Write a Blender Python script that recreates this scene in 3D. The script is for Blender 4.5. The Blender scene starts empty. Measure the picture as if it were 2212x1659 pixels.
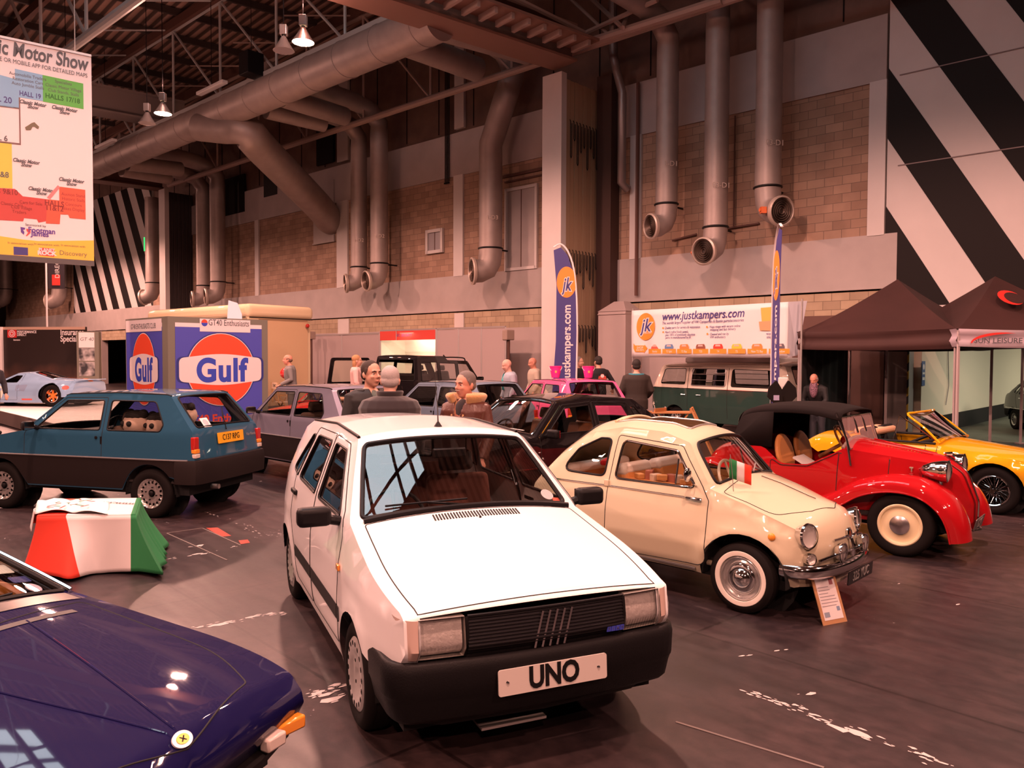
import bpy, bmesh, math, random
import numpy as np
from mathutils import Vector, Matrix, Euler
from mathutils.geometry import delaunay_2d_cdt
PI = math.pi
SC = bpy.context.scene
COL = SC.collection
random.seed(7)

# ---------------------------------------------------------------- camera
FPX, PITCH, ROLL, CAMH = 1700.0, 0.0338, 0.0038, 1.903
cam_d = bpy.data.cameras.new('camera'); cam = bpy.data.objects.new('camera', cam_d); COL.objects.link(cam)
cam_d.sensor_width = 36.0; cam_d.lens = 36.0*FPX/2212.0; cam_d.clip_end = 400
cam.matrix_world = Matrix.Translation((0, 0, CAMH)) @ Euler((PI/2-PITCH, 0, 0)).to_matrix().to_4x4() @ Matrix.Rotation(ROLL, 4, 'Z')
SC.camera = cam

# ---------------------------------------------------------------- exposure, world
SC.view_settings.view_transform = 'Standard'; SC.view_settings.look = 'None'
SC.view_settings.gamma = 1.0; SC.view_settings.exposure = 0.0
SC.view_settings.use_curve_mapping = False
wd = bpy.data.worlds.new('world'); SC.world = wd; wd.use_nodes = True
wd.node_tree.nodes['Background'].inputs[0].default_value = (0.55, 0.62, 0.75, 1)
wd.node_tree.nodes['Background'].inputs[1].default_value = 0.05
SC.cycles.max_bounces = 7; SC.cycles.glossy_bounces = 3; SC.cycles.diffuse_bounces = 3
SC.cycles.transparent_max_bounces = 16; SC.cycles.transmission_bounces = 4
SC.cycles.caustics_reflective = False; SC.cycles.caustics_refractive = False
SC.cycles.sample_clamp_indirect = 4.0

# pixel of the photograph -> world ray, used to work out where things stand
def ray(px, py):
    a, b = px-1106.0, py-829.5
    x = a*math.cos(ROLL)+b*math.sin(ROLL); y = -a*math.sin(ROLL)+b*math.cos(ROLL)
    d = (x/FPX, 1.0, -y/FPX); c, s = math.cos(PITCH), math.sin(PITCH)
    return Vector((d[0], d[1]*c+d[2]*s, d[2]*c-d[1]*s))
def at_y(px, py, Y):
    d = ray(px, py); return Vector((0, 0, CAMH))+d*(Y/d.y)
def at_h(px, py, h):
    d = ray(px, py); return Vector((0, 0, CAMH))+d*((h-CAMH)/d.z)
WO = Vector((7.83, 20.5, 0)); WANG = math.radians(47.3)
WA = Vector((-math.sin(WANG), math.cos(WANG), 0)); WN = Vector((-math.cos(WANG), -math.sin(WANG), 0))
TD = Vector((math.sin(math.radians(51.1)), math.cos(math.radians(51.1)), 0))   # across the hall
def at_wall(px, py, off=0.0):                       # -> point on the long wall (or off metres in front of it)
    d = ray(px, py); t = (WO+WN*off).dot(WN)/Vector((d.x, d.y, 0)).dot(WN)
    return Vector((0, 0, CAMH))+d*t
def wt(px, py=500, off=0.0): return (at_wall(px, py, off)-WO).dot(WA)
def wp(t, z, off=0.0): return WO+WA*t+WN*off+Vector((0, 0, z))

# ---------------------------------------------------------------- materials
MATS = {}
def mat(name, col, rough=0.5, metal=0.0, coat=0.0, spec=0.5, emit=None, estr=0.0, noise=None, bump=None, sheen=0):
    if name in MATS: return MATS[name]
    m = bpy.data.materials.new(name); m.use_nodes = True; nt = m.node_tree; b = nt.nodes['Principled BSDF']
    c = tuple(col)+(1,)
    b.inputs['Base Color'].default_value = c; b.inputs['Roughness'].default_value = rough
    b.inputs['Metallic'].default_value = metal; b.inputs['Specular IOR Level'].default_value = spec
    b.inputs['Coat Weight'].default_value = coat; b.inputs['Coat Roughness'].default_value = 0.03
    if sheen: b.inputs['Sheen Weight'].default_value = sheen
    if emit: b.inputs['Emission Color'].default_value = tuple(emit)+(1,); b.inputs['Emission Strength'].default_value = estr
    if noise or bump:
        tc = nt.nodes.new('ShaderNodeTexCoord'); nz = nt.nodes.new('ShaderNodeTexNoise'); nz.inputs['Detail'].default_value = 6
        nt.links.new(tc.outputs['Object'], nz.inputs['Vector'])
        nz.inputs['Scale'].default_value = (noise or bump)[0]
        if noise:
            r = nt.nodes.new('ShaderNodeValToRGB'); e = noise[1]
            r.color_ramp.elements[0].position = 0.3; r.color_ramp.elements[1].position = 0.7
            r.color_ramp.elements[0].color = tuple(max(0, x*(1-e)) for x in col)+(1,); r.color_ramp.elements[1].color = tuple(min(1, x*(1+e)) for x in col)+(1,)
            nt.links.new(nz.outputs['Fac'], r.inputs['Fac']); nt.links.new(r.outputs['Color'], b.inputs['Base Color'])
        if bump:
            bp = nt.nodes.new('ShaderNodeBump'); bp.inputs['Strength'].default_value = bump[1]; bp.inputs['Distance'].default_value = 0.01
            nt.links.new(nz.outputs['Fac'], bp.inputs['Height']); nt.links.new(bp.outputs['Normal'], b.inputs['Normal'])
    MATS[name] = m; return m
def paint(name, col, rough=0.35, metal=0.0): return mat(name, col, .55, metal, coat=1.0, spec=.04)
def glassm(name, tint=(0.8, 0.83, 0.8), refl=1.0):
    if name in MATS: return MATS[name]
    m = bpy.data.materials.new(name); m.use_nodes = True; nt = m.node_tree; nt.nodes.clear()
    o = nt.nodes.new('ShaderNodeOutputMaterial'); t = nt.nodes.new('ShaderNodeBsdfTransparent'); g = nt.nodes.new('ShaderNodeBsdfGlossy')
    f = nt.nodes.new('ShaderNodeLayerWeight'); f.inputs[0].default_value = .5; pw = nt.nodes.new('ShaderNodeMath'); pw.operation = 'POWER'; pw.inputs[1].default_value = 5; sc_ = nt.nodes.new('ShaderNodeMath'); sc_.operation = 'MULTIPLY_ADD'; sc_.inputs[1].default_value = .96; sc_.inputs[2].default_value = .042; mx = nt.nodes.new('ShaderNodeMixShader'); mu = nt.nodes.new('ShaderNodeMath'); mu.operation = 'MULTIPLY'
    nt.links.new(f.outputs['Facing'], pw.inputs[0]); nt.links.new(pw.outputs[0], sc_.inputs[0]); mu.inputs[1].default_value = refl*2.6; mu.use_clamp = True
    t.inputs['Color'].default_value = tuple(tint)+(1,); g.inputs['Roughness'].default_value = 0.01
    nt.links.new(sc_.outputs[0], mu.inputs[0]); nt.links.new(mu.outputs[0], mx.inputs[0]); nt.links.new(t.outputs[0], mx.inputs[1]); nt.links.new(g.outputs[0], mx.inputs[2]); nt.links.new(mx.outputs[0], o.inputs[0])
    MATS[name] = m; return m
BLACK = mat('black_plastic', (0.009, 0.008, 0.009), 0.45, spec=.18)
RUBBER = mat('rubber', (0.010, 0.008, 0.008), 0.75, spec=.12)
SEAM = mat('shut_line', (0.008, 0.008, 0.008), 0.8)
CHROME = mat('chrome', (0.75, 0.74, 0.74), 0.09, 1.0)
STEEL = mat('painted_steel_silver', (0.55, 0.53, 0.52), 0.32, 0.75)
DARK = mat('dark_underside', (0.008, 0.008, 0.009), 0.9)
WHITE = mat('white_satin', (0.78, 0.76, 0.76), 0.5)
GLASS = glassm('car_glass', (.88, .90, .88)); GLASSD = glassm('dark_car_glass', (0.45, 0.47, 0.47))
BOWL = mat('lamp_bowl', (.85, .80, .76), .3, .3)
LENS = glassm('lamp_glass', (0.95, 0.95, 0.95)); AMBER = mat('amber_lens', (0.85, 0.30, 0.03), 0.15, coat=1); REDL = mat('red_lens', (0.45, 0.02, 0.015), 0.15, coat=1)

# ---------------------------------------------------------------- mesh helpers
def obj(name, me, m=None, parent=None, smooth=35):
    if m is not None:
        for k in (m if isinstance(m, (list, tuple)) else [m]): me.materials.append(k)
    if smooth:
        me.polygons.foreach_set('use_smooth', [True]*len(me.polygons))
        if smooth < 180: me.set_sharp_from_angle(angle=math.radians(smooth))
    o = bpy.data.objects.new(name, me); COL.objects.link(o)
    if parent is not None: o.parent = parent
    return o
def tag(o, label=None, cat=None, group=None, kind=None):
    if label: o['label'] = label
    if cat: o['category'] = cat
    if group: o['group'] = group
    if kind: o['kind'] = kind
    return o
def thing(name, label, cat, loc=(0, 0, 0), rz=0.0, group=None):
    o = bpy.data.objects.new(name, None); COL.objects.link(o); o.empty_display_size = 0.2
    o.location = loc; o.rotation_euler = (0, 0, rz); return tag(o, label, cat, group)
def copy_tree(o, parent=None):
    c = o.copy(); COL.objects.link(c); c.parent = parent
    for ch in list(o.children): copy_tree(ch, c)
    return c
class MB:
    def __init__(s): s.v = []; s.f = []; s.mi = []; s.k = 0
    def add(s, vs, fs):
        n = len(s.v); s.v += [tuple(v) for v in vs]; s.f += [tuple(i+n for i in f) for f in fs]; s.mi += [s.k]*len(fs); return s
    def box(s, c, d, rz=0, R=None):
        x, y, z = d[0]/2, d[1]/2, d[2]/2
        p = [Vector((i, j, k)) for i in (-x, x) for j in (-y, y) for k in (-z, z)]
        if R is None: R = Matrix.Rotation(rz, 3, 'Z')
        s.add([R@q+Vector(c) for q in p], [(0, 1, 3, 2), (4, 6, 7, 5), (0, 4, 5, 1), (2, 3, 7, 6), (0, 2, 6, 4), (1, 5, 7, 3)]); return s
    def bar(s, a, b, w, h, up=(0, 0, 1)):      # rectangular bar from a to b
        a, b = Vector(a), Vector(b); d = (b-a); L = d.length; d.normalize(); u = Vector(up); x = d.cross(u)
        if x.length < 1e-4: x = d.cross(Vector((1, 0, 0)))
        x.normalize(); u = x.cross(d); R = Matrix((x, d, u)).transposed()
        return s.box((a+b)/2, (w, L, h), R=R)
    def tube(s, pts, r, n=10, closed=False, cap=True, sx=1.0, up=None):
        pts = [Vector(p) for p in pts]; m = len(pts); rr = r if isinstance(r, (list, tuple)) else [r]*m
        rings = []; prev = Vector(up) if up else None
        for i, p in enumerate(pts):
            if closed: t = pts[(i+1) % m]-pts[i-1]
            else: t = pts[min(i+1, m-1)]-pts[max(i-1, 0)]
            if t.length < 1e-9: t = Vector((0, 0, 1))
            t.normalize()
            if prev is None: prev = Vector((0, 0, 1)) if abs(t.z) < 0.9 else Vector((1, 0, 0))
            u = prev-t*prev.dot(t)
            if u.length < 1e-6: u = t.orthogonal()
            u.normalize(); prev = u; w = t.cross(u)
            rings.append([p+(u*math.cos(2*PI*j/n)+w*math.sin(2*PI*j/n)*sx)*rr[i] for j in range(n)])
        vs = [q for rg in rings for q in rg]; fs = []
        for i in range(m if closed else m-1):
            a, b = i*n, ((i+1) % m)*n
            for j in range(n): fs.append((a+j, a+(j+1) % n, b+(j+1) % n, b+j))
        if cap and not closed: fs.append(tuple(range(n-1, -1, -1))); fs.append(tuple((m-1)*n+j for j in range(n)))
        return s.add(vs, fs)
    def lathe(s, prof, n=24, axis='Z', o=(0, 0, 0), R=None, a0=0, a1=2*PI):    # prof [(r, h)]
        o = Vector(o); full = abs(a1-a0-2*PI) < 1e-6; m = n if full else n+1; vs = []
        for r, h in prof:
            for j in range(m):
                a = a0+(a1-a0)*j/n; x, y = r*math.cos(a), r*math.sin(a)
                q = Vector((x, y, h)) if axis == 'Z' else (Vector((x, h, y)) if axis == 'Y' else Vector((h, x, y)))
                if R is not None: q = R@q
                vs.append(q+o)
        fs = []
        for i in range(len(prof)-1):
            for j in range(n if full else m-1):
                k = (j+1) % m; f = (i*m+j, i*m+k, (i+1)*m+k, (i+1)*m+j); fs.append(f if axis != 'Y' else f[::-1])
        return s.add(vs, fs)
    def prism(s, poly, z0, z1, T=None):        # polygon in XY extruded, optional 4x4/func transform
        n = len(poly); vs = [Vector((x, y, z0)) for x, y in poly]+[Vector((x, y, z1)) for x, y in poly]
        if T is not None: vs = [T@v for v in vs] if isinstance(T, Matrix) else [T(v) for v in vs]
        return s.add(vs, [tuple(range(n-1, -1, -1)), tuple(range(n, 2*n))]+[(i, (i+1) % n, n+(i+1) % n, n+i) for i in range(n)])
    def grid(s, fn, nu, nv):
        vs = [fn(i/nu, j/nv) for i in range(nu+1) for j in range(nv+1)]
        return s.add(vs, [(i*(nv+1)+j, (i+1)*(nv+1)+j, (i+1)*(nv+1)+j+1, i*(nv+1)+j+1) for i in range(nu) for j in range(nv)])
    def ball(s, c, r, n=12, m=8, R=None):
        rx, ry, rz = r if isinstance(r, (list, tuple)) else (r, r, r); c = Vector(c); vs = []
        for i in range(1, m):
            for j in range(n):
                a, b = PI*i/m, 2*PI*j/n; q = Vector((rx*math.sin(a)*math.cos(b), ry*math.sin(a)*math.sin(b), rz*math.cos(a)))
                vs.append(c+(R@q if R else q))
        t, b_ = Vector((0, 0, rz)), Vector((0, 0, -rz)); vs += [c+(R@t if R else t), c+(R@b_ if R else b_)]
        fs = [(i*n+j, (i+1)*n+j, (i+1)*n+(j+1) % n, i*n+(j+1) % n) for i in range(m-2) for j in range(n)]
        T = len(vs)-2; fs += [(T, j, (j+1) % n) for j in range(n)]+[(T+1, (m-2)*n+(j+1) % n, (m-2)*n+j) for j in range(n)]
        return s.add(vs, fs)
    def sweep(s, path, prof, up=(0, 0, 1), closed=False, caps=True):   # prof [(side, up)], path 3D; section kept upright
        path = [Vector(p) for p in path]; m = len(path); n = len(prof); up = Vector(up); vs = []
        for i, p in enumerate(path):
            t = (path[(i+1) % m]-path[i-1]) if closed else path[min(i+1, m-1)]-path[max(i-1, 0)]
            t.normalize(); sd = t.cross(up).normalized(); k = 1.0
            if 0 < i < m-1:
                d0 = (path[i]-path[i-1]).normalized(); k = 1/max(0.5, abs(d0.dot(t)))
            vs += [p+sd*(a*k)+up*b for a, b in prof]
        fs = [(i*n+j, i*n+(j+1) % n, ((i+1) % m)*n+(j+1) % n, ((i+1) % m)*n+j) for i in range(m if closed else m-1) for j in range(n)]
        if caps and not closed: fs += [tuple(range(n-1, -1, -1)), tuple((m-1)*n+j for j in range(n))]
        return s.add(vs, fs)
    def mesh(s, name, fix=True):
        me = bpy.data.meshes.new(name); me.from_pydata(s.v, [], s.f)
        if s.k: me.polygons.foreach_set('material_index', s.mi)
        if fix:
            bm = bmesh.new(); bm.from_mesh(me); bmesh.ops.recalc_face_normals(bm, faces=bm.faces); bm.to_mesh(me); bm.free()
        me.update(); return me
    def build(s, name, m, parent=None, smooth=35, bevel=0, seg=2, fix=True):
        o = obj(name, s.mesh(name, fix), m, parent, smooth)
        if bevel:
            b = o.modifiers.new('bevel', 'BEVEL'); b.width = bevel; b.segments = seg; b.limit_method = 'ANGLE'; b.angle_limit = math.radians(40)
        return o
def bake(o):                                     # modifiers -> mesh
    dg = bpy.context.evaluated_depsgraph_get(); me = bpy.data.meshes.new_from_object(o.evaluated_get(dg))
    o.modifiers.clear(); o.data = me; return o
def text_mesh(s, size=1.0, shear=0.0, bold=0.0, width=1.0, thick=0.002, align='CENTER', space=1.0):
    c = bpy.data.curves.new('txt', 'FONT'); c.body = s; c.size = size; c.shear = shear; c.offset = bold; c.extrude = thick
    c.align_x = align; c.align_y = 'CENTER'; c.space_character = space; c.resolution_u = 3 if size < .3 else 8
    o = bpy.data.objects.new('txt', c); COL.objects.link(o); dg = bpy.context.evaluated_depsgraph_get()
    me = bpy.data.meshes.new_from_object(o.evaluated_get(dg)); COL.objects.unlink(o); bpy.data.objects.remove(o)
    if width != 1.0: me.transform(Matrix.Diagonal((width, 1, 1, 1)))
    return me
def frame(origin, right, up):                    # 4x4: local x = right, y = up, z = out of the face
    r = Vector(right).normalized(); u = Vector(up); n = r.cross(u).normalized(); u = n.cross(r)
    M4 = Matrix((r, u, n)).transposed().to_4x4(); M4.translation = Vector(origin); return M4
def text_on(name, s, F, x, y, size, m, parent, off=0.004, **kw):
    me = text_mesh(s, size, **kw); me.transform(F@Matrix.Translation((x, y, off))); return obj(name, me, m, parent, smooth=0)
def flat_on(name, polys, F, m, parent, off=0.003, thick=0.002):   # flat shapes on a face
    b = MB()
    for p in polys: b.prism(p, off, off+thick, F)
    return b.build(name, m, parent, smooth=0)
def ell(cx, cy, rx, ry=None, n=32, a0=0, a1=2*PI):
    ry = ry or rx; return [(cx+rx*math.cos(a0+(a1-a0)*i/n), cy+ry*math.sin(a0+(a1-a0)*i/n)) for i in range(n+(0 if abs(a1-a0-2*PI) < 1e-6 else 1))]
def rrect(x0, y0, x1, y1, r=0.02, n=4):
    P = []
    for cx, cy, a in ((x1-r, y0+r, -PI/2), (x1-r, y1-r, 0), (x0+r, y1-r, PI/2), (x0+r, y0+r, PI)):
        P += [(cx+r*math.cos(a+PI/2*i/n), cy+r*math.sin(a+PI/2*i/n)) for i in range(n+1)]
    return P
def fillet(pts, closed=True, n=5):               # pts (x, y, r)
    out = []; m = len(pts)
    for i, p in enumerate(pts):
        r = p[2] if len(p) > 2 else 0
        if r <= 0 or (not closed and i in (0, m-1)): out.append((p[0], p[1])); continue
        P = Vector(p[:2]); A = Vector(pts[i-1][:2])-P; B = Vector(pts[(i+1) % m][:2])-P; la, lb = A.length, B.length; A.normalize(); B.normalize()
        ang = A.angle(B)
        if ang > PI-0.02: out.append(tuple(P)); continue
        d = min(r/math.tan(ang/2), la*0.49, lb*0.49)
        for k in range(n+1):
            t = k/n; out.append(tuple((P+A*d)*(1-t)**2+P*2*t*(1-t)+(P+B*d)*t*t))
    return out
def resample(pts, h, closed=True):
    out = []; m = len(pts)
    for i in range(m if closed else m-1):
        a, b = pts[i], pts[(i+1) % m]; L = math.hypot(b[0]-a[0], b[1]-a[1]); k = max(1, int(math.ceil(L/h-1e-6)))
        out += [(a[0]+(b[0]-a[0])*j/k, a[1]+(b[1]-a[1])*j/k) for j in range(k)]
    if not closed: out.append(tuple(pts[-1]))
    return out
def inside(P, poly):
    x, y = P[:, 0], P[:, 1]; c = np.zeros(len(P), bool); q = np.array(poly); n = len(q)
    for i in range(n):
        x0, y0 = q[i-1]; x1, y1 = q[i]
        if y0 == y1: continue
        k = ((y0 > y) != (y1 > y)) & (x < (x1-x0)*(y-y0)/(y1-y0)+x0); c ^= k
    return c
def cdt(outer, holes, h):
    loops = [outer]+list(holes); vs = []; es = []
    for lp in loops:
        n = len(vs); vs += [Vector(p) for p in lp]; es += [(n+i, n+(i+1) % len(lp)) for i in range(len(lp))]
    o = np.array(outer); x0, y0 = o.min(0); x1, y1 = o.max(0)
    nx, ny = max(1, int((x1-x0)/h)), max(1, int((y1-y0)/h))
    g = np.array([((x0+(x1-x0)*(i+.5)/nx), (y0+(y1-y0)*(j+.5)/ny)) for i in range(nx) for j in range(ny)])
    keep = inside(g, outer)
    for hl in holes: keep &= ~inside(g, hl)
    g = g[keep]; B = np.array([tuple(v) for v in vs])
    if len(g):
        d = np.min(np.hypot(g[:, None, 0]-B[None, :, 0], g[:, None, 1]-B[None, :, 1]), axis=1); g = g[d > h*0.45]
    vs += [Vector(p) for p in g]
    r = delaunay_2d_cdt(vs, es, [], 0, 1e-7); V, F = r[0], r[2]
    c = np.array([((V[f[0]]+V[f[1]]+V[f[2]])/3)[:] for f in F]); k = inside(c, outer)
    for hl in holes: k &= ~inside(c, hl)
    return [tuple(v) for v in V], [tuple(f) for f, q in zip(F, k) if q]
def catmull(pts, n=6):
    P = [Vector(p) for p in pts]; P = [P[0]*2-P[1]]+P+[P[-1]*2-P[-2]]; out = []
    for i in range(1, len(P)-2):
        for k in range(n):
            t = k/n; out.append(0.5*((2*P[i])+(P[i+1]-P[i-1])*t+(2*P[i-1]-5*P[i]+4*P[i+1]-P[i+2])*t*t+(3*P[i]-P[i-1]-3*P[i+1]+P[i+2])*t**3))
    out.append(P[-2]); return out
# ---------------------------------------------------------------- lamps of the hall: positions (tune here)
LAMP_COL = (1.0, 0.475, 0.37)
LAMP_W = 3100.0
LAMP_Z = 9.2
SKY_STRENGTH = 5.6
# ================================================================ the hall
WM = Matrix((WA, WN, Vector((0, 0, 1)))).transposed().to_4x4(); WM.translation = WO
def struct(o): o['kind'] = 'structure'; return o
def wallobj(name, mb, m, smooth=0, bevel=0, tagit=True):
    o = mb.build(name, m, None, smooth, bevel); o.matrix_world = WM
    return struct(o) if tagit else o
def nodemat(name, fn, rough=0.6):
    m = bpy.data.materials.new(name); m.use_nodes = True; nt = m.node_tree; b = nt.nodes['Principled BSDF']; b.inputs['Roughness'].default_value = rough; fn(nt, b); return m
def N(nt, t, **kw):
    n = nt.nodes.new('ShaderNode'+t)
    for k, v in kw.items():
        if k in n.inputs: n.inputs[k].default_value = v
        else: setattr(n, k, v)
    return n
def block_fn(c1, c2, mortar, bw=.45, bh=.225, bump=.25):
    def f(nt, b):
        tc = N(nt, 'TexCoord'); sp = N(nt, 'SeparateXYZ'); cb = N(nt, 'CombineXYZ'); L = nt.links.new
        L(tc.outputs['Object'], sp.inputs[0]); L(sp.outputs[0], cb.inputs[0]); L(sp.outputs[2], cb.inputs[1])
        br = N(nt, 'TexBrick'); br.inputs['Color1'].default_value = c1+(1,); br.inputs['Color2'].default_value = c2+(1,); br.inputs['Mortar'].default_value = mortar+(1,)
        br.inputs['Scale'].default_value = 1; br.inputs['Brick Width'].default_value = bw; br.inputs['Row Height'].default_value = bh; br.inputs['Mortar Size'].default_value = .008; br.inputs['Mortar Smooth'].default_value = .2; br.inputs['Bias'].default_value = -.1
        L(cb.outputs[0], br.inputs['Vector']); nz = N(nt, 'TexNoise', Scale=1.2, Detail=5.0); L(cb.outputs[0], nz.inputs['Vector'])
        mx = N(nt, 'MixRGB', blend_type='MULTIPLY'); mx.inputs[0].default_value = .55; cr = N(nt, 'ValToRGB'); cr.color_ramp.elements[0].position = .3; cr.color_ramp.elements[0].color = (.62, .58, .56, 1); cr.color_ramp.elements[1].position = .65
        L(nz.outputs[0], cr.inputs[0]); L(br.outputs[0], mx.inputs[1]); L(cr.outputs[0], mx.inputs[2]); L(mx.outputs[0], b.inputs['Base Color'])
        bp = N(nt, 'Bump', Strength=bump, Distance=.01); L(br.outputs[1], bp.inputs['Height']); bp.invert = True; L(bp.outputs[0], b.inputs['Normal'])
    return f
BLOCK = nodemat('block_wall', block_fn((.44, .295, .215), (.31, .20, .145), (.20, .14, .11)), .85)
BLOCKL = nodemat('pale_block_wall', block_fn((.50, .39, .27), (.38, .29, .20), (.22, .17, .12)), .85)
BAND = mat('grey_band', (.42, .37, .36), .6, noise=(1.2, .08)); PANEL = mat('pinkish_panel', (.44, .36, .35), .6, noise=(.8, .06))
WHITEP = mat('pale_cladding', (.62, .58, .57), .5, noise=(.7, .06)); DKC = mat('dark_cladding_upper', (.17, .11, .09), .7, noise=(1.5, .2)); STB = mat('stripe_black', (.009, .006, .006), .6, spec=.2)
BROWN = mat('brown_steel', (.12, .055, .042), .6)
# floor
def floor_fn(nt, b):
    L = nt.links.new; tc = N(nt, 'TexCoord'); mp = N(nt, 'Mapping'); mp.inputs['Rotation'].default_value = (0, 0, WANG); L(tc.outputs['Object'], mp.inputs[0])
    n1 = N(nt, 'TexNoise', Scale=.35, Detail=8.0, Roughness=.65); n2 = N(nt, 'TexNoise', Scale=9.0, Detail=8.0, Roughness=.7); mp2 = N(nt, 'Mapping'); mp2.inputs['Scale'].default_value = (1, 7, 1); L(mp.outputs[0], mp2.inputs[0]); n3 = N(nt, 'TexNoise', Scale=1.3, Detail=6.0)
    L(mp.outputs[0], n1.inputs['Vector']); L(mp.outputs[0], n2.inputs['Vector']); L(mp2.outputs[0], n3.inputs['Vector'])
    r1 = N(nt, 'ValToRGB'); e = r1.color_ramp.elements; e[0].position = .38; e[0].color = (.0155, .0120, .0145, 1); e[1].position = .62; e[1].color = (.053, .034, .035, 1); L(n1.outputs[0], r1.inputs[0])
    r3 = N(nt, 'ValToRGB'); e = r3.color_ramp.elements; e[0].position = .35; e[0].color = (.80, .79, .80, 1); e[1].position = .7; e[1].color = (1.12, 1.08, 1.06, 1); L(n3.outputs[0], r3.inputs[0])
    m1 = N(nt, 'MixRGB', blend_type='MULTIPLY'); m1.inputs[0].default_value = .8; L(r1.outputs[0], m1.inputs[1]); L(r3.outputs[0], m1.inputs[2])
    r2 = N(nt, 'ValToRGB'); e = r2.color_ramp.elements; e[0].position = .35; e[0].color = (.55, .55, .58, 1); e[1].position = .65; e[1].color = (1.3, 1.22, 1.22, 1); L(n2.outputs[0], r2.inputs[0])
    m2 = N(nt, 'MixRGB', blend_type='MULTIPLY'); m2.inputs[0].default_value = .9; L(m1.outputs[0], m2.inputs[1]); L(r2.outputs[0], m2.inputs[2])
    # slab joints
    br = N(nt, 'TexBrick'); br.offset = 0; br.inputs['Scale'].default_value = 1; br.inputs['Brick Width'].default_value = 3.1; br.inputs['Row Height'].default_value = 2.3; br.inputs['Mortar Size'].default_value = .012; br.inputs['Color1'].default_value = br.inputs['Color2'].default_value = (1, 1, 1, 1); br.inputs['Mortar'].default_value = (.45, .42, .42, 1); L(mp.outputs[0], br.inputs['Vector'])
    m3 = N(nt, 'MixRGB', blend_type='MULTIPLY'); m3.inputs[0].default_value = 1; L(m2.outputs[0], m3.inputs[1]); L(br.outputs[0], m3.inputs[2])
    # scattered worn white specks
    v = N(nt, 'TexNoise', Scale=26.0, Detail=3.0); L(mp.outputs[0], v.inputs['Vector']); v2 = N(nt, 'TexNoise', Scale=1.1, Detail=2.0); L(mp.outputs[0], v2.inputs['Vector']); mu = N(nt, 'Math', operation='MULTIPLY'); L(v.outputs[0], mu.inputs[0]); L(v2.outputs[0], mu.inputs[1])
    gt = N(nt, 'ValToRGB'); e = gt.color_ramp.elements; e[0].position = .445; e[0].color = (0, 0, 0, 1); e[1].position = .46; e[1].color = (1, 1, 1, 1); L(mu.outputs[0], gt.inputs[0])
    m4 = N(nt, 'MixRGB'); m4.inputs[2].default_value = (.38, .33, .33, 1); L(gt.outputs[0], m4.inputs[0]); L(m3.outputs[0], m4.inputs[1]); L(m4.outputs[0], b.inputs['Base Color'])
    rr = N(nt, 'MapRange'); rr.inputs['To Min'].default_value = .30; rr.inputs['To Max'].default_value = .52; L(n3.outputs[0], rr.inputs['Value']); L(rr.outputs[0], b.inputs['Roughness'])
    bp = N(nt, 'Bump', Strength=.12, Distance=.01); L(n2.outputs[0], bp.inputs['Height']); L(bp.outputs[0], b.inputs['Normal'])
b = MB(); b.box((-5, 15, -.1), (160, 160, .2)); struct(b.build('floor', nodemat('worn_concrete', floor_fn, .4), smooth=0))
def wbox(t0, t1, z0, z1, o0=-.4, o1=0.0): b = MB(); b.box(((t0+t1)/2, (o0+o1)/2, (z0+z1)/2), (abs(t1-t0), abs(o1-o0), z1-z0)); return b
TE, TL = -1.7, 70.0
wallobj('wall_right', wbox(-2.1, 34.9, 0, 2.95), PANEL); wallobj('wall_right', wbox(-2.1, TL, 2.95, 3.58, -.4, -.02), BLOCKL)
wallobj('wall_right', wbox(-.9, 30, 3.58, 3.64, -.4, -.12), STB); wallobj('wall_right', wbox(-2.02, TL, 3.62, 4.95, -.4, .06), BAND)
wallobj('wall_right', wbox(TE, 40.2, 4.95, 8.66, -.4, 0), BLOCK); wallobj('wall_right', wbox(TE, 40.2, 8.66, 10.25, -.4, .05), BAND); wallobj('wall_right', wbox(-40, TL, 10.25, 16, -.5, -.1), DKC)
wallobj('wall_right', wbox(53.5, TL, 3.6, 10.25, -.4, 0), BLOCK); wallobj('wall_right', wbox(48.5, TL, 0, 3.6, -.4, 0), PANEL)
b = MB()                                       # seams of the upper cladding
for t in np.arange(-12, 60, 1.9): b.box((t, -.09, 13.2), (.03, .03, 5.6))
wallobj('trim_1', b, STB)
b = MB()
for t0, t1 in ((27.75, 28.1), (20.3, 21.1), (13.1, 13.6), (-1.72, -1.32), (5.3, 5.7)): b.box(((t0+t1)/2, .02, 6.8), (t1-t0, .12, 3.75))
for t0, t1 in ((20.3, 21.1), (13.1, 13.6)): b.box(((t0+t1)/2, .0, 3.2), (t1-t0, .05, .7)); b.box(((t0+t1)/2, -.02, 13.2), (t1-t0, .12, 5.6))
for t in (31.6,): b.box((t, .02, 6.9), (.12, .10, 4))
wallobj('trim_2', b, WHITEP)
b = MB(); b.box((30.2, .03, 10.2), (2.2, .1, 1.9)); b.box((26.6, .03, 10.3), (1.2, .1, 1.2)); b.box((22.0, .02, 11.4), (1.3, .1, 1.8)); wallobj('trim_3', b, STB)
b = MB(); b.box((22.1, .04, 8.35), (1.6, .08, 2.7)); b.box((22.1, .09, 7.0), (1.7, .03, .05)); wallobj('trim_4', b, BAND)
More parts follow.
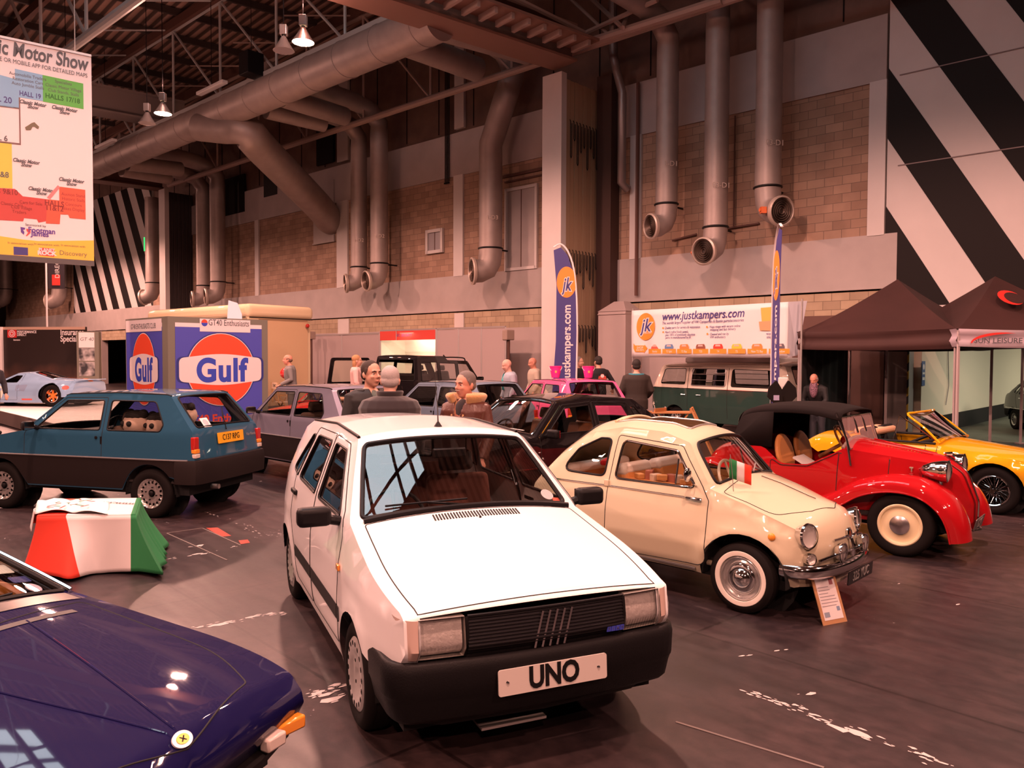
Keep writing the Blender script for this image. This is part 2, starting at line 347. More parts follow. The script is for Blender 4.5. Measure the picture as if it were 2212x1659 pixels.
def frame_t(name, t0, t1, z0, z1, m, w=.10, mp=None, mull=1):
    b = MB(); o = .06
    for t in (t0, t1): b.box((t, o, (z0+z1)/2), (w, .10, z1-z0+w))
    for z in (z0, z1): b.box(((t0+t1)/2, o, z), (t1-t0, .10, w))
    f = wallobj(name, b, m); p = MB(); p.box(((t0+t1)/2, .02, (z0+z1)/2), (t1-t0, .06, z1-z0)); pp = p.build('panel', mp or BAND, f, 0)
    if mull:
        p = MB(); p.box(((t0+t1)/2, .055, (z0+z1)/2), (.03, .02, z1-z0)); p.build('mullion', BROWN, f, 0)
    return f
frame_t('door_1', 9.5, 10.9, 4.98, 7.75, WHITEP); frame_t('window_1', 14.25, 15.1, 5.95, 6.75, WHITEP, .12, mat('pane_grey', (.30, .28, .30), .2))
b = MB(); b.box((10.2, .05, 8.25), (1.9, .1, .08)); b.box((10.0, .04, 8.05), (2.0, .06, .05)); wallobj('trim_5', b, BROWN)
# striped cladding
def stripes(t0, t1, z0, z1, name, off=.04):
    b = MB(); b.box(((t0+t1)/2, (off-.4)/2, (z0+z1)/2), (t1-t0, off+.4, z1-z0)); b.k = 1
    k = int((z0-1.68*(t1+1.7)-7.33)/3.32)-2
    while 7.33+3.32*k < z1-1.68*(t0+1.7):
        zb = 7.33+3.32*k; poly = []                    # black where zb < z - 1.68 (t+1.7) < zb+1.68
        P = [(t0, z0), (t1, z0), (t1, z1), (t0, z1)]
        def clip(P, f):
            out = []
            for i in range(len(P)):
                a, c = P[i-1], P[i]; fa, fc = f(a), f(c)
                if fa*fc < 0: s_ = fa/(fa-fc); out.append((a[0]+(c[0]-a[0])*s_, a[1]+(c[1]-a[1])*s_))
                if fc >= 0: out.append(c)
            return out
        g = lambda p: p[1]-1.68*(p[0]+1.7)
        P = clip(P, lambda p: g(p)-zb); P = clip(P, lambda p: zb+1.68-g(p)) if P else P
        if len(P) > 2: b.prism(P, 0, .012, lambda v: Vector((v.x, off+v.z, v.y)))
        k += 1
    return wallobj(name, b, [WHITEP, STB])
stripes(-40, -1.75, 3.15, 10.6, 'wall_right'); stripes(40.2, 53.5, 3.6, 12.5, 'wall_right')
wallobj('trim_6', wbox(-2.0, -40, 3.06, 3.16, -.4, .10), WHITEP); b = MB()
for z in (6.55, 8.7): b.box((-12, .056, z), (20, .008, .025))
wallobj('trim_7', b, mat('joint_grey', (.25, .2, .2), .7)); wallobj('trim_8', wbox(-2.06, TE, 4.9, 3.62, -.3, .05), STB)
# room seen through the wide doorway on the right
CRM = mat('corridor_wall', (.72, .64, .50), .6)
b = MB(); b.box((-2.35, -12, 1.6), (.30, 23.2, 3.2)); wallobj('wall_corridor', b, CRM)
b = MB(); b.box((-2.52, -12, .22), (.04, 23.2, .44)); wallobj('baseboard_corridor', b, STB)
b = MB(); b.box((-14, -12, 3.3), (24, 23.6, .1)); wallobj('ceiling_corridor', b, WHITEP); b = MB(); b.box((-14, -23.7, 1.6), (24, .2, 3.3)); wallobj('wall_corridor', b, CRM)
b = MB(); b.box((-14, -12, .004), (24, 23, .008)); wallobj('floor_corridor', b, mat('green_grey_floor', (.10, .105, .08), .5, noise=(2, .2)))
b = MB(); b.box((-2.12, .02, 1.6), (.50, .5, 3.2)); wallobj('trim_9', b, mat('grey_jamb', (.25, .22, .21), .6))
b = MB(); b.box((-1.75, .08, 1.5), (.10, .14, 3.0)); b.box((-.6, .10, 1.5), (2.2, .05, 3.0)); wallobj('trim_10', b, BROWN)
def haz(nt, bs):
    tc = N(nt, 'TexCoord'); w = N(nt, 'TexWave', Scale=1.6); w.bands_direction = 'DIAGONAL'; nt.links.new(tc.outputs['Object'], w.inputs[0]); r = N(nt, 'ValToRGB'); r.color_ramp.interpolation = 'CONSTANT'; r.color_ramp.elements[0].color = (.01, .01, .01, 1); r.color_ramp.elements[1].position = .5; r.color_ramp.elements[1].color = (.55, .40, .03, 1); nt.links.new(w.outputs[0], r.inputs[0]); nt.links.new(r.outputs[0], bs.inputs['Base Color'])
b = MB(); b.box((-2.39, .28, 1.6), (.04, .02, 3.1)); wallobj('trim_11', b, nodemat('hazard_tape', haz))
def wsign(name, label, t, z, w, h, cols, off=.3, cat='sign'):
    F = WM@Matrix(((-1, 0, 0, t), (0, 0, 1, off), (0, 1, 0, z), (0, 0, 0, 1))); b = MB(); b.prism(rrect(-w/2, -h/2, w/2, h/2, .01), 0, .015, F); o = b.build(name, cols[0], None, 0); tag(o, label, cat)
    return o, F
F = WM@Matrix(((0, 0, -1, -2.52), (-1, 0, 0, -.45), (0, 1, 0, 1.55), (0, 0, 0, 1)))
b = MB(); b.prism(rrect(-.13, -.30, .13, .30, .01), 0, .012, F); s = b.build('safety_sign', mat('sign_blue', (.04, .10, .30), .4), None, 0); tag(s, 'small blue and white safety sign on the jamb of the pale corridor', 'sign')
flat_on('sign_symbols', [ell(0, .16, .07, .07, 14), [(-.09, -.02), (.09, -.02), (.09, .03), (-.09, .03)], [(-.09, -.16), (.09, -.16), (.09, -.09), (-.09, -.09)]], F, WHITE, s, off=.013)
b = MB(); b.tube([wp(-2.53, 2.9, -2.6), wp(-2.53, 2.0, -2.62), wp(-2.53, 1.2, -2.75), wp(-2.53, .7, -2.5)], .012, 5); tag(b.build('hanging_cable', mat('cable_grey', (.25, .27, .27), .6)), 'thin grey cable hanging down the pale corridor wall', 'cable')
# folding partition stacks
def stack(t, D, z1, name, label, col, ribs, n=9):
    w = .74; b = MB(); b.box((t+w/2+.02, D-.12, z1/2), (w, .24, z1)); root = b.build(name, WHITEP, None, 0); root.matrix_world = WM; tag(root, label, 'partition wall')
    for i in range(n):
        y0 = (D-.26)*(1-(i+1)/n); b = MB(); b.box((t+w/2+.02+(.02 if i % 2 else 0), y0+(D-.26)/n*.5, (z1-.15)/2), (w-.06, (D-.26)/n*.84, z1-.15)); b.build('partition_leaf', col, root, 0)
    for (z, zz) in (ribs or []):
        for k in range(9):
            y = D-.35-k*.16; L_ = zz*(.7+.3*math.sin(k*2.3+z)); b = MB(); b.tube([(t-.02, y, z), (t-.05, y, z-.05), (t-.05, y, z-L_), (t-.05, y-.03, z-L_-.06), (t-.05, y-.06, z-L_), (t-.05, y-.065, z-.1)], .014, 5); b.build('hanging_hook', BLACK, root)
    return root
stack(6.72, 2.13, 10.35, 'folding_partition', 'tall stacked folding partition with a pale end leaf and hanging hooks, near the feather flag', mat('beige_leaf', (.40, .28, .18), .55), [(5.15, 1.1), (9.0, 1.3), (2.9, .8)])
stack(34.9, 1.57, 11.0, 'folding_partition', 'far stacked folding partition with dark leaves beside the striped wall', mat('dark_leaf', (.035, .026, .028), .6), None, 12)
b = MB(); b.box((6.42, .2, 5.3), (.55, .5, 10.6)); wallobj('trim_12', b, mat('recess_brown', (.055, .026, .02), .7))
b = MB(); b.box((5.75, .45, 1.65), (1.0, .9, 3.3)); b.add([(5.23, -.0, 3.3), (6.27, 0, 3.3), (6.27, .92, 3.3), (5.23, .92, 3.3), (5.6, .2, 3.62), (5.95, .2, 3.62), (5.95, .5, 3.62), (5.6, .5, 3.62)], [(0, 1, 5, 4), (1, 2, 6, 5), (2, 3, 7, 6), (3, 0, 4, 7), (4, 5, 6, 7)]); b.box((5.75, .46, 3.22), (1.02, .94, .03)); wallobj('trim_13', b, PANEL)
b = MB(); b.tube([(5.38, .16, 10.2), (5.38, .16, 3.8)], .06, 6); wallobj('trim_14', b, BROWN)
b = MB(); b.tube([(6.1, .5, 13), (6.05, .5, 11.0), (5.75, .45, 9.9), (5.75, .45, 7.2), (5.7, .2, 7.05)], .13, 10); tag(wallobj('downpipe', b, mat('duct_grey', (.36, .31, .30), .38, .6), 60, tagit=False), 'slim grey rainwater pipe in the corner right of the pale partition', 'pipe')
# ---------------------------------------------------------------- air ducts
DUCT = mat('galvanised_duct', (.36, .30, .28), .50, .35, noise=(2.2, .10)); DUCTB = mat('duct_dark', (.05, .035, .03), .6)
def downpipe(px, py, pyb, z_top, off, r, ndir, label, mark, topdir=None, zb=None, kink=None):
    t = (at_wall(px, py, off)-WO).dot(WA); zb = zb or at_wall(px, pyb, off).z
    nd = Vector((WA*ndir[0]+WN*ndir[1])).normalized()+Vector((0, 0, ndir[2])); P = [wp(t, z, off) for z in np.linspace(z_top, zb+r*1.6, 14)]
    if kink: P = [wp(t+kink[0], z_top, off), wp(t+kink[0], z_top-.3, off), wp(t+kink[0]*.2, z_top-kink[1], off)]+[wp(t, z, off) for z in np.linspace(z_top-kink[1]-.4, zb+r*1.6, 12)]
    if topdir is not None: P = [P[0]+topdir*L_+Vector((0, 0, h)) for L_, h in ((4.6, 1.05), (1.0, .62), (.35, .42))]+P
    e = wp(t, zb, off); P += [e+Vector((0, 0, r*.75))+nd*.04, e+Vector((0, 0, r*.25))+nd*r*.35, e+nd*r*.95, e+nd*r*1.5]
    t_ = thing('air_duct', label, 'air duct', e, 0, None); M_ = Matrix.Translation(-e)
    b = MB(); b.tube([p-e for p in P], r, 22); b.build('pipe', DUCT, t_, 60)
    q = nd*r*1.5; R3 = Vector((0, 0, 1)).rotation_difference(nd).to_matrix(); b = MB(); b.lathe([(r, -.05), (r*1.16, -.02), (r*1.18, .06), (r*1.05, .09), (r*.98, .05), (r*.98, -.1)], 28, o=q, R=R3); nz = b.build('nozzle_rim', mat('duct_rim', (.55, .46, .40), .4, .3), t_)
    b = MB(); b.lathe([(.001, .01), (r*.98, .01)], 24, o=q, R=R3); b.build('nozzle_back', DUCTB, nz)
    for k in range(5): b = MB(); b.lathe([(r*(.18+.17*k), .03), (r*(.18+.17*k)+.02, .075), (r*(.18+.17*k)+.026, .03)], 24, o=q, R=R3); b.build('louvre_ring', mat('ring_dark', (.22, .16, .13), .4, .6), nz)
    b = MB(); b.tube([Vector((0, 0, r*1.9))+(WA*math.cos(a)+WN*math.sin(a))*(r+.012) for a in np.linspace(0, 2*PI, 20)[:-1]], .03, 6, closed=True); b.tube([Vector((0, 0, r*1.9))-WN*r, Vector((0, 0, r*1.9))-WN*(off-.02)], .03, 6); b.build('pipe_clamp', BLACK, t_)
    b = MB(); sd = nd.cross(Vector((0, 0, 1))).normalized(); b.box(nd*r*1.1+sd*(r+.09), (.14, .14, .16)); b.tube([nd*r*1.1+sd*r, nd*r*1.1+sd*(r+.2)], .04, 8); b.build('damper_motor', mat('motor_orange', (.75, .16, .04), .5), t_)
    if mark:
        me = text_mesh(mark, .20, thick=.001); F = frame(Vector((0, 0, 1.35+r))+WN*(r+.02)*.62-WA*(r+.02)*.80, (WA*-.62-WN*.80), (0, 0, 1)); me.transform(F); obj('duct_marking', me, mat('mark_pale', (.62, .52, .46), .7), t_, smooth=0)
    return t_
toc = -TD
downpipe(1440, 400, 487, 10.9, .9, .31, (.42, .9, -.12), 'left of the three big air ducts on the right wall, nozzle turned left', '3-D1', toc)
downpipe(1548, 300, 540, 11.2, .9, .32, (.12, 1, -.15), 'middle and lowest of the three big air ducts on the right wall', '03-D1', toc)
downpipe(1660, 300, 458, 11.6, .9, .33, (-1, .5, -.12), 'right of the three big air ducts on the right wall, nozzle turned right', '03-D1', toc)
downpipe(775, 400, 611, 10.8, .9, .33, (.45, .9, -.08), 'left pipe of the pair of air ducts right of the sloping duct', '1-D2', toc)
downpipe(819, 400, 606, 11.1, .9, .35, (.2, .95, -.1), 'right pipe of the pair of air ducts right of the sloping duct', '1-D2', toc)
downpipe(1060, 400, 585, 11.6, .9, .40, (.5, .85, -.05), 'single air duct with a kink near the top, left of the pale partition', '1-D3', toc, kink=(-1.0, 2.0))
downpipe(439, 480, 646, 10.7, .9, .36, (.3, .95, -.05), 'left pipe of the far pair of air ducts beside the dark partition', None, toc)
downpipe(470, 480, 640, 11.0, .9, .38, (.3, .95, -.1), 'right pipe of the far pair of air ducts beside the dark partition', None, toc)
# far ducts beyond the striped wall
for px, lb in ((12, 'far air duct at the left edge of the view under the hanging banner'), (128, 'far air duct behind the dark vertical flag')): downpipe(px, 600, 650, 10.5, .9, .5, (.7, .6, -.1), lb, None)
downpipe(330, 560, 640, 11, .9, .4, (.8, .5, -.1), 'far air duct beside the green exit sign', None)
b = MB(); z0 = at_wall(1600, 495, .05).z
b.tube([wp(4.2, z0-.1, .06), wp(3.4, z0+.0, .06)], .03, 6); b.tube([wp(2.7, z0+.05, .06), wp(1.5, z0+.1, .06)], .03, 6); b.tube([wp(2.25, 8.6, .06), wp(2.25, z0+.08, .06)], .022, 6); tag(b.build('cable_conduit', BROWN), 'thin brown conduit running between the big ducts on the right wall', 'conduit')
# main duct along the hall, side branches, sloping duct
mc = at_h(548, 215, 10.8); end = mc-WA*9.6
MD = thing('main_duct', 'huge horizontal main air duct hung under the roof', 'air duct', mc)
b = MB(); pts = [end-mc+WA*s for s in np.linspace(0, 24.3, 36)]; b.tube(pts, .54, 28); b.build('duct_body', DUCT, MD, 60)
b = MB(); b.tube([Vector(WA)*s for s in (13.5, 22)], .42, 20); b.build('reduced_section', DUCT, MD, 60)
for s in np.arange(-9, 14, 1.75): b = MB(); b.tube([WA*s+(TD*math.cos(a)+Vector((0, 0, math.sin(a))))*.547 for a in np.linspace(0, 2*PI, 28)[:-1]], .014, 5, closed=True); b.build('duct_joint', DUCT, MD)
for (a_, c_, r, lb) in (((1055, 275, 11.0), (870, 90, 10.9), .38, 'upper'), ((1140, 115, 11.2), (930, 55, 11.1), .34, 'b'), ((745, 252, 10.9), (610, 210, 10.8), .34, 'c'), ((700, 268, 10.7), (575, 238, 10.7), .30, 'd'), ((390, 366, 10.8), (275, 352, 10.6), .34, 'e'), ((365, 385, 10.6), (262, 368, 10.5), .30, 'f')):
    if lb == 'upper': a_ = (1030, 150, 11.0)
    p0, p1 = at_h(*a_)-mc, at_h(*c_)-mc; b = MB(); b.tube([p0, p0*.5+p1*.5, p1], r, 18); b.build('branch_duct', DUCT, MD, 60)
p0 = mc+WA*1.6-Vector((0, 0, .3)); p1 = at_wall(712, 470, .2); pth = [p0-mc, p0-mc+(TD*.9+Vector((0, 0, -.35))), ]
b = MB(); A0 = at_h(430, 275, 10.4)-mc; A1 = at_h(530, 285, 10.0)-mc; p1 = p1-mc; dd = (p1-A1)
b.tube(catmull([A0, (A0+A1)/2+Vector((0, 0, .0)), A1, A1+dd*.2, A1+dd*.82, p1+Vector((0, 0, -.1)), p1-WN*.3], 6), [.50]*13+[.62]*24, 24); SD = b.build('sloping_duct', DUCT, None, 60); SD.location = mc; tag(SD, 'fat round duct sloping down from the main duct into the block wall', 'air duct')
# ---------------------------------------------------------------- roof
ZR = 15.6
def deck_fn(nt, b):
    L = nt.links.new; tc = N(nt, 'TexCoord'); mp = N(nt, 'Mapping'); mp.inputs['Rotation'].default_value = (0, 0, WANG+PI/2); L(tc.outputs['Object'], mp.inputs[0]); w = N(nt, 'TexWave', Scale=.85); L(mp.outputs[0], w.inputs[0])
    r = N(nt, 'ValToRGB'); r.color_ramp.elements[0].color = (.11, .065, .052, 1); r.color_ramp.elements[0].position = .3; r.color_ramp.elements[1].color = (.55, .34, .27, 1); r.color_ramp.elements[1].position = .6; L(w.outputs[0], r.inputs[0]); nz = N(nt, 'TexNoise', Scale=.25); L(tc.outputs['Object'], nz.inputs[0]); m = N(nt, 'MixRGB', blend_type='MULTIPLY'); m.inputs[0].default_value = .6; L(r.outputs[0], m.inputs[1]); L(nz.outputs[0], m.inputs[2]); L(m.outputs[0], b.inputs['Base Color'])
    bp = N(nt, 'Bump', Strength=.8, Distance=.05); L(w.outputs[0], bp.inputs['Height']); L(bp.outputs[0], b.inputs['Normal'])
b = MB(); b.box((-5, 15, ZR+.1), (160, 160, .2)); struct(b.build('ceiling', nodemat('roof_deck', deck_fn, .7), smooth=0))
TRUSS = mat('truss_steel', (.42, .31, .27), .5); TRW = mat('truss_daylit', (.55, .56, .56), .4, .2)  # second one: paler copy of the truss steel, daylight put into its colour
b = MB()
for s in np.arange(-30, 62, 2.6):
    p = WO+WA*s; a = p+TD*-2; c = p-TD*48; b.bar((a.x, a.y, ZR-.18), (c.x, c.y, ZR-.18), .12, .26)
struct(b.build('trim_15', mat('purlin_dark', (.045, .03, .027), .6), smooth=0))
b = MB()
for o in np.arange(2, 48, 4.2): a, c = wp(-30, ZR-.5, o), wp(62, ZR-.5, o); b.bar(a, c, .16, .34)
struct(b.build('trim_16', BROWN, smooth=0))
def truss(p, s0, s1, z0, z1, label, m=TRUSS, r=.12, step=3.9, wr=.05, flat=False):
    t = thing('roof_truss', label, 'roof truss', (p.x, p.y, 0)); f = lambda s, z, o=0: WA*s+Vector((0, 0, z))+TD*o
    b = MB()
    if flat: b.bar(f(s0, z0), f(s1, z0), .36, .24)
    else: b.tube([f(s0, z0), f(s1, z0)], r, 10)
    b.build('bottom_chord', m, t); b = MB(); b.bar(f(s0, z1), f(s1, z1), .14, .14); b.build('top_chord', m, t, 0)
    k = s0
    while k < s1:
        for (a, c) in ((f(k, z0), f(k, z1)), (f(k, z0), f(k+step, z1)),): b = MB(); b.tube([a, c], wr, 6); b.build('web_member', m, t)
        b = MB(); b.tube([f(k, z1), f(k+step*.5, z1, -2.1)], wr*.7, 5); b.build('brace', m, t)
        k += step
    return t
c1 = at_h(765, 268, 11.0); truss(c1, -24, 16.5, 11.0, ZR-.6, 'lattice truss nearest the block wall, above the down pipes')
c2 = at_h(545, 181, 11.45); truss(c2, -9.4, 17, 11.45, ZR-.6, 'lattice truss right above the main duct', TRW, flat=True)
c3 = at_h(240, 40, 11.0); truss(c3, -6, 6.5, 11.0, ZR-.6, 'pale lattice truss above the hanging banner', TRW, .13, wr=.055)
c4 = at_h(1265, 60, 13.0)
b = MB(); b.box((0, 0, 0), (.1, .1, .1))
# cross girders with the partition tracks
def girder(px, py, h, L_, label, w=.55, hh=1.0, brk=True, m=BROWN):
    p = at_h(px, py, h); t = thing('cross_girder', label, 'girder', (p.x, p.y, 0)); b = MB(); q = -TD*L_
    b.bar((0, 0, h+hh/2), (q.x, q.y, h+hh/2), w, hh); b.build('web_plate', m, t, 0)
    b = MB(); b.bar((0, 0, h), (q.x, q.y, h), w*1.8, .07); b.bar((0, 0, h+hh), (q.x, q.y, h+hh), w*1.8, .07); b.build('flange', m, t, 0)
    if brk:
        sd = TD.cross(Vector((0, 0, 1))); b = MB(); b.bar(sd*.95+Vector((0, 0, h+.30)), q+sd*.95+Vector((0, 0, h+.30)), .9, .07); b.build('soffit', m, t, 0)
        k = .3
        while k < L_: 
            b = MB(); a = -TD*k+sd*.6+Vector((0, 0, h+.18)); b.bar(a, a+sd*.7, .10, .16); b.build('track_bracket', TRUSS, t, 0); k += .55 if k < 7 else 1.1
    return t
girder(1222, 140, 10.55, 26, 'deep brown girder carrying the partition track, from the pale partition towards us', m=mat('girder_rust', (.26, .14, .105), .55))
girder(395, 276, 11.9, 24, 'grey cross girder running in from behind the hanging banner', brk=False, m=mat('girder_grey', (.20, .165, .155), .5))
girder(348, 409, 11.2, 30, 'farthest cross girder, at the top of the dark partition', brk=False)
b = MB(); b.tube([at_h(1265, 93, 11.0), at_h(1560, 0, 11.0)+TD*0], .12, 8); 
tag(b.build('roof_tube', TRUSS), 'steel tube under the roof, right of the pale partition top', 'roof truss')
b = MB()
for a, c in (((1262, 70, 11.4), (1000, -60, 11.4)), ((1262, 72, 11.4), (1420, 0, 11.4)), ((1345, 60, 11.0), (1270, -10, 13)), ((1345, 60, 11), (1370, 0, 12.5))):
    p, q = at_h(*a), at_h(*c); bb = MB(); bb.tube([p, q], .07, 6); tag(bb.build('roof_brace', TRUSS), 'thin steel brace in the dark roof right of the deep girder', 'roof brace', 'braces in the dark roof right of the deep girder')
# ---------------------------------------------------------------- lamps
LMPM = mat('lamp_glow', (1, .8, .6), .5, emit=(1.0, .62, .35), estr=90); REFL = mat('lamp_reflector', (.60, .58, .58), .25, .8)
def high_bay(p, lit, label, group=None):
    t = thing('high_bay_lamp', label, 'lamp', p, 0, group); b = MB(); b.lathe([(.06, .34), (.08, .30), (.13, .20), (.22, .06), (.26, 0), (.25, .0), (.20, .06), (.10, .2)], 24); b.build('reflector', REFL, t)
    b = MB(); b.box((0, 0, .50), (.17, .17, .24)); b.build('ballast_box', REFL, t, 0, .01); b = MB(); b.tube([(0, 0, .3), (0, 0, .4)], .05, 8); b.tube([(0, 0, .6), (0, 0, ZR-p[2]-.5)], .012, 5); b.build('stem', BLACK, t)
    b = MB(); b.lathe([(.245, .005), (.001, .005)], 24); d = b.build('lamp_disc', LMPM if lit else mat('lamp_off', (.35, .33, .35), .2), t)
    if lit:
        l = bpy.data.lights.new('lamp_light', 'SPOT'); l.energy = LAMP_W; l.color = LAMP_COL; l.spot_size = math.radians(168); l.spot_blend = .30; l.shadow_soft_size = .22
        o = bpy.data.objects.new('lamp_light', l); COL.objects.link(o); o.parent = t; o.location = (0, 0, -.04)
        l = bpy.data.lights.new('added_uplight', 'POINT'); l.energy = LAMP_W*.045; l.color = LAMP_COL; l.shadow_soft_size = .15; o = bpy.data.objects.new('added_uplight', l); COL.objects.link(o); o.parent = t; o.location = (0, 0, .9)  # added point light above each lit lamp, brightens ducts and roof steel
    return t
L0 = at_h(655, 92, LAMP_Z); L1 = at_h(352, 246, LAMP_Z)
high_bay(L0, True, 'bright lamp in front of the big duct, larger of the two lit lamps'); high_bay(at_h(613, 110, 9.4), False, 'unlit lamp hanging just left of the brightest lamp')
high_bay(L1, True, 'lit lamp hanging right of the banner, smaller of the two lit lamps'); high_bay(at_h(318, 267, 9.2), False, 'unlit lamp below left of the smaller lit lamp')
st = WA*7.8; rowv = WN*8.8
offs = [(1, -1), (2, 0), (3, 0), (0, -1), (1, -2), (0, -2), (1, 1), (2, 1), (-1, 1), (0, 2), (3, 1), (-1, 2), (1, 2), (2, 2)]
offs = [(-1, 0), (-2, 0), (-3, 0), (2, 0), (3, 0), (4, 0), (5, 0), (6, 0), (4, -.5), (5, -.5), (0, 1), (-1, 1), (-2, 1), (-3, 1), (1, 1), (-1, 2), (-2, 2), (0, 2), (-3, 2)]  # the half-row pair is added to brighten the far striped wall
for i, j in offs:
    p = L0+st*i+rowv*j; high_bay(p, True, 'lit hall lamp outside the picture, of the same rows or added nearer the wall', 'hall lamps outside the picture')
def roof_box(px, py, h, d, m, name, label, cat, rz=WANG):
    p = at_h(px, py, h); b = MB(); b.box((0, 0, 0), d); o = b.build(name, m, None, 0, .02); o.location = p; o.rotation_euler = (0, 0, -PI/2+PI/2+0); o.rotation_euler = (0, 0, math.atan2(WA.y, WA.x)); tag(o, label, cat)
    b = MB(); b.tube([(0, 0, d[2]/2), (0, 0, ZR-h-.3)], .012, 4); b.build('hanger', BLACK, o); return o
roof_box(457, 190, 11.6, (2.0, .22, .12), WHITE, 'fluorescent_batten', 'white fluorescent batten above the main duct, left of the dark loudspeaker', 'lamp')
roof_box(228, 311, 11.2, (2.0, .22, .12), WHITE, 'fluorescent_batten', 'white fluorescent batten just right of the banner', 'lamp')
roof_box(543, 140, 11.8, (.6, .6, .75), BLACK, 'loudspeaker', 'black loudspeaker hung above the main duct, left of the unlit lamp', 'loudspeaker')
# skylight glazing in the roof above the near end of the hall: the daylight of the hall
GL = mat('skylight_glow', (.8, .85, .9), .5, emit=(.80, .92, 1.0), estr=SKY_STRENGTH)
b = MB(); k = 0
S0 = Vector((-1.0, 6.0, 0)); SA, SP = (-1.8, 13.0), (-2.4, 2.9); sp_ = lambda a, p, z=ZR-.02: (S0.x+WA.x*a-WN.x*p, S0.y+WA.y*a-WN.y*p, z)
b.add([sp_(SA[0], SP[0]), sp_(SA[1], SP[0]), sp_(SA[1], SP[1]), sp_(SA[0], SP[1])], [(0, 1, 2, 3)]); w = struct(b.build('window_2', GL, None, 0, fix=False))
b = MB()
for a in np.arange(SA[0], SA[1]+.1, 3.16): b.bar(sp_(a, SP[0], ZR-.1), sp_(a, SP[1], ZR-.1), .10, .16)
for p in np.linspace(SP[0], SP[1], 4): b.bar(sp_(SA[0], p, ZR-.14), sp_(SA[1], p, ZR-.14), .16, .22)
b.build('glazing_bars', STB, w, 0)
# enclosing walls
for nm, c, d in (('wall_left', (-70, 15, 8), (.4, 160, 16)), ('wall_back', (-5, -30, 8), (160, .4, 16)), ('wall_front', (-5, 90, 8), (160, .4, 16)), ('wall_end', (60, 15, 8), (.4, 160, 16))): b = MB(); b.box(c, d); struct(b.build(nm, mat('far_wall', (.20, .15, .14), .7), None, 0))
# corridor lights
for o in (-4, -12):
    l = bpy.data.lights.new('corridor_light', 'AREA'); l.energy = 330; l.size = 2; l.color = (1.0, .93, .74); ob = bpy.data.objects.new('corridor_light', l); COL.objects.link(ob); ob.location = wp(-7, 3.2, o)
# cable tray, exit sign
b = MB()
for k in range(4): b.tube([(13.8+.07*k, .12, 13), (13.8+.07*k, .12, 8.5)], .02, 5)
b.tube([(13.8, .12, 8.45), (14.05, .12, 8.45)], .04, 5); tag(wallobj('cable_tray', b, BLACK, 40, tagit=False), 'bundle of dark vertical conduits on the upper wall left of the kinked duct', 'conduit')
p = at_wall(323, 528, .6); b = MB(); b.box((0, 0, 0), (.16, .62, .8)); o = b.build('exit_sign', mat('exit_green', (.02, .35, .08), .4, emit=(.05, .8, .2), estr=1.2), None, 0, .01); o.location = p; o.rotation_euler = (0, 0, -PI/2+.45); tag(o, 'green lit exit sign on the far pillar beside the striped wall', 'sign')
F = frame(Vector((.085, 0, 0)), (0, 1, 0), (0, 0, 1)); flat_on('exit_symbol', [[(-.2, -.35), (-.05, -.35), (-.05, .1), (-.2, .1)], [(.06, -.35), (.22, -.35), (.22, .35), (.06, .35)], ell(-.12, .25, .08, .08, 10)], F, mat('exit_white', (.8, .9, .8), .4, emit=(.8, 1, .8), estr=2.5), o, off=0)
# floor markings
PT = mat('worn_paint', (.52, .45, .43), .6)
def marks(name, label, segs, m, jit=.05, n=22, w=.06):
    b = MB(); rnd = random.Random(3)
    for (a, c, nn) in segs:
        p, q = at_h(a[0], a[1], 0), at_h(c[0], c[1], 0)
        for i in range(int(nn*.5)):
            t = rnd.random(); x = p.x+(q.x-p.x)*t+rnd.gauss(0, jit*.6); y = p.y+(q.y-p.y)*t+rnd.gauss(0, jit*.35); s = rnd.uniform(.004, .018)*(1+2*(rnd.random() > .90)); k = rnd.randint(5, 8); a0 = math.atan2(q.y-p.y, q.x-p.x)
            P = [(s*rnd.uniform(.5, 1.3)*1.6*math.cos(2*PI*j/k), s*rnd.uniform(.4, 1.1)*.7*math.sin(2*PI*j/k)) for j in range(k)]
            b.add([(x+u*math.cos(a0)-v*math.sin(a0), y+u*math.sin(a0)+v*math.cos(a0), .0015+.0015*(len(b.f) % 97)/97) for u, v in P], [tuple(range(k))])
    o = b.build(name, m, None, 0, fix=False); tag(o, label, 'floor paint', kind='stuff')
marks('worn_floor_paint', 'flaked remains of white floor lines on the dark concrete', [((425, 1358), (610, 1322), 90), ((650, 1508), (755, 1478), 70), ((1600, 1490), (1720, 1530), 45), ((1690, 1520), (2060, 1659), 110), ((355, 1212), (520, 1180), 30), ((440, 1105), (545, 1140), 40), ((520, 1140), (575, 1155), 12), ((400, 1185), (470, 1170), 12), ((1590, 1420), (1800, 1385), 8), ((1720, 1500), (1740, 1495), 6), ((1930, 1262), (1945, 1258), 4), ((2070, 1310), (2100, 1300), 3), ((700, 1515), (780, 1490), 14), ((560, 1040), (700, 1070), 14)], PT)
b = MB()
for quad in ([(445, 1141), (470, 1140), (500, 1158), (478, 1160)], [(515, 1168), (535, 1166), (540, 1173), (520, 1176)]): b.add([at_h(x, y, 0)+Vector((0, 0, .003)) for x, y in quad], [(0, 1, 2, 3)])
struct(b.build('trim_17', mat('floor_red', (.35, .05, .03), .6), None, 0))
b = MB()
for a, c in (((360, 1152), (437, 1141)), ((360, 1152), (490, 1210)), ((437, 1141), (520, 1178)), ((1460, 1560), (1780, 1659))): p, q = at_h(*a, 0), at_h(*c, 0); b.bar((p.x, p.y, .002), (q.x, q.y, .002), .014, .003)
struct(b.build('trim_18', mat('floor_joint', (.16, .13, .12), .6), None, 0))
